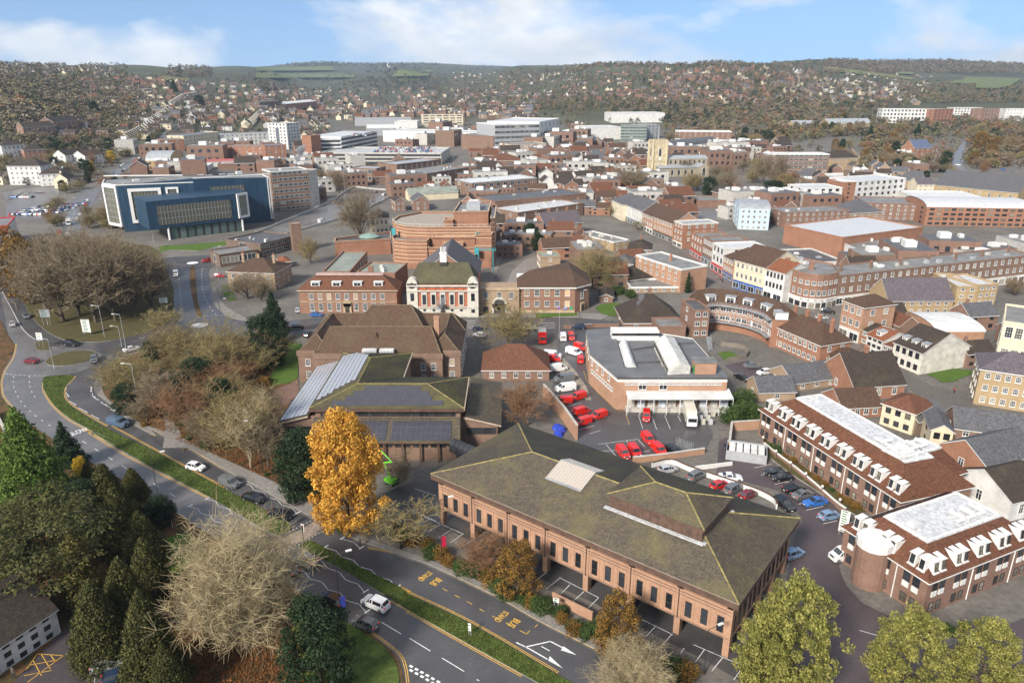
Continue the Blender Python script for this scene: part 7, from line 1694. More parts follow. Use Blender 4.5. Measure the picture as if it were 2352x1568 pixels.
def leaf_quads(seed,lobes,n,size,flat=.0,hang=0.0):
 """n leaf sprays through ellipsoid lobes (cx,cy,cz,rx,ry,rz)"""
 g = np.random.RandomState(seed);w = np.array([l[3] * l[4] * l[5] for l in lobes]) ** .66;idx = g.choice(len(lobes),n,p=w / w.sum());Lb = np.array(lobes)[idx]
 d = g.normal(size=(n,3));d /= np.linalg.norm(d,axis=1)[:,None];rad = g.uniform(.2,1.0,(n,1)) ** .4 * (1 + .22 * np.sin(d[:,:1] * 9 + idx[:,None]) * np.sin(d[:,1:2] * 8 + 2 * idx[:,None]));c = Lb[:,:3] + d * rad * Lb[:,3:]
 nr = d * .8 + g.normal(size=(n,3)) * .6;nr[:,2] += flat;nr /= np.linalg.norm(nr,axis=1)[:,None]
 t = np.cross(nr,g.normal(size=(n,3)));t[:,2] -= hang;t /= np.linalg.norm(t,axis=1)[:,None];b = np.cross(nr,t);s = size * g.uniform(.55,1.3,(n,1))
 V = np.stack([c - t * s,c + b * s * .55,c + t * s,c - b * s * .55],1).reshape(-1,3);return V,np.arange(n * 4).reshape(-1,4)
plain('bark',(0.10,0.075,0.05),.9,var=.3,scale=3);plain('pale_bark',(0.30,0.24,0.15),.9,var=.3,scale=3)
leafmat('twigs',(0.17,0.13,0.085),(0.32,0.25,0.16),.1);leafmat('olive_twigs',(0.19,0.155,0.075),(0.34,0.27,0.12),.1);leafmat('pale_twigs',(0.30,0.235,0.13),(0.52,0.43,0.26),.1);leafmat('copper_twigs',(0.20,0.11,0.06),(0.34,0.19,0.10),.1)
leafmat('orange_leaves',(0.50,0.24,0.03),(0.82,0.50,0.10),.4);leafmat('yellow_leaves',(0.50,0.34,0.03),(0.66,0.46,0.05),.35)
leafmat('yew_leaves',(0.03,0.04,0.012),(0.125,0.115,0.035),.2);leafmat('dark_leaves',(0.012,0.026,0.010),(0.035,0.06,0.022),.15);leafmat('golden_conifer',(0.06,0.06,0.015),(0.20,0.165,0.05),.15)
leafmat('sequoia_leaves',(0.06,0.11,0.02),(0.18,0.26,0.05),.3);leafmat('lime_leaves',(0.15,0.165,0.035),(0.42,0.38,0.11),.4);leafmat('hedge_leaves',(0.03,0.06,0.015),(0.08,0.12,0.03),.2);leafmat('brown_leaves',(0.10,0.06,0.02),(0.30,0.165,0.03),.25);leafmat('litter_leaves',(0.12,0.05,0.02),(0.30,0.12,0.03),.2)
KIND = {}
def leafy(key,mat,lobes,n,size,flat=0,hang=0,wood='bark',tr=.02,th=.5,tris=None):
 V,F = leaf_quads(hash(key) % 9999 if False else sum(map(ord,key)),lobes,n,size,flat,hang);T,TF = _tubes([(0,0,-.02,0,0,th,tr,tr * .6)] + [(0,0,th * .6,l[0] * .8,l[1] * .8,max(l[2],th * .65),tr * .55,tr * .2) for l in lobes[:14]],5)
 KIND[key] = [(mesh_np('trunk',T,TF,MATS[wood]),mesh_np('crown',V,F,MATS[mat]))]
_r = random.Random(4)
def dome(n,rx,z0,z1,s0,s1,seed=1):
 r = random.Random(seed);o = []
 for i in range(n): z = z0 + (z1 - z0) * (i + .5) / n;k = math.sqrt(max(.05,1 - ((z - z0 * .62 - z1 * .38) / (z1 - z0) * 1.55) ** 2)) * r.uniform(.75,1.12);a = i * 2.4;s = r.uniform(s0,s1);o.append((rx * k * math.cos(a) * r.uniform(.4,.9),rx * k * math.sin(a) * r.uniform(.4,.9),z,s,s,s * .8))
 return o
def cone(n,rx,z0,z1,s,seed=1,p=1.0):
 r = random.Random(seed);o = []
 for i in range(n): f = (i + .5) / n;k = (1 - f) ** p;a = i * 2.4;o.append((rx * k * .62 * math.cos(a),rx * k * .62 * math.sin(a),z0 + (z1 - z0) * f,max(.03,s * (k + .12)),max(.03,s * (k + .12)),s * .55))
 return o
for q,(k,kw) in enumerate((('bare',dict()),('olive',dict(twig='olive_twigs',spread=.6)),('copper',dict(twig='copper_twigs',spread=.55)),('grey',dict(spread=.32,upr=.9)),('spare',dict(kids=(6,2,2,4),spread=.55,twig='olive_twigs',rt=.003)))):
 KIND[k] = [bare_meshes(20 + q * 7 + i,**kw) for i in range(2)]
KIND['weeping'] = [bare_meshes(91,spread=.62,droop=.13,kids=(11,4,4,7),upr=.5,rt=.0011,wood='pale_bark',twig='pale_twigs',trunk=.12)]
KIND['pale'] = [bare_meshes(77,spread=.3,upr=.9,wood='pale_bark',twig='pale_twigs',kids=(6,3,2,4),rt=.0022)]
leafy('orange','orange_leaves',dome(95,.36,.14,.97,.045,.10,2),26000,.0125);leafy('yellow','yellow_leaves',dome(50,.34,.12,.94,.06,.12,3),6000,.022);leafy('lime','lime_leaves',dome(120,.40,.06,.97,.035,.085,5),17000,.0125);leafy('brownleaf','brown_leaves',dome(50,.38,.1,.94,.05,.11,6),7000,.016)
leafy('sequoia','sequoia_leaves',cone(44,.30,.06,.97,.17,4,.75),26000,.0125,0,.6);leafy('golden','golden_conifer',cone(30,.17,.04,.97,.12,5,.6),11000,.015,0,1.0);leafy('fir','dark_leaves',cone(26,.30,.08,.97,.15,6,.9),11000,.017,.4)
leafy('yew','yew_leaves',cone(80,.40,.03,.98,.13,8,.62),26000,.015,.1,.9);leafy('evergreen','dark_leaves',dome(60,.40,.06,.94,.06,.13,9),15000,.015);leafy('cedar','yew_leaves',[(math.cos(i * 2.4) * .55 * _r.uniform(.3,1),math.sin(i * 2.4) * .55 * _r.uniform(.3,1),.35 + .6 * i / 26,.24,.24,.045) for i in range(26)],16000,.016,1.2)
leafy('shrub','hedge_leaves',dome(12,.5,.05,.8,.22,.34,11),3500,.042);leafy('brownshrub','brown_leaves',dome(12,.5,.05,.8,.2,.32,12),2600,.038)
leafy('cypress','dark_leaves',cone(16,.10,.03,.98,.09,7,.5),1600,.03)
TR = random.Random(8)
def tree(kind,label,p,h,wid=1.0,name='tree',cat='tree',group=None):
 t = thing(name,label,cat,p,TR.uniform(0,6.28),group);tm,cm = TR.choice(KIND[kind]);s = (h * wid,h * wid,h)
 link('trunk',tm,t,None,0,s);link('crown',cm,t,None,0,s);return t
TN = dict(bare='bare_tree',olive='bare_tree',copper='bare_tree',grey='bare_tree',spare='bare_tree',weeping='bare_tree',pale='bare_tree',orange='autumn_tree',yellow='autumn_tree',lime='leafy_tree',brownleaf='autumn_tree',sequoia='conifer',golden='conifer',fir='conifer',yew='yew_tree',evergreen='evergreen_tree',cedar='cedar_tree',shrub='shrub',brownshrub='shrub',cypress='conifer')
# kind; label; view; base x,y; top row (or height in metres when negative); width factor
TREES = '''sequoia;broad bright green conifer cone at the left edge;B;225,610;2;1.15
fir;dark pine behind the bright green conifer cone;B;400,330;70;1.2
golden;golden green pointed conifer before the yews;B;500,1130;690;1.2
yew;dark yew beside the direction sign;B;640,640;320;1.1
yew;brownish yew in the middle of the yew clump;B;720,830;460;1.0
yew;dark yew on the road side of the yew clump;B;850,900;590;1.1
yew;wide yew below the lawn patch;B;880,1080;740;.95
yew;tall yew over the silver parked cars;B;760,1290;860;.9
yew;lowest dark yew beside the pale bare tree;B;900,1590;1060;.85
yew;yew behind the golden conifer;B;600,1420;1000;1.0
yew;low dark yew at the lower edge by the parked cars;B;990,1680;1360;1.0
evergreen;dark conifer between sequoia and yews;B;500,700;420;1.1
cedar;flat layered cedar over the whitewashed house;B;290,1010;530;1.15
cedar;second layered cedar behind the first;B;120,930;600;1.1
weeping;huge pale bare tree with drooping twigs beside the crossing;B;1420,1370;665;.78
evergreen;dark green tree on the corner lawn by the road;B;1850,1600;1090;.95
lime;pale green feathery shrub next to the corner lawn tree;B;1800,1480;1130;.6
orange;bright orange autumn tree beside the crossing;B;2010,720;25;.84
evergreen;dark round evergreen left of the orange tree;B;1740,510;120;1.0
bare;thin bare tree behind the orange tree;A;-60,420;260;1.2
spare;thin bare tree on the corner by the office yard;B;2290,800;560;1.2
pale;pale stemmed bare tree by the library corner;B;1440,330;-40;.8
bare;bare tree beside the pale stemmed tree;B;1540,330;60;.8
yellow;golden leaved tree behind the sequoia;B;480,420;270;.9
weeping;pale bare treetop at the lower edge;A;1270,1740;1400;1.0
brownleaf;small autumn tree against the office, left one;A;620,1075;745;1.0
brownleaf;small autumn tree against the office, right one;A;1185,1400;1060;1.0
copper;reddish bare shrub tree before the office parking;A;430,930;715;1.3
lime;big yellow green tree in front of the office corner;C;330,1660;1065;.82
lime;paler yellow green tree left of the big one;C;205,1640;1200;.8
lime;olive green tree beside the round stair tower;C;890,1660;1225;1.0
lime;yellow green tree at the lower right edge;C;1250,1660;1285;1.1
olive;mossy spreading tree over the stream;1;1600,1010;615;1.05
olive;mossy spreading tree beside the park path;1;1460,960;650;1.0
olive;mossy tree between stream and lawn;1;1820,1010;800;1.2
evergreen;dark evergreen beside the hipped roof office;1;1900,960;590;1.05
fir;tall dark fir by the street corner;1;1950,770;430;1.1
copper;copper toned bare tree beside the stream;1;1340,1420;1030;1.05
olive;bushy bare tree at the traffic bend;1;960,1180;850;1.3
olive;bare tree on the point of the park;1;850,1120;850;1.1
evergreen;dark bush tree at the stream end;1;1580,1340;1040;1.0
olive;tangled bare tree below the library panels;1;1760,1560;1110;1.0
pale;leafless pale tree below the library panels;1;1830,1570;1120;.7
bare;bare tree beside the footpath fork;1;1500,1540;1330;1.2
yew;dark shrubby tree by the library wall;1;2150,1640;1430;1.2
bare;creeper covered bare tree before the buff house;1;1750,480;290;1.4
bare;bare tree beside the buff house gate;1;1850,500;330;1.2
spare;small bare tree at the mini roundabout, left one;1;1130,720;560;1.1
spare;small bare tree at the mini roundabout, right one;1;1210,730;560;1.1
grey;bare tree before the theatre and the wet road;6;740,1350;985;1.0
grey;bare tree behind the domed building;6;590,1010;850;1.0
olive;bare tree between the low offices and the court range;6;390,1500;1290;.8
olive;wide bare plane tree behind the right civic wing;9;735,1000;545;1.05
olive;bare tree in front of the archway link;2;1590,830;480;1.15
copper;bare tree behind the delivery yard wall;2;1720,1390;1030;1.0
evergreen;dark evergreen on the theatre lane, left one;9;165,610;400;1.1
evergreen;green evergreen on the theatre lane, right one;9;235,660;480;1.0
cypress;slim cypress against the brick house with blind arch;9;1612,1045;850;1.2
bare;dark bare tree left of the church;7;620,1300;1050;1.5
evergreen;dark yew beside the church chapel;7;1340,1340;1150;1.2
bare;bare tree behind the church chapel;7;1480,1340;1080;1.2
evergreen;broad dark evergreen right of the church;7;1930,1350;1185;1.9
grey;tall bare tree before the banded office, left one;7;1830,1230;950;.8
grey;tall bare tree before the banded office, right one;7;1985,1200;950;.8
fir;dark fir right of the banded office;8;930,830;680;1.1
fir;dark fir by the blue roofed house;8;1365,800;665;1.3
brownleaf;rusty autumn tree beside the sloping street;8;1930,960;730;1.0
yellow;bright yellow autumn tree by the flats, left one;5;650,870;775;1.1
yellow;bright yellow autumn tree by the flats, right one;5;790,790;700;1.1
evergreen;dark round evergreen on the left hillside;5;670,450;350;1.1
evergreen;dark evergreen beside the terraces;5;1410,390;310;1.4
fir;dark pointed tree in front of the far field;5;1230,290;195;1.2
shrub;green shrub at the zebra crossing kerb;B;1960,690;-1.8;1.2
spare;bare street tree on the high street, nearer one;9;1160,470;370;1.3
spare;bare street tree on the high street, farther one;9;930,340;240;1.3
brownleaf;autumn tree at the retail shed;8;420,800;725;1.4'''
def plant_trees():
 for ln in TREES.split('\n'):
  k,lb,v,xy,top,wf = ln.split(';');x,y = map(float,xy.split(','));p = W(v,x,y);top = float(top);h = -top if -3 < top < 0 else top_h(p,v,top);tree(k,lb,p,h,float(wf),TN[k],'shrub' if k == 'shrub' else 'tree')
 r = random.Random(21)
 def scatter(k,x0,y0,x1,y1,n,h0,h1,kinds,label,group,wid=(.9,1.3),cat='tree'):
  for i in range(n):
   p = W(k,r.uniform(x0,x1),r.uniform(y0,y1));
   if blocked(p.x,p.y): continue
   kk = r.choice(kinds);tree(kk,label,p,r.uniform(h0,h1),r.uniform(*wid),TN[kk],cat,group)
 # the wooded island
 for i,(x,y,top) in enumerate(((450,640,70),(560,600,40),(680,650,60),(820,640,80),(960,610,120),(1080,560,150),(330,560,110),(220,500,30),(100,430,-30),(740,520,30),(600,470,40),(900,470,90),(1040,450,150),(480,480,60),(380,420,20),(820,380,30),(560,330,0),(980,340,100))):
  p = W('1',x,y);tree(r.choice(['bare','grey','grey']) if x > 260 else 'brownleaf','bare grey brown tree crowded on the wooded island' if x > 260 else 'rusty leaved tree on the wooded island',p,top_h(p,'1',top),.95,'bare_tree','tree','trees on the wooded island' if x > 260 else 'rusty trees on the wooded island')
 S = scatter
 S('1',1000,1350,1900,1560,14,.8,2.0,['shrub','brownshrub'],'low shrub in the park beds','shrubs in the park',(1,1.8),'shrub');S('1',860,900,1300,1300,16,1.0,2.6,['brownshrub','shrub'],'shrub on the bank at the bend','shrubs at the bend',(1,1.6),'shrub');S('B',1520,250,1880,540,16,.8,2.2,['shrub','shrub','brownshrub'],'green shrub between pavement and library','shrubs by the library',(1,1.7),'shrub')
 for i in range(34): f = i / 33;p = W('A',-60 + f * 1640,730 + f * 840);p += Vector((r.uniform(-1,1),r.uniform(-1,1),0));kk = r.choice(['shrub','shrub','shrub','brownshrub']);tree(kk,'hedge shrub between road and office parking',p,r.uniform(1.6,3.0),r.uniform(1.1,1.5),'shrub','shrub','hedge before the office')
 for i in range(12): f = i / 11;p = W('C',250 + f * 420,425 + f * 300);tree(r.choice(['shrub','brownshrub']),'low shrub on the bank under the dormered office',p,r.uniform(.7,1.6),1.5,'shrub','shrub','shrubs under the dormered office')
 S('1',900,830,1980,1520,30,6,11,['olive','copper','bare','olive','evergreen'],'bare tree in the thick belt along the stream','trees along the stream');S('1',1130,800,1950,1560,40,1.2,3,['shrub','brownshrub','shrub'],'bush under the stream side trees','bushes along the stream',(1,1.7),'shrub');S('B',350,330,950,700,10,4,7,['yew','evergreen'],'young evergreen in the yew clump','young evergreens in the yew clump')
 S('C',60,190,200,320,7,3,5,['shrub'],'dark shrub between sorting office and dormered office','shrubs by the sorting office',(1,1.3),'shrub');S('B',1000,730,1180,800,4,1.5,2.5,['shrub'],'shrub at the lawn edge by the road sign','shrubs by the road sign',(1,1.4),'shrub')
 S('C',960,1270,1200,1330,5,1,1.6,['shrub'],'clipped green hedge beside the round tower office','hedge by the round tower office',(1.2,1.6),'shrub');S('9',900,1040,1110,1100,6,2,3,['shrub'],'dark hedge behind the small lawn','hedge behind the small lawn',(1,1.4),'shrub')
 S('5',560,1130,1060,1260,16,6,11,['copper','olive','bare'],'bare tree in front of the blue clad building','trees before the blue building');S('5',380,640,900,1000,26,6,11,['bare','olive','copper','evergreen'],'tree among the flats on the left','trees among the left flats');S('5',850,560,1140,780,16,5,9,['bare','olive','evergreen'],'tree along the climbing road','trees along the climbing road')
 S('8',1300,1060,2351,1230,22,6,10,['bare','copper','olive','evergreen'],'tree between the sports hall and the sloping street','trees behind the sports hall');S('6',330,880,560,1090,8,6,9,['bare','olive'],'bare tree along the wet elevated road','trees along the wet road')
 S('5',330,1000,560,1250,16,5,8,['bare','olive','copper'],'bare tree along the left road','trees along the left road');S('5',0,640,420,960,26,6,10,['bare','olive','evergreen'],'tree round the left flats','trees round the left flats');S('5',1240,690,2100,800,18,5,8,['bare','evergreen','olive'],'tree round the orange flats','trees round the orange flats')
 S('8',560,730,1320,1130,40,9,15,['bare','copper','olive','brownleaf','evergreen'],'bare tree in the wooded quarter behind the offices','trees in the wooded quarter');S('8',1840,720,2351,1060,30,10,16,['bare','copper','olive','brownleaf'],'bare tree above the sloping street','trees above the sloping street');S('8',1150,960,1680,1150,16,8,13,['olive','evergreen','bare'],'tree in front of the blue roofed house','trees before the blue roofed house');S('7',1080,1080,2351,1330,26,8,13,['bare','copper','olive'],'bare tree in the churchyard quarter','trees round the church')
 S('7',900,640,2000,900,30,9,14,['bare','copper','olive','evergreen'],'tree along the railway foot of the hill','trees at the hill foot');S('6',1280,700,2340,760,8,5,8,['bare','copper'],'street tree among the malls','street trees among the malls');S('4',1700,470,2351,760,9,5,9,['copper','bare'],'bare tree behind the yellow brick flats','trees behind the yellow flats');S('8',0,560,1100,780,24,8,13,['bare','olive','copper','brownleaf'],'tree round the blue roofed school','trees round the school')
def inside(P,x,y):
 r = False
 for i in range(len(P)):
  a,b = P[i - 1],P[i]
  if (a[1] > y) != (b[1] > y) and x < a[0] + (b[0] - a[0]) * (y - a[1]) / (b[1] - a[1]): r = not r
 return r
def blocked(x,y,mar=2.0,roads=True):
 for (cx,cy,c,s,L,D) in RECTS:
  dx,dy = x - cx,y - cy;u,v = dx * c + dy * s,-dx * s + dy * c
  if -mar < u < L + mar and -mar < v < D + mar: return True
 if roads:
  return any(inside(pl,x,y) for pl in ROADP)
 return False
RECTS,ROADP = [],[]
def collect():
 bpy.context.view_layer.update()
 for o in COL.objects:
  if o.parent is None and o.name in BINFO: H,L,D = BINFO[o.name];RECTS.append((o.location.x,o.location.y,math.cos(o.rotation_euler.z),math.sin(o.rotation_euler.z),L,D))
 for (x,y,a,L,D) in ((-52,133,0,52,40),(-56,174,0,43,29),(-72,232,0,100,30),(15.4 - 29.5,104.6 + 6.8,-37.6,56,26),(54.9,146,-72,40,17),(60,87,24.5,25,16),(-60,258,0,80,60),(40,170,-20,60,60)): RECTS.append((x,y,math.cos(R(a)),math.sin(R(a)),L,D))
 for pts in ROAD_OUT: ROADP.append([(p.x,p.y) for p in pts])
collect();plant_trees()
# ================================================================ vehicles
TYRE = plain('tyre',(0.02,0.02,0.02),.8);RIM = plain('rim',(0.35,0.35,0.36),.35,.6);HL = paint('headlamp',(0.75,0.77,0.8),.1);TL = lamp_mat('tail_lamp',(0.6,0.02,0.015),.25);PLATE = plain('number_plate',(0.7,0.7,0.6),.5);CGL = glassy('car_glass',(0.02,0.024,0.028),.05,.8)
# stations along the car: x, half width, belt height, roof height, half width of roof
CARS = {'hatch': [(-2.0,.76,.75,.8,.7),(-1.9,.84,.95,1.0,.68),(-1.45,.87,.96,1.42,.6),(-.2,.88,.93,1.48,.63),(.35,.88,.93,1.42,.62),(1.05,.87,.93,.96,.72),(1.75,.83,.78,.82,.68),(2.05,.7,.6,.62,.58)],
 'saloon': [(-2.3,.78,.75,.8,.7),(-2.15,.86,.97,1.0,.72),(-1.55,.89,.98,1.03,.72),(-.9,.9,.95,1.40,.60),(.2,.9,.93,1.44,.62),(1.0,.89,.93,.97,.74),(1.9,.85,.78,.82,.7),(2.3,.7,.58,.6,.58)],
 'suv': [(-2.25,.82,.85,.9,.74),(-2.15,.9,1.1,1.15,.74),(-1.8,.93,1.12,1.62,.68),(0,.94,1.06,1.68,.70),(.45,.94,1.05,1.6,.68),(1.1,.93,1.05,1.1,.78),(1.95,.9,.95,1.0,.76),(2.3,.78,.7,.72,.66)],
 'van': [(-2.6,.95,1.15,1.9,.84),(-2.55,.97,1.2,1.97,.86),(.6,.98,1.2,2.0,.86),(1.15,.98,1.2,1.92,.82),(1.85,.96,1.2,1.26,.84),(2.45,.9,1.0,1.05,.8),(2.6,.8,.7,.72,.7)],
 'small_van': [(-2.15,.87,1.05,1.72,.76),(-2.1,.9,1.08,1.8,.78),(.3,.91,1.06,1.82,.78),(.75,.91,1.05,1.72,.74),(1.35,.9,1.05,1.1,.78),(2.0,.84,.85,.88,.74),(2.2,.72,.6,.62,.62)]}
_CM = {}
def car_mesh(tp):
 if tp in _CM: return _CM[tp]
 S = CARS[tp];b,g = MB(),MB();van = 'van' in tp
 for i in range(len(S) - 1):
  (x0,w0,b0,r0,q0),(x1,w1,b1,r1,q1) = S[i],S[i + 1];zb = .24
  for s in (1,-1):
   f = lambda a: a if s > 0 else a[::-1]
   b.face(f([(x0,-s * w0,zb),(x1,-s * w1,zb),(x1,-s * w1,b1 * .62),(x0,-s * w0,b0 * .62)]));b.face(f([(x0,-s * w0,b0 * .62),(x1,-s * w1,b1 * .62),(x1,-s * w1 * .97,b1),(x0,-s * w0 * .97,b0)]))
   up = f([(x0,-s * w0 * .97,b0),(x1,-s * w1 * .97,b1),(x1,-s * q1,r1),(x0,-s * q0,r0)]);gl = max(r0 - b0,r1 - b1) > .2 and not (van and x1 < .61)
   b.face(up)
   if gl:
    c = sum((Vector(v) for v in up),Vector()) / 4;g.face([Vector(v).lerp(c,.14) + Vector((0,-s * .012,.004)) for v in up])
  tp_ = [(x0,-q0,r0),(x1,-q1,r1),(x1,q1,r1),(x0,q0,r0)];b.face(tp_)
  if abs(r1 - r0) > .25: c = sum((Vector(v) for v in tp_),Vector()) / 4;g.face([Vector(v).lerp(c,.1) + Vector((.006 if x0 > 0 else -.006,0,.012)) for v in tp_])
 for e in (S[0],S[-1]): v = [(e[0],-e[1],.24),(e[0],e[1],.24),(e[0],e[1] * .97,e[2]),(e[0],e[4],e[3]),(e[0],-e[4],e[3]),(e[0],-e[1] * .97,e[2])];b.face(v if e is S[-1] else v[::-1])
 if van: g.face([(-2.17 if tp == 'small_van' else -2.62,y,z) for y,z in ((-.62,1.2),(-.62,1.6),(.62,1.6),(.62,1.2))])
 w = MB();w.tube((0,-.1,0),(0,.1,0),.33,n=14,m=0);w.tube((0,-.115,0),(0,.115,0),.2,n=10,m=1)
 h,t,pl = MB(),MB(),MB();h.box(-.03,.05,-.17,.17,-.07,.07);t.box(-.05,.03,-.13,.13,-.09,.09);pl.box(-.02,.02,-.26,.26,-.06,.06)
 _CM[tp] = (b.mesh('body',[MATS['tyre']]),g.mesh('glazing',CGL),w.mesh('wheel',[TYRE,RIM]),h.mesh('headlight',HL),t.mesh('tail_light',TL),pl.mesh('number_plate',PLATE));return _CM[tp]
def put(o,mat): o.material_slots[0].link = 'OBJECT';o.material_slots[0].material = mat
def car(tp,col,label,p,ang,name='car',group=None,full=True,cat=None,sc_=1.0):
 S = CARS[tp];M = car_mesh(tp);t = thing(name,label,cat or ('van' if 'van' in tp else 'car'),p,ang,group);t.scale = (sc_,) * 3
 put(link('body',M[0],t),col);link('glazing',M[1],t)
 a = S[-1][0] - .75
 for x in (S[0][0] + .75,a):
  for s in (-1,1): link('wheel',M[2],t,(x,s * (S[3][1] - .1),.33))
 if full:
  e,f = S[-2],S[1]
  for s in (-1,1): link('headlight',M[3],t,(e[0] + .08,s * .58,e[2] - .1));link('tail_light',M[4],t,(f[0] - .06,s * .66,f[2] - .1))
  link('number_plate',M[5],t,(S[0][0] - .01,0,.55));link('number_plate',M[5],t,(S[-1][0] + .01,0,.4))
 return t
PC = {k: paint('paint_' + k,c) for k,c in dict(white=(.72,.72,.71),silver=(.42,.43,.44),grey=(.13,.135,.14),black=(.012,.012,.014),navy=(.02,.035,.07),blue=(.03,.13,.42),lblue=(.17,.27,.42),red=(.46,.02,.015),post=(.62,.018,.012),maroon=(.17,.015,.02),steel=(.07,.11,.17),cream=(.6,.56,.46)).items()}
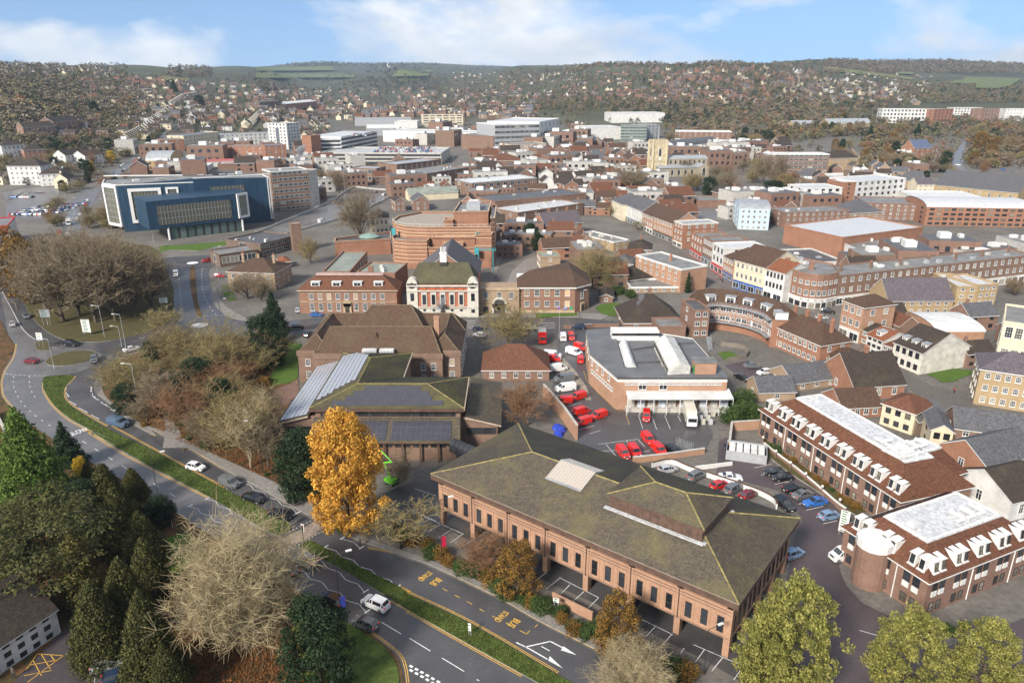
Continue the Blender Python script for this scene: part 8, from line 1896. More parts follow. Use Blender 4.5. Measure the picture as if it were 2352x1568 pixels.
# type; colour; label; view; rear x,y; front x,y
CL = '''van;steel;dark blue van coming down the road beside the long median;B;650,85;712,98
hatch;white;white hatchback coming down towards the crossing;B;1092,335;1160,350
small_van;grey;blue grey van in the queue for the crossing;B;1285,425;1360,448
saloon;black;black saloon second in the queue for the crossing;B;1412,510;1500,535
saloon;black;black saloon first at the crossing stop line;B;1565,605;1655,632
suv;grey;grey car half hidden by the pale bare tree beyond the crossing;B;1795,900;1710,865
saloon;black;dark car under the twigs of the pale bare tree;B;1690,955;1610,915
suv;black;black car beside the lamp post banner;B;1960,1140;1850,1085
suv;white;white car with dark glass roof driving away;B;2215,1155;2100,1105
hatch;grey;grey hatchback with lit tail lights behind the white car;B;2145,1262;2050,1225
hatch;lblue;pale blue hatchback parked under the yews;B;560,1425;690,1400
suv;silver;silver estate parked under the yews;B;565,1495;700,1465
hatch;navy;dark blue hatchback parked under the yews;B;620,1570;750,1530
saloon;black;dark car coming round the wooded island at the left edge;1;62,385;70,415
hatch;grey;dark grey car with lights on at the left approach;1;175,605;200,630
saloon;silver;silver car leaving along the left edge;1;92,685;85,660
saloon;maroon;dark red car with lit tail lights in the junction;1;260,938;185,928
suv;grey;grey car coming from the oval traffic island;1;668,905;668,940
suv;black;black car turning past the direction sign;1;470,808;545,815
saloon;white;white car beside the tall lamp posts at the bend;1;885,862;980,840
small_van;red;red van entering from the mini roundabout;1;1240,778;1310,755
van;white;white van on the upper road by the wooded island;1;1245,300;1243,340
hatch;red;red car at the far mini roundabout;1;1485,218;1435,225
hatch;red;red hatchback turning into the house drive;1;1520,330;1585,330
saloon;navy;dark blue car beside the far lawn;1;1560,155;1600,148
hatch;silver;silver car beside the left civic wing;2;118,590;105,560
hatch;blue;bright blue car in front of the left civic wing;2;205,608;285,606
saloon;black;black car in the street behind the fir;2;70,695;145,690
hatch;black;black car behind the hipped roof office;2;175,760;205,735
hatch;white;white hatchback alone in the paved court;2;1430,760;1365,745
saloon;navy;dark car in the street beside the court;2;1375,700;1420,697
suv;cream;cream car in the street behind the bare tree;2;1710,698;1800,700
suv;navy;dark blue car in front of the right civic wing;2;2145,695;2045,697
van;white;white van parked nose in at the street wall;2;1990,785;1985,750
small_van;post;red van parked next to the white van at the street wall;2;2040,750;2052,785
van;white;white van beside the two red vans at the sorting office wall;2;2025,865;2110,890
small_van;post;red van half hidden behind the white van at the wall;2;2085,830;2140,850
small_van;post;red van with chevron rear at the sorting office wall;2;2112,945;2108,905
van;white;white van in the row along the yard wall, topmost;2;1890,895;1940,900
small_van;post;red van in the row along the yard wall, topmost red;2;1890,920;1950,925
van;white;white van second in the row along the yard wall;2;1905,1000;2000,985
van;grey;grey van in the row along the yard wall;2;2045,1060;1950,1070
van;white;white van lowest in the row along the yard wall;2;2065,1125;1945,1140
small_van;post;red van against the wall beside the lowest white van;2;2030,1220;1950,1225
small_van;post;red van nose to nose with the one against the wall;2;2135,1180;2050,1205
small_van;post;red van with chevrons, upper of three by the yard wall;2;2070,1310;2175,1280
small_van;post;red van, lowest of three by the yard wall;2;2170,1360;2080,1385
small_van;post;red van, outer one of three by the yard wall;2;2290,1310;2185,1345
small_van;post;red van backed up under the loading canopy;F;838,385;838,450
small_van;post;red van, upper of the pair by the lower yard wall;F;825,590;880,650
small_van;post;red van, lower of the pair by the lower yard wall;F;915,685;985,745
small_van;post;red van in the corner bays, right one;F;705,690;765,765
small_van;post;red van in the corner bays, left one;F;605,705;665,775
saloon;black;black car beside the roll cages in the yard;F;1035,690;1095,715
saloon;grey;dark saloon in the small car park behind the flats;3;1670,1262;1800,1262
hatch;white;white hatchback in the small car park behind the flats;3;1900,1310;1785,1330
saloon;grey;grey car nearest the yellow garage;3;1975,1350;1860,1375
saloon;black;black car cut by the fence of the small car park;3;1590,1350;1690,1392
suv;black;black car in the lane by the corner shop;4;500,755;590,765
hatch;silver;silver car in the lane by the corner shop;4;450,810;530,815
hatch;navy;dark blue car behind the chiller compound;C;55,440;85,465
hatch;grey;grey car beside the chiller compound;C;145,488;222,478
hatch;black;black hatchback, upper of the pair below the yellow bin;C;310,560;240,562
hatch;black;black hatchback, lower of the pair below the yellow bin;C;350,585;285,590
saloon;black;black saloon, upper of the pair along the bank;C;335,648;410,635
saloon;grey;dark saloon, lower of the pair along the bank;C;380,680;450,660
saloon;blue;bright blue coupe along the bank;C;520,700;425,715
hatch;lblue;pale blue hatchback next to the white sign board;C;505,780;580,765
suv;black;black estate at the ramp end;C;300,700;345,735
van;white;white van half hidden by the round stair tower;C;640,960;590,970
hatch;silver;pale car at the top of the ramp;A;1440,365;1520,350
suv;grey;grey car on the ramp behind the lantern roof;A;1625,405;1665,385
saloon;white;white saloon behind the ramp wall;A;1790,400;1890,405
hatch;red;bright red hatchback on the ramp;A;1755,455;1800,440
suv;grey;grey estate on the ramp;A;1830,485;1880,455
hatch;maroon;dark red hatchback on the ramp;A;1915,515;1965,490
hatch;lblue;pale blue car beyond the office end;A;2180,850;2220,835
van;white;white van on the wet road by the slim tower;6;440,1215;490,1200
saloon;white;white saloon on the wet road;6;885,1025;925,1010
suv;white;white pickup on the wet road near the domed building;6;945,970;990,960
saloon;grey;grey car on the wet road behind the saloon;6;830,1005;860,995
saloon;black;dark car at the kerb of the wet road;6;605,1090;635,1078
hatch;white;white car at the foot of the brown office slab;5;2215,1108;2260,1100
van;white;white van behind the lorry on the left road;5;485,1320;485,1290
hatch;white;white car on the left road, nearest the lorry;5;540,1200;548,1180
hatch;white;white car on the left road, second from the lorry;5;562,1168;568,1150
hatch;grey;grey car on the left road;5;570,1140;578,1128
hatch;white;white car farther up the left road;5;535,1105;545,1088
hatch;red;red car farther up the left road;5;602,1095;610,1080
hatch;white;white car beside the red car on the left road;5;615,1065;625,1050
saloon;red;dark red car low on the left road;5;425,1290;420,1280
van;white;white van parked behind the slate roofed house;9;810,940;915,930
van;red;red and white van in the car park behind the bank;7;960,1470;1060,1470
hatch;white;white car in the car park behind the bank, left one;7;1395,1470;1470,1465
hatch;white;white car in the car park behind the bank, right one;7;1440,1440;1510,1440
saloon;black;black car in the car park behind the bank;7;1510,1475;1580,1475
saloon;navy;dark blue car in the car park behind the bank;7;1170,1450;1230,1445
suv;white;white car at the mouth of the sloping street;8;1715,1050;1770,1052
hatch;blue;blue car at the right kerb by the trees;8;2125,1095;2190,1095
hatch;grey;grey car parked behind the blue car by the trees;8;2215,1100;2280,1105'''
GCARS = random.Random(3)
def vehicles():
 for ln in CL.split('\n'):
  tp,c,lb,v,a,b = ln.split(';');ax,ay = map(float,a.split(','));bx,by = map(float,b.split(','));p,q = W(v,ax,ay),W(v,bx,by);d = q - p;m = (p + q) / 2;z = gz(m.x,m.y) + (.12 if m.y < 330 else .06)
  car(tp,PC[c],lb,(m.x,m.y,z),math.atan2(d.y,d.x))
 def lot(k,x0,y0,x1,y1,n,label,group,h=0,rows=3,ang=None):
  a,b,c = W(k,x0,y0,h),W(k,x1,y0,h),W(k,x0,y1,h);u = (b - a).normalized();v = Vector((-u.y,u.x,0));L = (b - a).length;D = max(6,abs((c - a).dot(v)))
  for i in range(rows):
   for j in range(n):
    if GCARS.random() < .14: continue
    p = a + u * (L * (j + .5) / n) + v * (D * (i + .5) / rows) if (c - a).dot(v) > 0 else a + u * (L * (j + .5) / n) - v * (D * (i + .5) / rows)
    car(GCARS.choice(['hatch','saloon','suv','hatch']),PC[GCARS.choice(['white','silver','grey','black','white','red','blue','silver','navy'])],label,(p.x,p.y,p.z + .08),math.atan2(v.y,v.x) + GCARS.gauss(0,.04) + (math.pi if i % 2 else 0),group=group,full=False)
 lot('5',50,1165,280,1080,13,'car parked in the packed wet car park at the left','cars in the left car park',rows=6);lot('5',285,1150,400,1040,6,'car in the end rows of the wet car park','cars in the end rows of the left car park',rows=7);lot('5',40,1050,190,990,8,'car in the upper row of the wet car park','cars in the upper left car park',rows=2);lot('5',1245,800,1345,775,8,'car behind the barrel vaulted building','cars behind the vaulted building',rows=2)
 hd = BINFO['car_park_deck'][0] - .9;lot('6',800,725,1230,670,22,'car on the open top deck of the car park','cars on the top deck',hd,5);hd = BINFO['car_park_tower.001'][0] - .5;lot('6',640,605,770,580,8,'car on the roof of the slatted car park','cars on the car park roof',hd,2)
 for s,lb in (('5 760,900 840,850 900,800 980,745 1060,690','car in the queue on the climbing road'),('5 1170,565 1215,520 1250,480 1275,455 1290,440','car parked on the climbing street')):
  P = cr(line(s),4)
  for i in range(0,len(P) - 1): d = P[i + 1] - P[i];n = Vector((-d.y,d.x)).normalized() * GCARS.choice([-3,2.5]);q = P[i] + n;car(GCARS.choice(['hatch','suv','saloon']),PC[GCARS.choice(['white','silver','red','grey','black'])],lb,(q.x,q.y,gz(q.x,q.y) + .06),math.atan2(d.y,d.x),group=lb.replace('car','cars'),full=False)
 # lorries
 for lb,k,a,b,cab,L in (('white box lorry parked at the loading canopy','F',(1195,370),(1235,500),'white',8.5),('red postal lorry with cream roof by the court trees','2',(1835,745),(1845,830),'post',6.5),('white lorry with dark windscreen on the left road','5',(490,1200),(485,1255),'white',7.5)):
  p,q = W(k,*a),W(k,*b);d = (q - p).normalized();m_ = (p + q) / 2;t = thing('lorry',lb,'lorry',(m_.x,m_.y,gz(m_.x,m_.y) + .1),math.atan2(d.y,d.x));mb = MB();mb.box(-L / 2,L / 2 - 1.9,-1.22,1.22,.9,3.5);mb.build('cargo_box',PC['cream'] if cab != 'post' else [PC['post']],t)
  mb = MB();mb.box(-L / 2 + .05,L / 2 - 1.95,-1.17,1.17,3.5,3.54);mb.build('box_roof',PC['cream'],t);mb = MB();x0,x1 = L / 2 - 1.8,L / 2;mb.prism([(x0,-1.15),(x1 - .1,-1.15),(x1,-.9),(x1,.9),(x1 - .1,1.15),(x0,1.15)],.55,2.75);c = mb.build('cab',PC[cab],t);mb = MB();mb.box(x1 - .02,x1 + .02,-.95,.95,1.6,2.5);mb.box(x0 + .7,x1 - .3,-1.17,1.17,1.65,2.4);mb.build('window',CGL,c)
  for x in (-L / 2 + 1.2,L / 2 - 1.0):
   for s in (-1,1): o = link('wheel',car_mesh('van')[2],t,(x,s * 1.05,.48));o.scale = (1.45,1.3,1.45)
vehicles()

# ================================================================ street furniture
POLE_D = plain('dark_pole',(0.035,0.035,0.038),.5);POLE_G = plain('galvanised_pole',(0.40,0.41,0.41),.5,.2)
def lamp(label,p,h,ang,mat,arm=1.6):
 t = thing('lamp_post',label,'lamp post',p,ang);m = MB();m.tube((0,0,0),(0,0,1.3),.11,n=8);m.tube((0,0,1.3),(0,0,h),.075,.05,8);m.build('pole',mat,t)
 m = MB();m.tube((0,0,h),(arm,0,h + .25),.045,n=6);m.build('arm',mat,t);m = MB();m.box(arm - .1,arm + .75,-.17,.17,h + .18,h + .32);m.build('lamp_head',TRIM_W,t);return t
LP = [('1',237,512,315,0,'white lamp post at the left end of the wooded island'),('1',340,672,460,0,'white lamp post by the grass sign'),('1',740,755,535,0,'white lamp post below the wooded island'),('1',890,830,595,0,'tall white lamp post at the bend, rear one'),('1',862,825,680,0,'shorter white lamp post at the bend'),('1',385,980,770,0,'white lamp post on the oval island'),('1',990,1285,945,0,'tall white lamp post on the park point'),
  ('1',1150,480,400,0,'white lamp post at the wooded island edge by the upper road'),('1',1560,470,120,0,'tall white lamp post on the upper road corner'),('1',1555,570,490,1,'short white lamp post on the corner pavement'),('B',925,590,258,1,'dark lamp post behind the direction sign'),('B',1508,365,70,1,'dark lamp post on the pavement by the shrubs'),('B',1960,1228,835,1,'dark lamp post with banner beside the black car'),('A',1688,1520,1262,1,'dark lamp post before the office corner'),('A',185,870,520,1,'dark lamp post with red banner in the hedge'),
  ('6',640,1140,780,0,'very tall mast light beside the wet road, nearest'),('6',705,925,660,0,'very tall mast light behind the domed building'),('6',1395,860,730,0,'mast light by the car park deck'),('1',1085,80,-30,0,'lamp post before the blue clad building'),('5',520,1170,1040,0,'lamp post beside the left road'),('2',2105,620,430,1,'dark lamp post in front of the right civic wing'),('2',1960,770,560,0,'tall pale pole with blue top at the delivery yard')]
def lamps():
 for k,x,y,top,dk,lb in LP:
  p = W(k,x,y);p.z += .12;h = min(top_h(p,k,top),34);t = lamp(lb,p,h,R(180) if (k == '1' and x < 1000) or k == 'B' and x == 1508 else R(25),POLE_D if dk else POLE_G)
  if 'banner' in lb: m = MB();m.box(.1,.85,-.03,.03,2.6,4.6);m.build('banner',plain('banner_red' if 'red' in lb else 'banner_blue',(.5,.02,.06) if 'red' in lb else (.06,.08,.4),.5),t)
 for i,(x,y) in enumerate(((220,415),(282,482),(352,538),(425,592),(505,655),(590,720))):
  p = W('C',x,y);t = thing('bollard_lamp',('globe lamp on the bank wall, %s from the chillers' % ('first second third fourth fifth sixth'.split()[i])),'lamp',p);m = MB();m.tube((0,0,0),(0,0,1.5),.12,n=8);m.build('post',B_RED,t);m = MB();m.lathe([(.05,1.5),(.24,1.6),(.26,1.8),(.14,2.0)],10);m.build('globe',TRIM_W,t,smooth=True)
 # direction signs
 for lb,k,x,y,w,h,z,ang,c in (('black direction sign with white lettering behind the hedge','B',975,672,2.2,1.5,1.9,-30,W_BLACK),('tall white direction sign on the wooded island','1',620,740,2.6,4.2,1.0,0,TRIM_W),('white direction sign on the small traffic island','1',295,825,2.0,2.2,2.4,-10,TRIM_W),('white sign seen from behind at the left grass','1',335,675,2.8,2.6,3.0,15,F_LEAD),('white sign by the upper road','1',1170,590,2.6,1.8,4.0,10,TRIM_W),('tall white tenant board at the car park','C',605,855,1.5,4.2,.8,-40,TRIM_W),('small white sign on a post by the office hedge','A',840,1165,.9,.7,2.0,-25,TRIM_W),('blue and white sign on the lower median','A',347,1295,.45,1.3,.9,-25,TRIM_W)):
  p = W(k,x,y);t = thing('road_sign',lb,'sign',p,R(ang));m = MB();m.tube((-w * .35,0,0),(-w * .35,0,z + h),.05,n=6);m.tube((w * .35,0,0),(w * .35,0,z + h),.05,n=6);m.build('posts',POLE_G,t);m = MB();m.box(-w / 2,w / 2,-.09,-.05,z,z + h);b = m.build('panel',c,t)
  for i in range(max(2,int(h / .45))): zz = z + h * (i + .5) / max(2,int(h / .45));m = MB();m.box(-w * .36,w * (.1 + .25 * ((i * 7) % 3) / 3),-.1,-.092,zz - .09,zz + .09);m.build('lettering',TRIM_W if c is W_BLACK else (MATS['sign_green'] if 'sign_green' in MATS else plain('sign_green',(.02,.13,.06),.5)),b)
 # traffic lights at the crossing
 for lb,x,y in (('traffic light on the upper median tip',1632,690),('traffic light on the lower median tip',1742,755),('traffic light on the pavement by the orange tree',1808,612)):
  p = W('B',x,y);t = thing('traffic_light',lb,'traffic light',p,R(-30));m = MB();m.tube((0,0,0),(0,0,3.0),.06,n=8);m.build('pole',POLE_D,t);m = MB();m.box(-.18,.18,-.1,.12,2.2,3.2);b = m.build('signal_head',W_BLACK,t);m = MB();m.box(-.35,.35,.1,.13,2.0,3.4);m.build('backing_board',TRIM_W if x > 1700 and x < 1800 else W_BLACK,t)
  for i,c in enumerate(((.5,.02,.02),(.25,.12,.01),(.01,.15,.05))): m = MB();m.tube((0,-.13,3.05 - i * .33),(0,-.1,3.05 - i * .33),.11,n=10);m.build('lens',plain('lens%d' % i,c,.3),b)
lamps()
def wall_run(name,label,pts,h,w,mat,z0=0,cap=None,cat='wall'):
 m = MB();t = thing(name,label,cat,(0,0,0))
 for i in range(len(pts) - 1): m.obox(pts[i],pts[i + 1],w,z0 + gz(*pts[i][:2]),z0 + gz(*pts[i][:2]) + h,0)
 m.build('wall',mat,t)
 if cap:
  m = MB();[m.obox(pts[i],pts[i + 1],w + .14,z0 + gz(*pts[i][:2]) + h,z0 + gz(*pts[i][:2]) + h + .12,0) for i in range(len(pts) - 1)];m.build('coping',cap,t)
def walls():
 wall_run('yard_wall','high brick wall along the left of the delivery yard',line('2 1850,1180 1990,1340 2085,1480'),3.6,.4,B_SALMON,0,W_CONC);wall_run('yard_wall','brick retaining wall below the delivery yard',line('F 720,800 1000,770 1345,720'),1.3,.35,B_SALMON,0,W_CONC);wall_run('yard_wall','brick wall at the right of the delivery yard',line('A 1830,240 1845,120 2010,110'),2.2,.35,B_SALMON,0,W_CONC)
 wall_run('ramp_wall','curved white parapet of the car park ramp',cr(line('A 1390,330 1500,310 1600,350 1750,400 1900,450 2010,490 2090,535 2105,570'),3),1.1,.25,TRIM_W,0,TRIM_B);wall_run('ramp_wall','short white parapet below the delivery yard wall',line('A 1640,345 1850,320'),.9,.25,TRIM_W)
 wall_run('garden_wall','brick wall along the bank of the dormered office',cr(line('C 225,425 300,485 380,545 470,620 560,700 620,745'),2),.9,.3,B_RED,0,TRIM_W);wall_run('hedge_wall','low brick wall behind the office hedge',line('A 820,1095 900,1135 1050,1210'),1.6,.3,B_SALMON);wall_run('parapet','concrete parapet along the wet elevated road',cr(line('6 1200,925 900,1060 720,1145 480,1220 250,1285 20,1370'),2),1.0,.4,W_CONC);wall_run('parapet','far concrete parapet of the wet elevated road',cr(line('6 1210,870 950,985 700,960 560,1050 300,1165 0,1290'),2),1.0,.4,W_CONC)
 wall_run('parapet','low concrete retaining wall at the left edge',cr(line('B -20,30 30,130 60,200 100,260'),2),1.2,.4,W_CONC);wall_run('street_wall','brick wall with piers between street and delivery yard',line('3 0,900 200,905 | 3 280,890 510,885'),1.2,.35,B_RED);wall_run('fence','wooden fence round the small garden lawn',cr(line('3 1500,1210 1680,1170 1690,1120 1620,1080 1450,1060'),2),1.3,.1,plain('weathered_fence',(.2,.17,.14),.9),0,None,'fence')
 p = W('C',140,480);t = thing('chiller_compound','grey fenced compound with rows of white chiller units','chillers',p,R(-18));m = MB();[m.obox(a,b,.1,0,2.2) for a,b in (((-4,-2),(4,-2)),((4,-2),(4,3)),((4,3),(-4,3)),((-4,3),(-4,-2)))];m.build('fence',W_GREY,t)
 for i in range(5):
  for j in range(2): m = MB();m.box(-3.5 + i * 1.45,-2.3 + i * 1.45,-1.3 + j * 2,.2 + j * 2,.2,2.3);m.lathe([(.45,2.3),(.45,2.4)],10,0,(-2.9 + i * 1.45,-.55 + j * 2));m.build('chiller_unit',F_WHITE,t)
 # green boom lift half behind the orange tree
 p = W('B',2245,425);t = thing('boom_lift','bright green boom lift beside the orange tree','boom lift',p,R(-35));LG = paint('lime_paint',(.16,.62,.03));m = MB();m.box(-1.1,1.1,-.8,.8,.5,1.3);m.build('chassis',LG,t);m = MB();m.tube((0,0,1.3),(-1.6,0,4.2),.2,n=6);m.tube((-1.6,0,4.2),(.6,0,5.0),.16,n=6);m.tube((.6,0,5.0),(-2.2,0,6.6),.1,n=6);m.build('boom',LG,t)
 for x in (-.8,.8):
  for y in (-.75,.75): link('wheel',car_mesh('van')[2],t,(x,y,.36))
 for i in range(7): p = W('F',1290 + i * 22,400 + (i % 3) * 35);t = thing('roll_cage','roll cage of sacks beside the white lorry','roll cage',p,R(10),'roll cages by the lorry');m = MB();[m.tube((x,y,.1),(x,y,1.8),.03,n=4) for x in (-.4,.4) for y in (-.35,.35)];m.build('frame',POLE_G,t);m = MB();m.box(-.36,.36,-.3,.3,.2,1.5);m.build('sacks',F_PALE if i % 2 else PC['cream'],t)
 for i in range(4): p = W('F',1120 + i * 35,650 + i * 14);t = thing('roll_cage','empty wire roll cage beside the black car','roll cage',p,R(20),'empty roll cages');m = MB();[m.tube((x,y,.1),(x,y,1.7),.035,n=4) for x in (-.4,.4) for y in (-.35,.35)];[m.tube((-.4,y,z),(.4,y,z),.02,n=4) for y in (-.35,.35) for z in (.2,.7,1.2,1.7)];m.build('frame',POLE_G,t)
 for (x,y),lb in zip(((60,500),(95,520),(70,560)),('upper','middle','lower')): p = W('F',x,y);t = thing('tarpaulin','crumpled blue tarpaulin behind the yard wall, %s one' % lb,'tarpaulin',p);m = MB();m.lathe([(1.3,0),(1.0,.5),(.9,.9),(.3,1.1)],7);m.build('sheet',plain('blue_tarp',(.02,.05,.4),.5),t)
 # smoke over the chimneys is left to the air; people on the pavements
 B_ = bpy.data.meshes.new('person');sk = [((0,0,.95),.13),((0,0,1.2),.15),((0,0,1.42),.14),((0,0,1.52),.06),((0,.02,1.66),.105),((0,.01,1.76),.07),((-.1,0,.9),.09),((-.11,.05,.5),.065),((-.1,-.02,.08),.05),((-.1,.1,.03),.04),((.1,0,.9),.09),((.11,.12,.5),.065),((.1,.16,.08),.05),((.1,.28,.03),.04),((-.2,0,1.4),.06),((-.26,.02,1.12),.045),((-.24,.1,.86),.035),((.2,0,1.4),.06),((.26,-.02,1.12),.045),((.25,.06,.86),.035)]
 B_.from_pydata([s[0] for s in sk],[(0,1),(1,2),(2,3),(3,4),(4,5),(0,6),(6,7),(7,8),(8,9),(0,10),(10,11),(11,12),(12,13),(2,14),(14,15),(15,16),(2,17),(17,18),(18,19)],[]);o = link('person',B_);md = o.modifiers.new('skin','SKIN')
 for i,s in enumerate(sk): B_.skin_vertices[0].data[i].radius = (s[1],s[1])
 B_.skin_vertices[0].data[0].use_root = True;o.modifiers.new('smooth','SUBSURF').levels = 1;dg = bpy.context.evaluated_depsgraph_get();me = bpy.data.meshes.new_from_object(o.evaluated_get(dg));bpy.data.objects.remove(o)
 COATS = [plain('coat_%d' % i,c,.9) for i,c in enumerate(((.015,.015,.02),(.03,.04,.07),(.12,.1,.08),(.3,.3,.3),(.3,.05,.05)))];SKIN = plain('skin',(.4,.24,.17),.6);HAIR = plain('hair',(.03,.02,.015),.8);JEANS = plain('trousers',(.03,.035,.05),.9)
 ms = []
 for c in COATS:
  q = me.copy();q.name = 'person';[q.materials.append(x) for x in (c,JEANS,SKIN,HAIR)]
  for f in q.polygons: z = f.center.z;f.material_index = 1 if z < .86 and abs(f.center.x) < .19 else 2 if 1.5 < z < 1.7 and f.center.y > -.02 or z < .9 and abs(f.center.x) > .2 else 3 if z > 1.55 else 0;f.use_smooth = True
  ms.append(q)
 for i,(k,x,y,lb) in enumerate((('B',1725,500,'person in a dark coat waiting by the dark evergreen, left one'),('B',1745,535,'person in a dark coat waiting by the dark evergreen, right one'),('B',2070,785,'person in grey walking on the pavement past the orange tree'),('9',1890,920,'pedestrian in black on the high street, left of the group'),('9',1910,935,'pedestrian in the middle of the high street group'),('9',1930,955,'pedestrian nearest the shops in the high street group'),('9',1815,1010,'person standing alone on the high street corner'),('2',1515,352,'person on the theatre lane, left of two'),('2',1530,352,'person on the theatre lane, right of two'),('4',1705,1500,'person walking across the paved lane'),('1',1262,1065,'person walking on the park path'),('9',920,1330,'person standing on the street pavement by the chapel'),('B',85,1540,'person by the door of the whitewashed house'))):
  p = W(k,x,y);o = link('person',ms[i % 5],None,(p.x,p.y,p.z + .14),i * 1.3);tag(o,lb,'person')
walls()
# ================================================================ far houses and woods
def in_field(x,y): return any(inside(q,x,y) for q in FIELDS)
FR = random.Random(17);NP = np.random.RandomState(6)
HW = [(W_WHITE,T_DARK),(B_RED,T_DARK),(B_ORANGE,T_BROWN),(B_BROWN,T_RUST),(W_CREAM,T_DARK),(B_BUFF,T_SLATE),(B_RED,T_SLATE)]
def house_mesh(i,L=10.0,D=8.0,h=5.0,rise=3.0):
 w,r = HW[i];m = MB();gable_walls(m,-L / 2,L / 2,-D / 2,D / 2,-3,h,rise);gable_roof(m,-L / 2,L / 2,-D / 2,D / 2,h,rise,.4,'x',1,.2,2)
 for x in (-L * .3,L * .3):
  for z in (1.4,3.9): m.box(x - .7,x + .7,-D / 2 - .05,-D / 2 + .02,z - .6,z + .6,3)
 for y in (-D * .2,D * .2): m.box(L / 2 - .02,L / 2 + .05,y - .5,y + .5,3.3,4.5,3)
 m.box(-L * .32 - .4,-L * .32 + .4,-.4,.4,h + rise - 1.2,h + rise + 1.2,0);return m.mesh('house',[w,r,TRIM_W,G_DARK])
HM = [house_mesh(i) for i in range(7)]
for w_,r_ in ((B_BROWN,F_GREY),(W_CONC,F_GREY),(B_RED,F_DARK)):
 m = MB();m.box(-7,7,-5,5,-3,7.5);m.box(-6.7,6.7,-4.7,4.7,7.5,7.52,1);[m.box(x,x + 1.3,-5.05,-4.98,z,z + 1.4,3) for x in (-5.5,-2.5,.8,3.8) for z in (1.2,4.6)];m.box(-3,0,-1,2,7.5,9,2);m.box(3,4.2,1,3,7.5,8.4,2);HM.append(m.mesh('house',[w_,r_,TRIM_W,G_DARK]))
def far_houses():
 stuff = {i: [] for i in range(10)};count = {};placed = []
 def house(p,ang,s,i,label,group,cap):
  if blocked(p.x,p.y,3) or in_field(p.x,p.y): return
  for (a,b) in placed[-400:]:
   if (a - p.x) ** 2 + (b - p.y) ** 2 < (8.5 * s) ** 2: return
  placed.append((p.x,p.y));RECTS.append((p.x - 5 * s,p.y - 5 * s,1,0,10 * s,10 * s)) if p.y < 900 else None
  if sum(count.values()) < 300: o = link('house',HM[i],None,p,ang,(s * FR.uniform(.9,1.25),s,s * FR.uniform(.85,1.15)));tag(o,label,'house',group);count[group] = count.get(group,0) + 1
  else: stuff[i].append((p,ang,s))
 def field(k,x0,y0,x1,y1,n,kinds,label,group,cap,s=(.85,1.25)):
  base = FR.uniform(-.3,.3)
  for _ in range(n):
   p = W(k,FR.uniform(x0,x1),FR.uniform(y0,y1));house(p,base + FR.choice([0,0,math.pi / 2]) + FR.gauss(0,.12),FR.uniform(*s),FR.choice(kinds),label,group,cap)
 def row(s,kinds,label,group,step=9.5,sc_=1.0,n_=1):
  P = line(s)
  for j in range(len(P) - 1):
   a,b = P[j],P[j + 1];d = b - a;n = int(d.length / step);ang = math.atan2(d.y,d.x)
   for i in range(n): q = a.lerp(b,(i + .5) / n);house(Vector((q.x,q.y,gz(q.x,q.y))),ang,sc_,FR.choice(kinds),label,group,60)
 # old town infill between the larger buildings
 field('6',1480,1000,2340,1560,110,[1,2,3,6,7,9],'old brick house among the roofs behind the theatre','old houses behind the theatre',60,(.8,1.3));field('7',0,880,800,1500,220,[1,2,3,0,6,7,8,9],'old brick house in the lanes left of the church','old houses left of the church',70,(.9,1.5));field('6',1500,740,2340,980,90,[1,3,7,8,9,0],'brick building among the mall roofs','old houses by the malls',40,(1,1.7));field('7',800,1360,2351,1560,70,[1,3,7,8,9],'brick outbuilding behind the high street shops','outbuildings behind the shops',30,(.9,1.5))
 field('4',620,260,2351,520,40,[1,7,8,9],'low building behind the long brick terrace','buildings behind the long terrace',16,(.9,1.5));field('7',1000,880,2000,1060,60,[7,8,9,1],'low station yard building beyond the church','station yard buildings',18,(1,1.8));field('8',300,1000,1400,1330,40,[0,1,5,7],'house between the offices and the wooded quarter','houses by the wooded quarter',14,(.9,1.3));field('6',1000,560,2340,700,50,[7,8,9],'flat backed building among the malls','buildings among the malls',16,(1.2,2.2));field('9',620,640,1300,980,16,[1,3,0],'small brown roofed house among the gardens behind the civic wing','garden houses',12,(.8,1.1))
 field('6',330,800,1500,1060,34,[7,9,3,8],'flat roofed building along the wet elevated road','buildings along the wet road',0,(.9,1.5));field('5',900,700,2351,900,40,[7,8,9,1],'low building round the retail sheds','buildings round the retail sheds',0,(1,1.8));field('4',900,830,2351,1300,30,[3,6,9,1],'old house in the lanes on the right','old houses on the right',0,(.8,1.1));field('5',0,830,500,1000,10,[0,4],'pale house by the left flats','pale houses by the left flats',0)
 # terraces climbing the left valley side
 row('5 890,640 1000,580 1100,500 1200,420',[4,0,4],'pale terraced house climbing beside the road','terrace left of the climbing road',8);row('5 1330,545 1350,480 1390,440',[0,4,1],'terraced house across the climbing road','terrace right of the climbing road',8);row('5 1730,560 1790,500 1850,440',[4,0],'cream terraced house in the valley street','valley terrace',8);row('5 1200,400 1290,340 1400,320',[0,4],'white terraced house at the head of the climbing road','upper terrace',9)
 for s in ('7 380,400 800,420','7 900,370 1150,375','7 1370,380 1550,375','7 750,440 1080,490','7 1290,400 1400,405','7 540,480 600,470','7 1100,250 1460,250','7 820,300 960,310','7 400,220 620,225'): row(s,[1,2,2,1],'red brick terraced house on the right hillside','red terraces on the right hill',8.5)
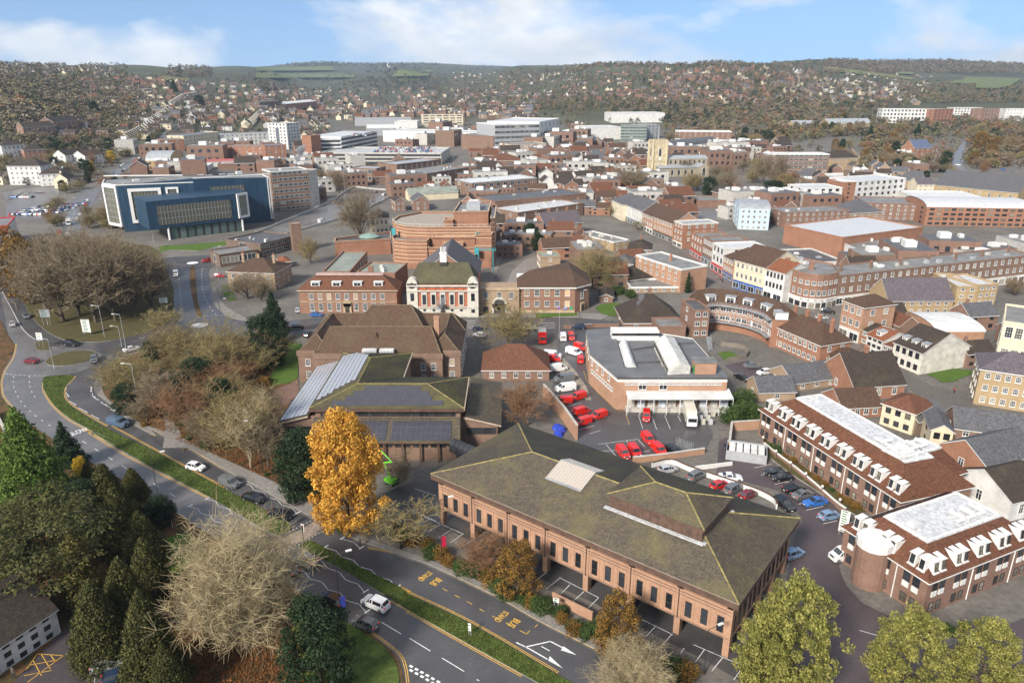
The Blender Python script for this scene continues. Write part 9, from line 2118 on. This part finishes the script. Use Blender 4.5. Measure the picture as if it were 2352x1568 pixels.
 field('5',0,110,800,205,90,[0,4,4,1],'pale house on the top of the left hill','houses on the left hill top',40);field('5',560,190,1300,420,110,[3,4,1,3],'house on the slope above the climbing road','houses above the climbing road',40);field('5',1300,230,2351,470,190,[6,1,4,3,0],'house in the valley streets','houses in the valley streets',60);field('6',0,270,2000,500,320,[5,1,3,6,4,7],'roof of a valley house beyond the malls','valley houses beyond the malls',70,(.9,1.6));field('6',1350,150,2340,330,120,[0,1,4],'house on the slope beyond the cinema','houses beyond the cinema',30)
 field('7',0,100,1000,480,150,[1,3,4,2,6],'house on the wooded right hill','houses on the right hill',40);field('7',900,130,2351,520,240,[1,2,5,4,3,6],'brick house among trees on the right hill','brick houses on the right hill',60);field('8',200,170,1500,500,150,[1,4,5,0],'house on the far right slope','houses on the far right slope',30);field('5',850,430,2351,640,120,[0,4,1,3,6],'house at the foot of the left valley side','houses at the left valley foot',0);field('5',380,480,800,620,14,[2,0,1],'house below the left wood','houses below the left wood',10)
 for i,L in stuff.items():
  if not L: continue
  me = HM[i];nv = len(me.vertices);co = np.empty(nv * 3,np.float32);me.vertices.foreach_get('co',co);co = co.reshape(-1,3);fs = [tuple(p.vertices) for p in me.polygons];mi = [p.material_index for p in me.polygons];Vs,Fs,Ms = [],[],[]
  for j,(p,a,s) in enumerate(L):
   c,q = math.cos(a) * s,math.sin(a) * s;Vs.append(np.stack([co[:,0] * c - co[:,1] * q + p.x,co[:,0] * q + co[:,1] * c + p.y,co[:,2] * s + p.z],1));Fs += [tuple(v + j * nv for v in f) for f in fs];Ms += mi
  n = bpy.data.meshes.new('distant_houses');n.from_pydata(np.concatenate(Vs).tolist(),[],Fs);[n.materials.append(m) for m in me.materials];n.polygons.foreach_set('material_index',np.array(Ms,np.int32));auto_uv(n);o = link('distant_houses',n);tag(o,'distant houses packed on the valley sides',None,None,'stuff')
far_houses()
def woods():
 def leafmat(name,c,c2,trans,rough):
  m,n,l,b = _new(name);g = n.new('ShaderNodeNewGeometry');f = noise(n,l,g.outputs['Position'],.03,3,.6);a = tuple((x + y) / 2 for x,y in zip(c,c2))
  col = mix(n,l,1.0,ramp(n,l,f,.35,.65,c,c2),ramp(n,l,g.outputs['Random Per Island'],0,1,(.8,.8,.8),(1.2,1.2,1.2)),'MULTIPLY');l.new(col,b.inputs['Base Color']);b.inputs['Roughness'].default_value = rough;b.inputs['Specular IOR Level'].default_value = .1;MATS[name] = m
 leafmat('wood_brown',(0.115,0.09,0.065),(0.21,0.17,0.125),0,.95);leafmat('wood_olive',(0.10,0.09,0.045),(0.18,0.16,0.08),0,.95);leafmat('wood_green',(0.014,0.026,0.012),(0.04,0.055,0.022),0,.95);leafmat('wood_russet',(0.16,0.085,0.045),(0.25,0.15,0.075),0,.95)
 prot = [leaf_quads(50 + i,dome(9,.36,.12,.9,.16,.26,30 + i),52,.12,.6) for i in range(4)]
 lists = {k: [] for k in ('wood_brown','wood_olive','wood_green','wood_russet')}
 def fill(k,x0,y0,x1,y1,n,h,mixw=(5,4,1,.6),skew=1.0):
  for _ in range(n):
   p = W(k,FR.uniform(x0,x1),y0 + (y1 - y0) * FR.random() ** skew)
   if p.y < 900 and blocked(p.x,p.y,1) or in_field(p.x,p.y): continue
   m = FR.choices(list(lists),mixw)[0];s = FR.uniform(*h) * (1 + .25 * (p.y > 2500));lists[m].append((p.x,p.y,p.z - .5,s * FR.uniform(.95,1.35),s))
 # left hill woods, hill tops, valley, right hill
 fill('5',0,190,560,560,1000,(9,14));fill('5',380,300,1000,560,520,(8,12));fill('5',0,440,900,760,240,(6,10),(4,4,1,1));fill('5',0,90,900,260,900,(7,12));fill('5',700,170,2351,480,800,(6,10),(4,4,2,.6));fill('5',1190,95,1500,190,260,(10,14),(5,1,1,.2))
 fill('6',0,170,1300,290,900,(8,13),(4,3,3,.3));fill('6',0,250,2351,470,700,(6,10),(4,4,2,.5));fill('6',1250,90,2351,420,1500,(8,12));fill('7',0,40,2351,160,1100,(9,13),(5,3,1,1));fill('7',0,100,2351,560,1900,(6,11),(4,4,1.4,1));fill('7',400,470,2351,660,700,(8,13),(4,3,2,1));fill('7',1000,600,2351,820,320,(8,12),(4,3,1,1.2))
 fill('8',500,50,2351,210,2600,(10,15),(6,2,.5,.8));fill('8',0,150,1300,520,800,(7,11),(4,4,1.5,1));fill('8',1200,290,2351,480,700,(7,12),(5,4,1,.5));fill('8',0,480,1050,800,400,(8,12),(4,4,1,1));fill('8',1000,620,2351,800,240,(7,11),(4,4,1,1));fill('8',850,800,1320,1120,120,(8,12),(4,4,2,1));fill('8',1850,700,2351,1050,180,(8,13),(4,3,1,2));fill('6',0,85,1300,110,600,(12,18),(4,2,3,.2));fill('6',780,100,1250,170,300,(10,15),(3,2,4,.1))
 fill('5',850,420,2351,640,420,(5,8),(4,4,2,.5));fill('8',1000,640,2351,1080,260,(6,10),(4,4,1,1.4));fill('5',0,560,900,950,160,(4,7),(4,4,1.5,1));fill('6',1250,420,2351,560,160,(5,8));fill('7',900,760,2351,1100,160,(5,9),(4,4,1.5,1))
 nm = dict(wood_brown='bare brown woodland massed over the valley sides',wood_olive='olive grey bare woodland massed over the valley sides',wood_green='dark evergreens mixed through the distant woods',wood_russet='russet leaved trees mixed through the distant woods')
 for m,L in lists.items():
  A = np.array(L);Vs,Fs,b = [],[],0;which = NP.randint(0,4,len(A));ang = NP.uniform(0,6.28,len(A))
  for v in range(4):
   S = A[which == v];a = ang[which == v];V,F = prot[v];c,s = np.cos(a)[:,None],np.sin(a)[:,None];x,y,z = V[None,:,0],V[None,:,1],V[None,:,2]
   X = np.stack([(x * c - y * s) * S[:,3:4] + S[:,0:1],(x * s + y * c) * S[:,3:4] + S[:,1:2],z * S[:,4:5] + S[:,2:3]],2);Vs.append(X.reshape(-1,3));Fs.append((F[None] + (b + np.arange(len(S)) * len(V))[:,None,None]).reshape(-1,4));b += len(S) * len(V)
  o = link('woodland',mesh_np('woodland',np.concatenate(Vs),np.concatenate(Fs),MATS[m]));tag(o,nm[m],None,None,'stuff')
woods()
# grass blades on the near medians, fallen leaves under the trees
def tufts(name,outline,n,h,mat,label):
 P = [(p.x,p.y) for p in outline];xs,ys = [p[0] for p in P],[p[1] for p in P];pts = []
 while len(pts) < n:
  x,y = FR.uniform(min(xs),max(xs)),FR.uniform(min(ys),max(ys))
  if inside(P,x,y): pts.append((x,y))
 A = np.array(pts);t = NP.uniform(0,6.28,n);s = h * NP.uniform(.5,1.3,n);d = np.stack([np.cos(t),np.sin(t)],1) * s[:,None];z = np.full((n,1),.13)
 V = np.stack([np.concatenate([A - d * .5,z],1),np.concatenate([A + d * .5,z],1),np.concatenate([A + d[:,::-1] * .6,z + s[:,None]],1)],1).reshape(-1,3);o = link(name,mesh_np(name,V,np.arange(3 * n).reshape(-1,3),mat));tag(o,label,None,None,'stuff')
leafmat('grass_blades',(0.055,0.07,0.015),(0.14,0.18,0.04),.2)
tufts('grass',MED1_L + MED1_R[::-1],14000,.16,MATS['grass_blades'],'rough grass on the upper median');tufts('grass',MED2_L + MED2_R[::-1],9000,.16,MATS['grass_blades'],'rough grass on the lower median');tufts('fallen_leaves',line('B 1000,900 1300,850 1750,1300 1750,1640 900,1640'),16000,.22,MATS['litter_leaves'],'drift of fallen leaves under the pale bare tree');tufts('fallen_leaves',line('B 1000,170 1300,290 1850,540 1880,480 1600,200 1250,60'),8000,.2,MATS['litter_leaves'],'fallen leaves between pavement and library');tufts('fallen_leaves',line('1 800,960 1000,1350 1500,1560 1950,1500 1900,1100 1300,820'),14000,.22,MATS['litter_leaves'],'fallen leaves over the park')
# radio mast on the ridge, far hill church
p = W('7',1455,62);t = thing('radio_mast','thin radio mast on the right hand ridge','mast',p);m = MB();h = 62
[m.tube((x,y,0),(x * .3,y * .3,h),.35,.2,4) for x,y in ((-2,-1.4),(2,-1.4),(0,2))];[m.box(-1.6,1.6,-1,1,z,z + 1.2) for z in (40,50)];m.build('lattice',POLE_G,t)
p = W('D',895,157);t = thing('hill_church','pale church with tower on the far wooded hill','church',p);m = MB();m.box(-12,12,-6,6,-4,12);m.build('nave',W_PSTONE,t);m = MB();m.box(-18,-10,-5,5,-4,30);m.lathe([(4,30),(3,34),(.5,37)],10,0,(-14,0));m.build('tower',W_PSTONE,t)
# ================================================================ the air
hz = MB();hz.box(-11000,11000,-400,9600,-6,420);vm = bpy.data.materials.new('haze');vm.use_nodes = True;vn = vm.node_tree.nodes;vn.clear();vo = vn.new('ShaderNodeOutputMaterial');vp = vn.new('ShaderNodeVolumePrincipled');vp.inputs['Color'].default_value = (.62,.80,1.0,1);vp.inputs['Density'].default_value = 6.5e-5;vp.inputs['Anisotropy'].default_value = .2;vm.node_tree.links.new(vp.outputs[0],vo.inputs['Volume'])
o = hz.build('haze',vm);tag(o,'thin blue haze filling the valley air',None,None,'stuff')
sm = vm.copy();sm.name = 'smoke';sp_ = [n for n in sm.node_tree.nodes if n.type == 'PRINCIPLED_VOLUME'][0];sp_.inputs['Density'].default_value = .35;sp_.inputs['Color'].default_value = (.9,.9,.9,1)
for (x,y,z,s_),lb in zip(((-19.8,181.5,17,1.0),(*W('3',668,800,6)[:2],9.5,.8),(*W('5',2090,790,14)[:2],16,3.0)),('council chimney','chapel flue','office slab roof')):
 m = MB();m.lathe([(.15 * s_,0),(.5 * s_,.8 * s_),(.95 * s_,1.8 * s_),(.8 * s_,2.6 * s_),(1.3 * s_,3.6 * s_),(.9 * s_,4.4 * s_),(.2 * s_,4.8 * s_)],10);m.v = [(a + .45 * c + .3 * math.sin(3 * c / s_) * s_,b + .12 * math.sin(5 * a + c),c) for a,b,c in m.v];tag(m.build('smoke',sm,None,(x,y,z)),'thin white smoke drifting from the ' + lb,None,None,'stuff')
# things of one kind that only their place tells apart: count them from the left
ORD = 'first second third fourth fifth sixth seventh eighth ninth tenth eleventh twelfth thirteenth fourteenth fifteenth sixteenth seventeenth eighteenth nineteenth twentieth'.split()
ORD += ['twenty ' + q for q in ORD[:9]] + ['thirtieth'] + ['thirty ' + q for q in ORD[:9]] + ['fortieth']
def count_off():
 g = {}
 for o in COL.objects:
  if o.parent is None and 'group' in o: g.setdefault((o['group'],o['label']),[]).append(o)
 for (a,b),L in g.items():
  if 1 < len(L) <= 40 and len(b.split()) < 12:
   for i,o in enumerate(sorted(L,key=lambda o: px_y(o.location)[0])): o['label'] = b + ', ' + ORD[i] + ' from the left'
count_off()
